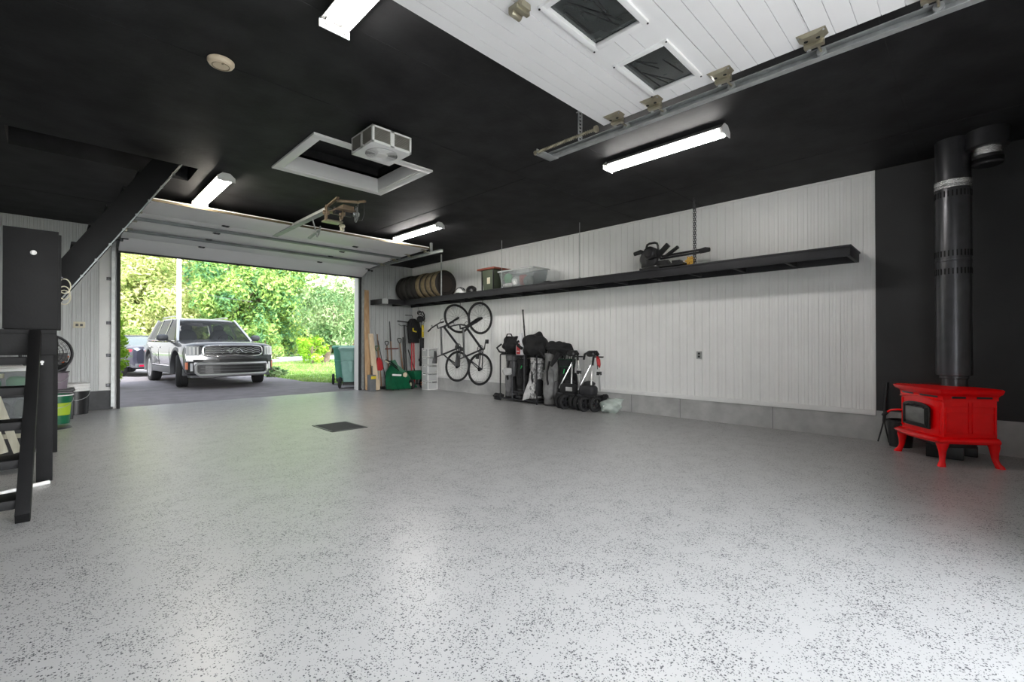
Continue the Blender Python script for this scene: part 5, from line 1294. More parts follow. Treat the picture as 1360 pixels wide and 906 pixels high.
def golf_bag(label, x, y, z, h, r, m1, m2, lean=(0, 0), pockets=3, clubs=7, seed=1, group='golf bags at the rack', trim=None):
    t = thing('golf_bag', label, 'golf bag', (0, 0, 0), group)
    rows = []
    for u_, k in ((0, 0.88), (0.03, 0.95), (0.3, 0.93), (0.6, 0.9), (0.85, 0.95), (0.93, 1.06), (1.0, 1.08), (1.0, 0.96), (0.9, 0.9)):
        rows.append([(r * k * math.cos(a) * 1.05, r * k * math.sin(a), h * u_) for a in [2 * PI * q / 24 for q in range(24)]])
    MB().loft(rows).build('body', m1, t)
    MB().torus((0, 0, h), (0, 0, 1), r * 1.03, 0.013, 28, 6).torus((0, 0, h * 0.86), (0, 0, 1), r * 0.97, 0.009, 28, 6).build('collar', m2, t)
    MB().lathe([(0, 0), (r * 0.97, 0), (r * 1.0, 0.03), (r * 0.92, 0.05), (0, 0.05)], n=24).build('base', M['black'], t)
    q = random.Random(seed)
    for k in range(pockets):
        a = R(-170 + k * 65 + q.uniform(-8, 8)); zz = h * (0.30 if k % 2 else 0.42); hh = h * (0.2 if k % 2 else 0.3)
        c = Vector((math.cos(a) * r * 0.95, math.sin(a) * r * 0.95, zz))
        MB().ball(c, (0.05, r * 0.62, hh), 14, 12, 0.03, seed + k, rot=(0, 0, a), squash=0.6).build('pocket', m2 if k % 2 else m1, t)
    MB().tube([(-r * 1.0, -0.03, h * 0.85), (-r * 1.55, -0.06, h * 0.66), (-r * 1.5, -0.06, h * 0.5), (-r * 0.95, -0.03, h * 0.36)], 0.02, 6).build('strap', M['black_fab'], t)
    if trim: MB().tube([(-r * 0.98, 0.05, h * 0.2), (-r * 1.05, 0.0, h * 0.55), (-r * 1.05, -0.07, h * 0.8)], 0.012, 6).build('piping', trim, t)
    for k in range(clubs):
        a = 2 * PI * k / clubs + 0.3; rr = r * 0.6; top = Vector((math.cos(a) * rr * 1.25, math.sin(a) * rr * 1.25, h + q.uniform(0.03, 0.12)))
        cl = MB().cyl((math.cos(a) * rr, math.sin(a) * rr, h * 0.8), top, 0.006, n=6)
        if k % 3 == 0: cl.ball(top + Vector((-0.02, 0, 0.03)), (0.05, 0.035, 0.04), 12, 8, 0.05, k)
        else: cl.obox(top + Vector((-0.02, 0, 0.02)), (0.07, 0.018, 0.045), (0.2, 0.4, a))
        cl.build('club', M['black'] if k % 3 == 0 else M['dark_metal'], t)
    t.location = (x, y, z); t.rotation_euler = (lean[0], lean[1], 0)
    return t
def mid(pa, pb): return (P(pa, 500).y + P(pb, 500).y) / 2
golf_bag('charcoal and grey golf bag standing leftmost in the rack', 6.65, mid(665, 680), 0.065, 0.86, 0.13, M['grey_fab'], M['black_fab'], (0, 0.04), 4, 5, 2)
golf_bag('short black golf bag with green piping in the middle bay of the rack', 6.65, mid(681, 695), 0.22, 0.62, 0.125, M['black_fab'], M['black_fab'], (0, 0.03), 3, 6, 5, trim=M['bright_green'])
golf_bag('black and white golf bag in the right bay of the rack', 6.64, mid(697, 712), 0.065, 0.82, 0.13, mat('camo_white_fabric', (0.36, 0.36, 0.36), 0.9, var=0.8, vscale=26), M['black_fab'], (0.03, 0.05), 4, 7, 9)
golf_bag('large grey golf bag standing just right of the rack', 6.62, mid(716, 741), 0.0, 0.96, 0.165, mat('mid_grey_bag', (0.16, 0.16, 0.16), 0.85, var=0.35, bump=0.2), M['grey_fab'], (0.0, 0.05), 5, 8, 12)
golf_bag('black golf bag with dark green trim next to the push carts', 6.66, mid(738, 754), 0.0, 0.86, 0.15, M['black_fab'], mat('bottle_green_fabric', (0.01, 0.06, 0.025), 0.85), (-0.04, 0.04), 4, 6, 15, trim=M['bright_green'])
# white towel, white shoe bag
c = P(706, 505, 6.46)
rows = []
for k in range(7):
    u_ = k / 6; rows.append([(6.47 - 0.02 * math.sin(6 * u_ + q * 3) - 0.02 * q, P(711 - 9 * u_ - 5 * q * (0.4 + u_), 500, 6.47).y, 0.82 - 0.72 * u_ - 0.05 * q) for q in (0, 0.33, 0.66, 1.0)])
tw = MB().grid(rows); tw.grid([[Vector(p) + Vector((0.012, 0, 0)) for p in r_] for r_ in rows])
tag(tw.build('towel', M['pale_fab'], None, loc=(6.47, c.y, 0.5)), 'pale grey towel draped down the right post of the rack', 'towel')
c = P(673, 496, 6.42)
tag(MB().ball((6.44, c.y, 0.60), (0.06, 0.12, 0.075), 16, 12, 0.06, 3, squash=0.7).build('shoe_bag', M['pale_fab'], None, loc=(6.44, c.y, 0.6)), 'pale grey pouch hanging on the front of the leftmost golf bag', 'pouch')
# things piled on the rack
def softbag(name, label, cat, c, r, m, seed, parts=()):
    t = thing(name, label, cat, tuple(c))
    MB().ball(c, r, 40, 28, 0.12, seed).build('body', m, t)
    for nm, b_, mm in parts: b_.build(nm, mm, t)
    return t
c = P(680, 459, 6.58); z = 1.13
softbag('duffel_bag', 'black duffel bag lying on the left end of the rack top', 'bag', Vector((6.62, c.y + 0.02, z)), (0.16, 0.24, 0.18), M['black_fab'], 5,
        (('strap', MB().tube([(6.48, c.y + 0.2, z + 0.02), (6.42, c.y + 0.28, z - 0.06), (6.46, c.y + 0.24, z - 0.14), (6.5, c.y + 0.1, z - 0.16)], 0.02, 6), M['black_fab']),
         ('handle', MB().tube([(6.5, c.y + 0.1, z + 0.14), (6.5, c.y + 0.05, z + 0.22), (6.5, c.y - 0.05, z + 0.22), (6.5, c.y - 0.1, z + 0.14)], 0.012, 6), M['black_fab'])))
c = P(690, 462, 6.52)
t = thing('jug', 'translucent white jug with red label on the rack', 'jug', (6.56, c.y, 0.92))
rows = []
for z, w, d in ((0.925, 0.10, 0.07), (0.95, 0.115, 0.08), (1.10, 0.115, 0.08), (1.22, 0.09, 0.07), (1.30, 0.055, 0.05), (1.335, 0.03, 0.03), (1.36, 0.028, 0.028)):
    rows.append([(6.56 + d * math.cos(a), c.y + w * math.sin(a), z) for a in [2 * PI * k / 20 for k in range(20)]])
MB().loft(rows).build('body', mat('milky_plastic', (0.62, 0.63, 0.65), 0.4, var=0.05), t)
MB().box(6.476, 6.486, c.y - 0.05, c.y + 0.045, 0.95, 1.16).build('label', M['red'], t, bevel=0.003)
MB().box(6.472, 6.478, c.y - 0.03, c.y + 0.02, 1.10, 1.13).box(6.472, 6.478, c.y - 0.03, c.y + 0.03, 1.0, 1.015).build('label_print', M['white'], t, smooth=False)
c = P(707, 462, 6.5)
softbag('travel_bag', 'big round black bag piled over the right bay of the rack', 'bag', Vector((6.58, c.y - 0.02, 1.12)), (0.2, 0.285, 0.235), M['black_fab'], 11,
        (('flap', MB().tube([(6.40, c.y + 0.26, 1.20), (6.38, c.y + 0.31, 1.18), (6.40, c.y + 0.28, 1.12), (6.42, c.y + 0.2, 1.06)], 0.03, 6), M['black_fab']),
         ('strap', MB().tube([(6.45, c.y - 0.2, 1.05), (6.42, c.y - 0.3, 0.98), (6.44, c.y - 0.36, 0.90), (6.5, c.y - 0.3, 0.86)], 0.014, 6), M['black_fab'])))
a, b = P(694.3, 411.5, 6.72), P(697.2, 450, 6.66)
b2 = b + (b - a) * 0.9
t = thing('hockey_stick', 'thin black stick standing up behind the bags on the rack', 'stick', (b2.x, b2.y, b2.z))
MB().bar(b2, a, 0.018, 0.026).build('shaft', M['black'], t, bevel=0.004)
MB().bar(a.lerp(b, 0.55), a.lerp(b, 0.7), 0.024, 0.032).bar(a, a.lerp(b, 0.06), 0.026, 0.034).build('tape', M['grey_fab'], t, bevel=0.003)
c = P(741, 466, 6.5)
softbag('rain_hood', 'black hood draped over the large grey golf bag', 'bag hood', Vector((6.55, c.y, 1.06)), (0.17, 0.27, 0.135), M['black_fab'], 21,
        (('drape', MB().tube([(6.42, c.y - 0.10, 1.0), (6.38, c.y - 0.02, 0.86), (6.37, c.y + 0.05, 0.75)], [0.05, 0.045, 0.025], 8), M['black_fab']),
         ('peak', MB().ball((6.45, c.y + 0.1, 1.13), (0.08, 0.11, 0.07), 12, 8, 0.1, 8), M['black_fab'])))
tag(MB().ball((6.53, yl + 0.12, 0.07), (0.10, 0.13, 0.065), 20, 14, 0.14, 31).build('crumpled_cover', M['black_fab'], None, loc=(6.5, yl + 0.12, 0)), 'dark crumpled cover on the floor between the golf rack and the bicycles', 'cover')
tag(MB().ball((6.6, mid(681, 695), 0.10), (0.13, 0.10, 0.04), 14, 8, 0.06, 35, squash=0.6).build('shoe_box', M['charcoal'], None, loc=(6.6, mid(681, 695), 0.06)), 'dark flat bundle under the low middle shelf of the rack', 'bundle')

# golf push carts
def cart(label, x, y, extra=None):
    t = thing('push_cart', label, 'golf cart', (0, 0, 0), 'golf push carts')
    ap = Vector((0.06, 0, 0.82))
    for q, (f, m_) in enumerate((((-0.10, 0.17, 0.36), 'silver'), ((-0.08, -0.09, 0.42), 'silver'), ((0.02, -0.20, 0.36), 'silver'))):
        a = ap if q < 2 else Vector((0.06, -0.14, 0.86))
        MB().bar(Vector(f), a, 0.026, 0.02).build('frame_tube', M[m_], t, bevel=0.004)
    MB().bar((0.06, -0.14, 0.72), (0.08, -0.10, 1.0), 0.03, 0.03).bar((0.06, -0.02, 0.78), (0.07, -0.04, 0.96), 0.028, 0.03).box(0.03, 0.10, -0.18, -0.12, 0.62, 0.68).build('upper_tube', M['black'], t, bevel=0.004)
    MB().ball((0.02, -0.02, 0.98), (0.06, 0.09, 0.05), 14, 10, 0.08, 3, squash=0.7).tube([(0.0, 0.12, 0.88), (0.0, 0.10, 0.97), (0.02, 0.02, 1.02), (0.04, -0.12, 1.02), (0.02, -0.17, 0.97)], 0.02, 8).bar((0.02, -0.1, 0.93), (0.02, -0.26, 0.93), 0.035, 0.025).build('handle', M['black'], t)
    MB().ball((-0.04, 0.0, 0.36), (0.10, 0.16, 0.10), 18, 12, 0.03, 7, squash=0.6).ball((0.0, 0.0, 0.47), (0.08, 0.11, 0.05), 14, 8, 0.06, 9).build('carry_pouch', M['black_fab'] if extra is None else M['charcoal'], t)
    if extra == 'logo':
        pass
    MB().box(-0.12, 0.12, -0.19, 0.19, 0.25, 0.285).build('chassis', M['dark_metal'], t, bevel=0.008)
    for yy, rr, xx in ((0.17, 0.13, -0.05), (0.03, 0.13, -0.10), (-0.12, 0.135, 0.0)):
        w = MB().lathe([(rr - 0.02, -0.032), (rr - 0.004, -0.026), (rr, -0.012), (rr, 0.012), (rr - 0.004, 0.026), (rr - 0.02, 0.032), (rr - 0.045, 0.028), (rr - 0.045, -0.028)], (xx, yy, rr), (0.25, 1, 0), 32, True).build('wheel', M['rubber'], t)
        m1 = MB()
        for k in range(5):
            a = 2 * PI * k / 5; m1.bar((xx, yy, rr), (xx + (rr - 0.04) * math.cos(a), yy - 0.25 * (rr - 0.04) * math.cos(a), rr + (rr - 0.04) * math.sin(a)), 0.018, 0.02)
        m1.cyl((xx - 0.008, yy - 0.03, rr), (xx + 0.008, yy + 0.03, rr), 0.025).build('hub', M['charcoal'], w)
        MB().torus((xx, yy, rr + 0.012), (0.25, 1, 0), rr + 0.012, 0.008, 28, 5).build('guard', M['black'], t)
    t.location = (x, y, 0)
    return t
y1, y2 = P(757, 500, 6.5).y, P(783, 500, 6.5).y
ct = cart('golf push cart with silver A frame, next to the black golf bag', 6.5, y1)
MB().box(-0.152, -0.144, -0.16, -0.02, 0.33, 0.40).build('reflective_label', M['silver'], ct, bevel=0.003)
c2 = cart('golf push cart with silver A frame and grey pouch, nearest the plastic bag', 6.5, y2, 'grey')
tag(MB().tube([(6.50, y2 - 0.16, 0.93), (6.47, y2 - 0.2, 0.88), (6.46, y2 - 0.22, 0.80), (6.5, y2 - 0.2, 0.76)], [0.02, 0.035, 0.03, 0.015], 8).build('glove', M['red'], None, loc=(6.48, y2 - 0.2, 0.85)), 'red glove hung on the handle of the cart nearest the plastic bag', 'glove')
tag(MB().ball((6.66, y2 - 0.20, 0.15), (0.09, 0.075, 0.145), 20, 14, 0.10, 17, squash=0.9).build('pouch', M['black_fab'], None, loc=(6.6, y2 - 0.27, 0)), 'black lumpy pouch standing between the last push cart and the plastic bag', 'pouch')
c = atX(811, 540, 6.62)
t = thing('plastic_bag', 'crumpled translucent green plastic bag on the floor by the kerb', 'plastic bag', (6.7, c.y, 0))
MB().ball((6.62, c.y, 0.11), (0.13, 0.19, 0.115), 44, 30, 0.13, 41).build('film', M['bag'], t)
MB().loft([[(6.64 + 0.05 * w * math.cos(a), c.y - 0.10 - 0.06 * u_ + 0.06 * w * math.sin(a), 0.15 + 0.09 * u_) for a in [2 * PI * k / 10 for k in range(10)]] for u_, w in ((0, 1.6), (0.5, 1.2), (1, 1.5))], False).build('opening', M['bag'], t)
MB().ball((6.57, c.y + 0.03, 0.10), (0.06, 0.09, 0.06), 14, 10, 0.15, 43).build('contents', M['trim_white'], t)
MB().ball((6.58, c.y + 0.11, 0.11), (0.04, 0.045, 0.055), 12, 8, 0.15, 44).build('contents', M['bin_green'], t)
# ------------------------------------------------------------------ outdoors
def gz(y): return 0.08 * max(0.0, min(1.0, (y - 11.2) / 3.0))
def at(px, d): 
    u = (px - CX) / F_PX; return Vector((0.70711 * d * (1 + u), 0.70711 * d * (1 - u), gz(0.70711 * d * (1 - u))))
ysl = [10.87, 11.2, 11.7, 12.2, 12.6, 13.2, 13.7, 14.2, 17, 20, 24, 30, 38, 50, 62, 90]
mb = MB().grid([[(x, y, gz(y) - 0.018) for x in (-60, -20, 0, 6, 12, 30, 60, 95)] for y in ysl])
struct(mb.build('lawn_ground', M['lawn'], smooth=False))
def edge(y):
    pts = [(10.8, 5.9), (12.6, 5.75), (13.7, 5.1), (17, 5.05), (20, 5.3), (24, 6.2), (28, 8.5), (33, 15), (40, 26)]
    for (a, xa), (b, xb) in zip(pts, pts[1:]):
        if a <= y <= b: return xa + (xb - xa) * (y - a) / (b - a)
    return pts[-1][1]
mb = MB().grid([[(-9 + (edge(y) + 9) * k / 8, y, gz(y) - (0.006 if y < 11 else 0)) for k in range(9)] for y in (10.87, 11.2, 11.7, 12.2, 12.6, 13.2, 13.7, 14.2, 15.5, 17, 20, 24, 28, 33, 38)])
struct(mb.build('driveway', M['asphalt'], smooth=False))
f_ = Vector((0.70711, 0.70711, 0)); r_ = Vector((0.70711, -0.70711, 0))
mb = MB().grid([[f_ * d + r_ * s + Vector((0, 0, 0.088)) for s in range(-70, 60, 10)] for d in (33, 37, 42, 49)])
struct(mb.build('road', M['road'], smooth=False))
mb = MB().box(-12, 14, -16, YB - 0.02, -0.2, -0.02)
struct(mb.build('ground_apron', M['apron'], smooth=False))
mb = MB().box(-70, 80, -60, -16, -0.25, -0.04)
struct(mb.build('ground_yard', M['lawn'], smooth=False))
# short grass
mb = MB(); q = random.Random(3)
for _ in range(9000):
    d = 12.5 + 18 * q.random() ** 1.5; px = q.uniform(335, 490); p = at(px, d)
    if p.x < edge(p.y) + 0.03 or p.y < 11.4: continue
    a = q.uniform(0, PI); h = q.uniform(0.03, 0.07) * (0.7 + d / 30); w = 0.012 + d * 0.0006; l = Vector((q.uniform(-.03, .03), q.uniform(-.03, .03), h))
    s = Vector((math.cos(a) * w, math.sin(a) * w, 0)); z = Vector((p.x, p.y, p.z - 0.02))
    mb.face([z - s, z + s, z + l])
g = mb.build('grass', M['grass'], None, smooth=False, recalc=False); tag(g, 'short sunlit grass on the lawn beyond the drive', 'grass', kind='stuff')

# ---- foliage
def leaf_cloud(center, rad, n, size, seed, clumps=40, shell=0.55, droop=0.0):
    q = random.Random(seed); mb = MB(); c = Vector(center); rad = Vector(rad)
    cl = []
    for _ in range(clumps):
        while True:
            d = Vector((q.uniform(-1, 1), q.uniform(-1, 1), q.uniform(-1, 1)))
            if shell < d.length < 1: break
        cl.append(c + Vector((d.x * rad.x, d.y * rad.y, d.z * rad.z)))
    cr = min(rad) * 0.34
    for k in range(n):
        o = cl[k % clumps]
        while True:
            d = Vector((q.uniform(-1, 1), q.uniform(-1, 1), q.uniform(-1, 1)))
            if d.length < 1: break
        p = o + d * cr * 1.0
        p.z = max(p.z, 0.12)
        s = size * q.uniform(0.6, 1.25)
        nrm = (d * 0.7 + Vector((q.gauss(0, 1), q.gauss(0, 1), q.gauss(0, 1) + 0.5)) * 0.55).normalized()
        u, w = basis(nrm); a = q.uniform(0, 2 * PI)
        e = (u * math.cos(a) + w * math.sin(a)); g_ = nrm.cross(e)
        if droop: e = (e + Vector((0, 0, -droop))).normalized()
        mb.face([p - e * s, p + g_ * s * 0.42 + nrm * s * 0.1, p + e * s, p - g_ * s * 0.42 + nrm * s * 0.1])
    return mb
def tree(name, label, base, height, rad, zc, leaf, n, size, seed, lean=(0, 0), group=None, trunk=0.16, clumps=45, droop=0.0, cat='tree'):
    t = thing(name, label, cat, tuple(base), group)
    c = Vector((base.x + lean[0], base.y + lean[1], zc))
    q = random.Random(seed + 100)
    if trunk:
        mb = MB().tube([base + Vector((0, 0, -0.1)), base.lerp(c, 0.35) + Vector((0.1, 0, 0)), base.lerp(c, 0.7), c + Vector((0, 0, rad[2] * 0.5))], [trunk * 1.3, trunk, trunk * 0.75, trunk * 0.25], 10)
        for k in range(9):
            a = base.lerp(c, 0.4 + 0.06 * k); e = c + Vector((q.uniform(-.75, .75) * rad[0], q.uniform(-.75, .75) * rad[1], q.uniform(-.4, .7) * rad[2]))
            mb.tube([a, a.lerp(e, 0.5) + Vector((0, 0, 0.2)), e], [trunk * 0.4, trunk * 0.25, trunk * 0.08], 6)
        mb.build('trunk', M['bark'], t)
    leaf_cloud(c, rad, n, size, seed, clumps, droop=droop).build('crown', M[leaf], t, smooth=False, recalc=False)
    return t
TR = [(150, 37, 'lime', 'yellow green tree at the far left, behind the dark car'), (192, 40, 'lime', 'yellow green tree behind the left end of the grey car, left of the pole'),
      (232, 43, 'lime', 'yellow green tree directly behind the pale pole'), (268, 37, 'lime', 'yellow green tree just right of the pale pole, above the car roof'), (303, 34, 'green', 'deep green tree above the right side of the car roof'),
      (345, 35, 'green', 'deep green tree halfway between the grey car and the willow'), (385, 40, 'green', 'green tree rising left behind the pale willow'),
      (425, 46, 'green', 'tall green tree directly behind the pale willow'), (468, 44, 'pale', 'pale green tree at the right edge of the opening, above the bins')]
for k, (px, d, lf, lab) in enumerate(TR):
    b = at(px, d); s = d / 40
    tree('leafy_tree', lab, b, 10, (3.5 * s, 3.5 * s, 5.0 * s), 5.6 * s, 'leaf_' + lf, 11000, 0.20 * s, 20 + k, group='trees beyond the road')
for k, px in enumerate((130, 185, 245, 305, 365, 425, 490)):
    b = at(px, 58)
    tree('background_tree', 'dense tree in the far row behind the others', b, 14, (5.5, 5.5, 7.5), 7.5, 'leaf_green' if k > 3 else 'leaf_lime', 6500, 0.48, 60 + k, group='far row of trees', trunk=0.25)
# understory shrubs along the road
for k, (px, d, rr, lf, lab) in enumerate([(178, 30, 1.1, 'lime', 'low yellow green shrub behind the dark car'), (222, 33, 1.2, 'lime', 'low yellow green shrub behind the grey car near the pole'), (352, 33, 1.0, 'green', 'low green shrub at the right of the grey car bonnet'),
                                       (378, 50, 1.5, 'pale', 'pale flowering shrub across the road, left one'), (402, 52, 1.6, 'pale', 'pale flowering shrub across the road, nearer the willow trunk')]):
    b = at(px, d)
    tree('shrub', lab, b, 2, (rr * 1.3, rr * 1.3, rr), rr * 0.95, 'leaf_' + lf, 2000, 0.10 * d / 33, 80 + k, group='low shrubs by the road', trunk=0.05, clumps=18, cat='shrub')
# pale willow with arching sprays
b = at(431, 26.5)
w = tree('willow_tree', 'pale silvery willow with arching sprays and crooked trunk on the lawn', b, 5, (1.9, 1.9, 1.75), 3.05, 'leaf_pale', 6500, 0.115, 7, lean=(0.45, -0.30), trunk=0.17, clumps=60, droop=0.5)
mb = MB(); q = random.Random(5); c = Vector((b.x + 0.45, b.y - 0.3, 3.9))
for k in range(34):
    a = q.uniform(0, 2 * PI); e = Vector((math.cos(a), math.sin(a), 0)); ln = q.uniform(1.2, 2.0); up = q.uniform(0.3, 1.1)
    for s_ in range(46):
        u_ = 0.35 + 0.65 * s_ / 46; p = c + e * ln * u_ + Vector((0, 0, up * math.sin(u_ * 2.4) * 1.3))
        d = Vector((q.gauss(0, 1), q.gauss(0, 1), q.gauss(0, 1))).normalized(); n_ = d.cross(e).normalized(); sz = q.uniform(0.06, 0.13)
        p += Vector((q.gauss(0, 0.03), q.gauss(0, 0.03), q.gauss(0, 0.03)))
        mb.face([p - d * sz, p + n_ * sz * 0.35, p + d * sz, p - n_ * sz * 0.35])
mb.build('spray', M['leaf_spray'], w, smooth=False, recalc=False)
b = at(414, 25)
tree('shrub', 'bright green shrub growing at the foot of the willow trunk', b, 1.5, (0.75, 0.75, 0.75), 0.85, 'leaf_bright', 1500, 0.095, 91, trunk=0.04, clumps=20, cat='shrub')
tree('bush', 'bright lime bush beside the left door jamb, in front of the dark car', Vector((0.95, 14.6, gz(14.6))), 2, (0.34, 0.4, 0.95), 0.98, 'leaf_bright', 2600, 0.055, 92, trunk=0.03, clumps=40, cat='bush')
b = at(365, 15.0)
tree('hosta_plant', 'small leafy plant at the lawn edge by the grey car bumper', b, 0.4, (0.32, 0.32, 0.14), 0.22, 'leaf_pale', 90, 0.14, 93, trunk=0.02, clumps=14, cat='plant')
# pole and cable
b = at(237.5, 24)
pl = thing('utility_pole', 'straight pale utility pole rising behind the grey car', 'utility pole', tuple(b))
MB().cyl((b.x, b.y, 0), (b.x, b.y, 9.5), 0.115, 0.095, 16).build('shaft', M['pole'], pl)
mb = MB()
for k in range(16): mb.cyl((b.x - 0.06, b.y - 0.09, 1.5 + k * 0.45), (b.x - 0.068, b.y - 0.105, 1.5 + k * 0.45), 0.018, n=8)
mb.build('bolt', M['dark_metal'], pl)
pa, pb = at(205, 24), at(335, 26)
MB().tube([(pa.x, pa.y, 4.6), (b.x, b.y, 4.15), ((b.x + pb.x) / 2, (b.y + pb.y) / 2, 3.72), (pb.x, pb.y, 3.55)], 0.012, 6).build('cable', M['black'], pl)
# house
hc = at(478, 60)
ho = thing('brick_house', 'orange brick house glimpsed across the road behind the bins', 'house', tuple(hc))
u_, v_ = Vector((0.70711, -0.70711, 0)), f_
def hp(a, c, z): return hc + u_ * a + v_ * c + Vector((0, 0, z))
MB().loft([[hp(-4, 0, -0.2), hp(6, 0, -0.2), hp(6, 6, -0.2), hp(-4, 6, -0.2)], [hp(-4, 0, 3.2), hp(6, 0, 3.2), hp(6, 6, 3.2), hp(-4, 6, 3.2)]]).build('wall', M['house'], ho, smooth=False)
MB().loft([[hp(-4.6, -0.6, 3.2), hp(6.6, -0.6, 3.2), hp(6.6, 6.6, 3.2), hp(-4.6, 6.6, 3.2)], [hp(-3, 3, 5.0), hp(5, 3, 5.0), hp(5, 3.1, 5.0), hp(-3, 3.1, 5.0)]]).build('roof', M['clad'], ho, smooth=False)
MB().loft([[hp(-2.6, -0.05, 1.0), hp(-1.4, -0.05, 1.0), hp(-1.4, 0, 1.0), hp(-2.6, 0, 1.0)], [hp(-2.6, -0.05, 2.2), hp(-1.4, -0.05, 2.2), hp(-1.4, 0, 2.2), hp(-2.6, 0, 2.2)]]).build('window', M['white'], ho, smooth=False)

# wheelie bins
def bin_(label, c, m, rot):
    t = thing('wheelie_bin', label, 'bin', (0, 0, 0), 'wheelie bins by the drive')
    rows = []
    for z, w, d in ((0.10, 0.20, 0.21), (0.55, 0.235, 0.25), (0.62, 0.24, 0.255), (0.625, 0.25, 0.265), (0.66, 0.25, 0.265), (0.665, 0.245, 0.26), (0.96, 0.27, 0.29), (0.97, 0.285, 0.305), (1.01, 0.285, 0.305)):
        rows.append([(-w, -d + 0.03, z), (-w + 0.03, -d, z), (w - 0.03, -d, z), (w, -d + 0.03, z), (w, d - 0.03, z), (w - 0.03, d, z), (-w + 0.03, d, z), (-w, d - 0.03, z)])
    MB().loft(rows).build('body', m, t)
    mb = MB()
    rows = []
    for y, z in ((-0.36, 1.02), (-0.33, 1.045), (0.0, 1.07), (0.30, 1.05), (0.33, 1.01)):
        rows.append([(-0.30, y, z), (0.30, y, z), (0.30, y, z - 0.025), (-0.30, y, z - 0.025)])
    mb.loft(rows).bar((-0.22, -0.38, 1.03), (0.22, -0.38, 1.03), 0.035, 0.03)
    for x in (-0.2, 0, 0.2): mb.bar((x, -0.38, 1.03), (x, -0.28, 1.0), 0.035, 0.025)
    mb.build('lid', m, t, bevel=0.004)
    MB().box(-0.17, 0.17, -0.292, -0.22, 0.72, 0.94).box(-0.05, 0.05, -0.295, -0.22, 0.42, 0.7).build('panel', m, t, bevel=0.008)
    for s in (-1, 1):
        w = MB().lathe([(0.12, -0.03), (0.145, -0.02), (0.145, 0.02), (0.12, 0.03)], (s * 0.275, -0.22, 0.145), (1, 0, 0), 28, True).build('wheel', M['rubber'], t)
        h_ = MB().cyl((s * 0.275 - 0.02, -0.22, 0.145), (s * 0.275 + 0.02, -0.22, 0.145), 0.12, n=24)
        h_.build('hub', M['black'], w)
    MB().cyl((-0.28, -0.22, 0.145), (0.28, -0.22, 0.145), 0.014).box(-0.19, 0.19, -0.25, -0.1, 0.07, 0.13).build('axle', M['black'], t)
    t.location = c; t.rotation_euler = (0, 0, rot)
bin_('teal green wheelie bin standing behind the other on the drive', (5.83, 12.56, gz(12.56) + 0.002), M['bin_green'], R(-27))
bin_('grey green wheelie bin nearest the door jamb', (5.57, 11.53, gz(11.53) + 0.002), M['bin_green2'], R(-33))

# ------------------------------------------------------------------ cars
def boolean_cut(mb, cutters):
    """cut the closed shell mb with closed cutters, returns a mesh builder"""
    def tmp(m, nm):
        me = bpy.data.meshes.new(nm); me.from_pydata([tuple(p) for p in m.v], [], m.f)
        bm = bmesh.new(); bm.from_mesh(me); bmesh.ops.remove_doubles(bm, verts=bm.verts, dist=1e-5); bmesh.ops.recalc_face_normals(bm, faces=bm.faces); bm.to_mesh(me); bm.free()
        o = bpy.data.objects.new(nm, me); C.objects.link(o); return o
    a = tmp(mb, 'shell_work'); cs = []
    for k, c in enumerate(cutters):
        b = tmp(c, 'cut_work'); cs.append(b)
        md = a.modifiers.new('b%d' % k, 'BOOLEAN'); md.object = b; md.operation = 'DIFFERENCE'; md.solver = 'EXACT'
    dg = bpy.context.evaluated_depsgraph_get(); dg.update()
    me = bpy.data.meshes.new_from_object(a.evaluated_get(dg))
    out = MB(); out.v = [v.co.copy() for v in me.vertices]; out.f = [tuple(p.vertices) for p in me.polygons]
    for o in [a] + cs: bpy.data.objects.remove(o, do_unlink=True)
    return out

def car_wheel(t, x, y, r, w, steer, rim_m):
    ax = Vector((-math.sin(steer), math.cos(steer), 0)) * (1 if y > 0 else -1)
    c = Vector((x, y, r))
    tyre_ = MB().lathe([(r - 0.02, -w / 2 + 0.01), (r - 0.004, -w / 2 + 0.025), (r, -w / 2 + 0.04), (r, -0.035), (r - 0.008, -0.033), (r - 0.008, -0.025), (r, -0.023), (r, 0.023), (r - 0.008, 0.025), (r - 0.008, 0.033), (r, 0.035), (r, w / 2 - 0.04), (r - 0.004, w / 2 - 0.025), (r - 0.02, w / 2 - 0.01), (r - 0.07, w / 2), (r - 0.125, w / 2 - 0.015), (r - 0.125, -w / 2 + 0.015), (r - 0.07, -w / 2)], c, ax, 44, True)
    wh = tyre_.build('wheel', M['rubber'], t)
    m1 = MB().lathe([(r - 0.12, w / 2 - 0.02), (r - 0.128, w / 2 - 0.012), (r - 0.14, w / 2 - 0.03), (r - 0.15, -0.02), (r - 0.12, -0.05)], c, ax, 40)
    u_, v_ = basis(ax); hub = c + ax * (w / 2 - 0.04)
    for k in range(7):
        a = 2 * PI * k / 7
        for da in (-0.14, 0.14):
            e = u_ * math.cos(a + da) + v_ * math.sin(a + da); e0 = u_ * math.cos(a) + v_ * math.sin(a)
            m1.bar(hub + e0 * 0.05, hub + ax * 0.015 + e * (r - 0.135), 0.035, 0.025, up=ax)
    m1.cyl(hub - ax * 0.02, hub + ax * 0.02, 0.07, 0.06, 20)
    m1.build('rim', rim_m, wh)
    MB().lathe([(0, -0.06), (r - 0.13, -0.06), (r - 0.13, -0.05), (0, -0.05)], c, ax, 32).build('brake_disc', M['dark_metal'], wh)

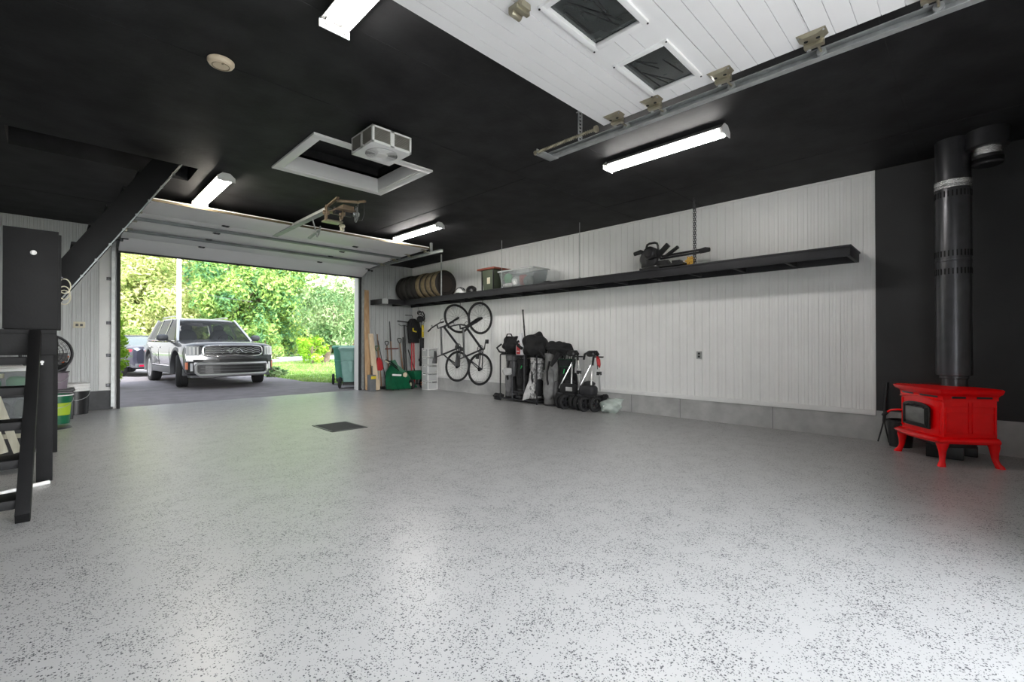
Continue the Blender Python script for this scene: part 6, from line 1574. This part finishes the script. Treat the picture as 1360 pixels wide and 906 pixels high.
M['rim'] = mat('grey_alloy', (0.30, 0.30, 0.31), 0.4, 0.6)
suv = thing('suv', 'grey metallic sport utility vehicle facing the garage on the drive', 'car', (0, 0, 0))
HALF = [(0.0, .27), (.78, .28), (.90, .33), (.955, .45), (.975, .66), (.985, .82), (.965, .95), (.90, 1.03), (.78, 1.06), (.45, 1.085), (0, 1.095)]
def ring(x, sy=1.0, dz=0.0, kz=0.0, bow=0.0, zb=0.0, lean=0.0):
    pts = []
    for y, z in HALF:
        zz = z + (dz * max(0, (z - 0.66) / 0.43)) + (zb * max(0, (0.45 - z) / 0.18))
        yy = y * sy
        pts.append((x - bow * abs(yy) ** 3 + lean * (0.66 - zz), yy, zz))
    return pts + [(p[0], -p[1], p[2]) for p in reversed(pts[1:-1])]
sts = [ring(2.37, .955, -.075, bow=.26, zb=.06, lean=.05), ring(2.34, .985, -.05, bow=.25, zb=.03, lean=.03), ring(2.22, .995, -.02, bow=.2), ring(1.9, 1.0, 0.0, bow=.08), ring(1.5, 1.0, .02), ring(1.15, 1.0, .05), ring(.95, 1.0, .06), ring(0.2, 1.0, .05), ring(-1.0, 1.0, .06), ring(-1.9, 1.0, .08), ring(-2.35, .97, .08, bow=-.05), ring(-2.5, .93, .04, bow=-.1)]
body = MB()
i0 = 0; n = len(sts[0])
body.loft(sts, False)
cf = len(body.v); body.v.append(Vector((2.385, 0, .66))); body.f += [(cf, (k + 1) % n, k) for k in range(n)]
cr_ = len(body.v); body.v.append(Vector((-2.52, 0, .7))); b0 = (len(sts) - 1) * n; body.f += [(cr_, b0 + k, b0 + (k + 1) % n) for k in range(n)]
cuts = []
for x in (1.45, -1.45):
    for s in (-1, 1): cuts.append(MB().cyl((x, s * 0.62, .42), (x, s * 1.2, .42), 0.475, n=40))
bc = boolean_cut(body, cuts)
bc.build('body', M['paint'], suv, ang=32)
# cladding: arches and sills
for x in (1.45, -1.45):
    for s in (-1, 1):
        mb = MB(); rows = []
        for k in range(19):
            a = PI * (-0.08 + 1.16 * k / 18)
            yy = s * 0.955
            bx = -0.08 if x > 0 else 0
            rows.append([(x + rr * math.cos(a), yy + s * dy_ - (s * 0.05 * max(0, math.cos(a)) ** 2 if x > 0 else 0), .42 + rr * math.sin(a)) for rr, dy_ in ((.455, -0.06), (.46, 0.035), (.50, 0.045), (.535, 0.03), (.54, -0.06))])
        mb.grid(rows); mb.build('wheel_arch', M['clad'], suv)
for s in (-1, 1):
    MB().loft([[(x, s * .90, .29), (x, s * .985, .31), (x, s * .992, .45), (x, s * .95, .47)] for x in (.98, -.98)]).build('sill', M['clad'], suv, bevel=0.006)
    MB().bar((.95, s * .99, .50), (-.98, s * .99, .50), 0.012, 0.025).build('trim_strip', M['chrome'], suv)
    for xx in (0.86, -0.28, -1.30):
        MB().tube([(xx, s * .962, .50), (xx, s * .976, .66), (xx, s * .986, .82), (xx, s * .966, .95), (xx, s * .902, 1.03)], 0.005, 6).build('door_seam', M['seam'], suv, smooth=False)
    for xx in (-0.12, -1.12): MB().bar((xx, s * .99, .95), (xx - 0.2, s * .99, .95), 0.03, 0.025).build('door_handle', M['chrome'], suv, bevel=0.006)
# roof and glasshouse
RB = dict(fb=(0.98, .82, 1.12), ft=(0.18, .66, 1.665), rb=(-2.40, .80, 1.15), rt=(-2.02, .64, 1.66))
rows = []
for x, z, hw in ((0.24, 1.655, .62), (0.12, 1.70, .655), (-0.3, 1.745, .67), (-1.1, 1.755, .67), (-1.8, 1.735, .655), (-2.12, 1.69, .63), (-2.2, 1.655, .60)):
    sec = [(-1, -.07), (-.97, -.03), (-.8, -.008), (-.4, 0), (0, .004), (.4, 0), (.8, -.008), (.97, -.03), (1, -.07), (.9, -.085), (0, -.06), (-.9, -.085)]
    rows.append([(x, hw * a, z + b_) for a, b_ in sec])
MB().loft(rows).build('roof', M['paint'], suv)
for s in (-1, 1):
    MB().tube([(-0.2, s * .61, 1.765), (-0.35, s * .61, 1.785), (-1.6, s * .60, 1.785), (-1.75, s * .60, 1.755)], 0.016, 6).build('roof_rail', M['silver'], suv)
    MB().bar((1.0, s * .845, 1.09), (0.22, s * .655, 1.675), 0.075, 0.05, up=(0, s, .3)).build('pillar', M['silver'], suv, bevel=0.01)
    MB().bar((-0.22, s * .885, 1.09), (-0.30, s * .665, 1.69), 0.08, 0.03, up=(0, s, .3)).build('pillar', M['dark_paint'], suv, bevel=0.006)
    MB().bar((-1.22, s * .88, 1.09), (-1.26, s * .66, 1.69), 0.08, 0.03, up=(0, s, .3)).build('pillar', M['dark_paint'], suv, bevel=0.006)
    MB().bar((-2.36, s * .84, 1.10), (-2.06, s * .63, 1.68), 0.26, 0.05, up=(0, s, .3)).build('pillar', M['paint'], suv, bevel=0.01)
    for a, b_ in ((0.88, -0.2), (-0.26, -1.2), (-1.26, -2.25)):
        ta, tb = (0.16 if a > 0.5 else a - 0.02), (b_ - 0.04 if b_ > -2 else -2.0)
        p = [(a, s * .885, 1.12), (b_, s * .885, 1.13), (tb, s * .672, 1.67), (ta, s * .672, 1.67)]
        MB().loft([p, [(q_[0], q_[1] - s * 0.006, q_[2]) for q_ in p]]).build('window', M['car_glass_d'], suv, smooth=False)
    MB().tube([(1.0, s * .89, 1.105), (-0.2, s * .905, 1.115), (-2.2, s * .885, 1.14)], 0.012, 6).build('belt_trim', M['chrome'], suv)
    mb = MB().ball((0.62, s * 1.075, 1.19), (0.075, 0.125, 0.085), 16, 10, squash=0.75); mb.build('mirror', M['clad'], suv)
    MB().bar((0.62, s * .9, 1.09), (0.62, s * 1.02, 1.15), 0.06, 0.05).build('mirror_arm', M['clad'], suv, bevel=0.01)
wsh = []
for k in range(2):
    row = []
wrow = lambda x, hw, z, cv: [(x + cv * (1 - q_ * q_), hw * q_, z + 0.008 * (1 - q_ * q_)) for q_ in (-1, -.75, -.5, -.25, 0, .25, .5, .75, 1)]
r0, r1, r2 = wrow(1.0, .81, 1.115, .07), wrow(0.62, .735, 1.405, .065), wrow(0.22, .635, 1.665, .05)
m1 = MB().grid([r0, r1, r2]); m1.grid([[(p[0] - 0.006, p[1], p[2] - 0.006) for p in r] for r in (r0, r1, r2)])
m1.build('windshield', M['car_glass'], suv)
MB().loft([[(-2.42, .76, 1.15), (-2.42, -.76, 1.15), (-2.08, -.60, 1.65), (-2.08, .60, 1.65)], [(-2.41, .76, 1.15), (-2.41, -.76, 1.15), (-2.07, -.60, 1.65), (-2.07, .60, 1.65)]]).build('rear_window', M['car_glass_d'], suv, smooth=False)
mb = MB().box(0.55, 0.95, -.78, .78, 1.06, 1.14)
mb.build('dashboard', M['black'], suv, bevel=0.02)
for s in (-1, 1):
    MB().ball((-0.15, s * .38, 1.12), (0.10, .24, .30), 16, 10, squash=0.7).ball((-0.2, s * .38, 1.46), (0.06, .13, .09), 14, 8, squash=0.7).build('seat', M['clad'], suv)
MB().torus((0.42, .38, 1.12), (1, 0, -.45), 0.18, 0.016, 28, 6).build('steering_wheel', M['black'], suv)
MB().box(0.20, 0.24, -.11, .11, 1.55, 1.61).build('rear_view_mirror', M['black'], suv, bevel=0.01)
# nose
def nx(y, z, o=0.0): return 2.37 - .26 * abs(y) ** 3 + .05 * (0.66 - z) + 0.018 + o
def strip(yz, o, th, mb=None):
    """closed ring tube following the nose through (y,z) points"""
    mb = mb or MB(); return mb.tube([(nx(y, z, o), y, z) for y, z in yz], th, 8, True)
def patch(y0, y1, z0, z1, o, mb=None, n=10, back=0.05):
    mb = mb or MB(); ysn = [y0 + (y1 - y0) * k / n for k in range(n + 1)]
    mb.loft([[(nx(y, z0, o), y, z0), (nx(y, z1, o), y, z1), (nx(y, z1, o) - back, y, z1), (nx(y, z0, o) - back, y, z0)] for y in ysn]); return mb
gp = []
for q_ in range(40):
    a = 2 * PI * q_ / 40; cx_, sx_ = math.cos(a), math.sin(a)
    y = .635 * math.copysign(abs(cx_) ** 0.35, cx_); z = .865 + .128 * math.copysign(abs(sx_) ** 0.45, sx_)
    if sx_ < 0 and abs(y) < .30: z += .028
    gp.append((y, z))
patch(-.60, .60, .76, .97, -0.01).build('grille', M['black'], suv, smooth=False)
gr = [o_ for o_ in suv.children if o_.name.startswith('grille')][0]
strip(gp, 0.012, 0.02).build('grille_surround', M['chrome'], gr)
mb = MB()
for z in (.815, .865, .915):
    for k in range(7):
        c_ = -.51 + k * .17
        if z == .865: c_ += 0.0
        pts = [(-.085, -.004), (-.05, .018), (.05, .018), (.085, -.004)]
        mb.tube([(nx(c_ + a, z + b_, 0.006), c_ + a, z + b_) for a, b_ in pts], 0.0085, 6)
mb.build('grille_bars', M['silver'], gr)
# flowing angular emblem strokes in the middle of the grille
mb = MB(); z0, z1 = .835, .905
def stroke(pts, th=0.0085): mb.tube([(nx(y, z, 0.028), y, z) for y, z in pts], th, 6)
stroke([(-.19, z0), (-.165, z1)]); stroke([(-.18, z0 + 0.03), (-.095, z1)]); stroke([(-.145, z0 + .042), (-.095, z0), (-.075, z0), (-.02, z1), (0.0, z1)])
stroke([(.0, z1), (.0, z0), (.02, z0)]); stroke([(.02, z0), (.095, z1), (.11, z1), (.185, z0)])
mb.build('emblem', M['chrome'], gr)
for s in (-1, 1):
    y0, y1 = s * .70, s * .93
    hl = patch(min(y0, y1), max(y0, y1), .755, .975, 0.0, n=6).build('headlight', M['lamp'], suv, smooth=False)
    mb = MB()
    for yy in (.735, .80, .865): patch(s * yy - .018, s * yy + .018, .775, .955, 0.008, mb, 2)
    mb.build('lamp_cell', M['white'], hl, smooth=False)
    patch(s * .715 - .05, s * .715 + .05, .775, .955, 0.004, n=2).build('lamp_bezel', M['clad'], hl, smooth=False)
    patch(min(s * .80, s * .93), max(s * .80, s * .93), .36, .62, 0.004, n=4).build('fog_recess', M['black'], suv, smooth=False)
    patch(min(s * .82, s * .865), max(s * .82, s * .865), .40, .58, 0.012, n=2).build('fog_lamp', M['lamp'], suv, smooth=False)
    patch(min(s * .905, s * .945), max(s * .905, s * .945), .44, .60, 0.012, n=2).build('side_marker', mat('amber_marker', (0.7, 0.22, 0.12), 0.25) if 'amber_marker' not in bpy.data.materials else bpy.data.materials['amber_marker'], suv, smooth=False)
patch(-.80, .80, .60, .665, 0.004).build('bumper_gap', M['black'], suv, smooth=False)
patch(-.74, .74, .30, .56, 0.01).build('lower_intake', M['black'], suv, smooth=False)
lf = [(-.74, .56), (-.37, .56), (0, .56), (.37, .56), (.74, .56), (.765, .50), (.765, .36), (.70, .30), (.35, .30), (0, .30), (-.35, .30), (-.70, .30), (-.765, .36), (-.765, .50)]
strip(lf, 0.022, 0.034).build('bumper_frame', M['silver'], suv)
mb = MB()
for z in (.395, .465): patch(-.68, .68, z - .008, z + .008, 0.016, mb)
mb.build('intake_bars', M['clad'], suv, smooth=False)
patch(-.86, .86, .245, .30, -0.02, back=0.25).build('skid_plate', M['clad'], suv, smooth=False)
for s in (-1, 1):
    car_wheel(suv, 1.45, s * .845, .385, .25, R(-12), M['rim'])
    car_wheel(suv, -1.45, s * .845, .385, .25, 0, M['rim'])
MB().box(-2.2, 2.05, -.62, .62, .24, .30).cyl((-1.45, -.8, .385), (-1.45, .8, .385), 0.05).cyl((1.45, -.8, .385), (1.45, .8, .385), 0.05).build('underbody', M['rubber'], suv, smooth=False)
suv.scale = (1.04, 1.04, 1.04)
suv.location = (3.08, 15.587, gz(15) + 0.001); suv.rotation_euler = (0, 0, math.atan2(-.998, .058))

sd = thing('sedan', 'dark saloon car with red tail lamps parked behind the grey vehicle', 'car', (0, 0, 0))
# local: rear at x = 0, nose at x = 4.6
HS = [(0.0, .24), (.70, .25), (.86, .34), (.90, .55), (.905, .75), (.88, .90), (.74, .955), (0, .97)]
def sring(x, sy, dz=0.0, zb=0.0):
    p = [(x, y * sy, z + dz * max(0, (z - .55) / .4) + zb * max(0, (.5 - z) / .25)) for y, z in HS]
    return p + [(a, -b_, c_) for a, b_, c_ in reversed(p[1:-1])]
rg = [sring(0.0, .86, -.05, .12), sring(.06, .95, .02, .06), sring(.3, .99, .06), sring(.9, 1.0, .06), sring(2.2, 1.0, .02), sring(3.2, 1.0, -.02), sring(4.2, .97, -.14), sring(4.55, .85, -.28, .05)]
bd = MB().loft(rg)
cuts = [MB().cyl((x, s * .6, .33), (x, s * 1.1, .33), .385, n=36) for x in (.95, 3.7) for s in (-1, 1)]
boolean_cut(bd, cuts).build('body', M['dark_paint'], sd, ang=32)
rows = []
for x, z, hw in ((.35, .98, .74), (.9, 1.20, .62), (1.45, 1.36, .56), (2.1, 1.40, .56), (2.6, 1.33, .58), (3.3, 1.02, .72)):
    rows.append([(x, -hw - .06, .96), (x, -hw, z - .03), (x, -hw * .8, z), (x, 0, z + .015), (x, hw * .8, z), (x, hw, z - .03), (x, hw + .06, .96)])
MB().loft(rows).build('cabin_glass', mat('dark_cabin_glass', (0.10, 0.12, 0.12), 0.08, spec=0.8), sd)
MB().loft([[(x, -.52, z), (x, .52, z), (x, .52, z + .02), (x, -.52, z + .02)] for x, z in ((1.35, 1.35), (1.7, 1.395), (2.1, 1.41), (2.5, 1.36))]).build('roof', M['dark_paint'], sd)
for s in (-1, 1):
    MB().loft([[(-.005 + .03 * k, s * (.35 + .16 * k), .80 - .012 * k), (-.005 + .03 * k, s * (.35 + .16 * k), .90), (.06 + .03 * k, s * (.35 + .16 * k), .90), (.06 + .03 * k, s * (.35 + .16 * k), .80)] for k in range(4)]).build('tail_lamp', M['red_lamp'], sd, bevel=0.004)
    car_wheel(sd, .95, s * .80, .325, .21, 0, M['silver']); car_wheel(sd, 3.7, s * .80, .325, .21, 0, M['silver'])
    MB().loft([[(.10, s * .83, .80), (.10, s * .83, .895), (.12, s * .86, .895), (.12, s * .86, .80)], [(.36, s * .895, .83), (.36, s * .895, .895), (.38, s * .905, .895), (.38, s * .905, .83)]]).build('tail_lamp_side', M['red_lamp'], sd, bevel=0.003)
    MB().box(-.03, .05, min(s * .5, s * .72), max(s * .5, s * .72), .34, .42).build('reflector', M['red_lamp'], sd, bevel=0.004)
MB().box(-.03, .04, -.36, .36, .815, .875).build('tail_lamp_bar', M['red_lamp'], sd, bevel=0.004)
MB().box(-.025, .02, -.27, .27, .52, .66).build('number_plate', mat('plate_red_grey', (0.45, 0.2, 0.2), 0.4), sd, bevel=0.004)
MB().loft([[(-.02, -.78, .30), (-.02, .78, .30), (.2, .84, .30), (.2, -.84, .30)], [(-.035, -.78, .44), (-.035, .78, .44), (.2, .86, .44), (.2, -.86, .44)]]).build('bumper', M['clad'], sd, bevel=0.02)
sd.location = (2.62, 19.15, gz(20) + 0.001); sd.rotation_euler = (0, 0, R(110))

# ------------------------------------------------------------------ light and camera
w = bpy.data.worlds.new('sky'); bpy.context.scene.world = w; w.use_nodes = True
nt = w.node_tree; L = nt.links
bg = nt.nodes['Background']
tc = nt.nodes.new('ShaderNodeTexCoord'); sx = nt.nodes.new('ShaderNodeSeparateXYZ'); L.new(tc.outputs['Generated'], sx.inputs[0])
cr = nt.nodes.new('ShaderNodeValToRGB'); L.new(sx.outputs[2], cr.inputs[0])
e = cr.color_ramp.elements; e[0].position = 0.0; e[0].color = (1.0, 1.0, 0.98, 1); e[1].position = 0.7; e[1].color = (0.80, 0.88, 1.0, 1)
L.new(cr.outputs[0], bg.inputs[0])
# the sky is brighter around the sun
dt_ = nt.nodes.new('ShaderNodeVectorMath'); dt_.operation = 'DOT_PRODUCT'; L.new(tc.outputs['Generated'], dt_.inputs[0])
dt_.inputs[1].default_value = Vector((-0.05, -0.95, 0.30)).normalized()
mr = nt.nodes.new('ShaderNodeMapRange'); mr.interpolation_type = 'SMOOTHSTEP'
mr.inputs[1].default_value = 0.5; mr.inputs[2].default_value = 1.0; mr.inputs[3].default_value = SKY; mr.inputs[4].default_value = SKY * HALO
L.new(dt_.outputs['Value'], mr.inputs[0]); L.new(mr.outputs[0], bg.inputs[1])
sl = bpy.data.lights.new('sun', 'SUN'); sl.energy = SUN; sl.angle = R(1.2); sl.color = (1.0, 0.95, 0.86)
so = bpy.data.objects.new('sun', sl); C.objects.link(so)
sun_to = Vector((0.28, 1.0, -1.08)).normalized()
so.rotation_euler = sun_to.to_track_quat('-Z', 'Y').to_euler(); so.location = (0, -10, 20)
for nm, loc, rot, sx_, sy_ in (('portal_back', ((BX0 + BX1) / 2, YB - 0.1, BZ / 2), (R(90), 0, 0), BX1 - BX0, BZ), ('portal_front', ((DX0 + DX1) / 2, YF + 0.14, DZ / 2), (R(-90), 0, 0), DX1 - DX0, DZ)):
    al = bpy.data.lights.new(nm, 'AREA'); al.shape = 'RECTANGLE'; al.size = sx_; al.size_y = sy_; al.cycles.is_portal = True
    ao = bpy.data.objects.new(nm, al); C.objects.link(ao); ao.location = loc; ao.rotation_euler = rot

cam = bpy.data.cameras.new('camera'); cam.sensor_width = 36; cam.lens = F_PX * 36 / 1360; cam.clip_start = 0.02; cam.clip_end = 300
co = bpy.data.objects.new('camera', cam); C.objects.link(co); co.location = (0, 0, CAM_H); co.rotation_euler = (PI / 2 + TILT, 0, -PI / 4)
sc = bpy.context.scene; sc.camera = co
sc.view_settings.view_transform = 'Standard'; sc.view_settings.look = 'None'; sc.view_settings.gamma = 1; sc.view_settings.use_curve_mapping = False
sc.view_settings.exposure = EXPO
sc.cycles.max_bounces = 8; sc.cycles.diffuse_bounces = 5; sc.cycles.glossy_bounces = 4; sc.cycles.transparent_max_bounces = 12
sc.cycles.sample_clamp_indirect = 6; sc.cycles.caustics_reflective = False; sc.cycles.caustics_refractive = False

for o_ in bpy.data.objects:
    if o_.parent is None or o_.parent.get('kind') == 'structure': continue
    k_ = (o_.name.split('.')[0], o_.parent.name.split('.')[0])
    lb = {('knob', 'door'): 'small white round knob', ('door', 'wood_stove'): 'black cast door with arched top', ('glass', 'door'): 'smoky grey stove glass', ('grip', 'wood_stove'): 'black coiled handle grip',
          ('foil_tape', 'stove_pipe'): 'silver crinkled foil tape band', ('foil_band', 'duct_collar'): 'silver foil band', ('cross_bar', 'push_broom'): 'dull red cross bar', ('emblem', 'work_jacket'): 'small yellow emblem',
          ('bumper_frame', 'suv'): 'silver lower bumper frame', ('grille_surround', 'grille'): 'chrome grille surround', ('emblem', 'grille'): 'chrome emblem', ('lid', 'bucket'): 'thick white ribbed lid',
          ('amber_clamp', 'mitre_saw'): 'amber clamp', ('lid', 'storage_bin'): 'rusty red lid', ('label', 'jug'): 'red label', ('upper_shaft', 'push_broom'): 'black upper shaft', ('conduit', 'staircase'): 'thin metal conduit with clips',
          ('reflective_label', 'push_cart'): 'small silver reflective label', ('frame_tube', 'push_cart'): 'silver frame tube'}.get(k_)
    if lb: o_['label'] = lb
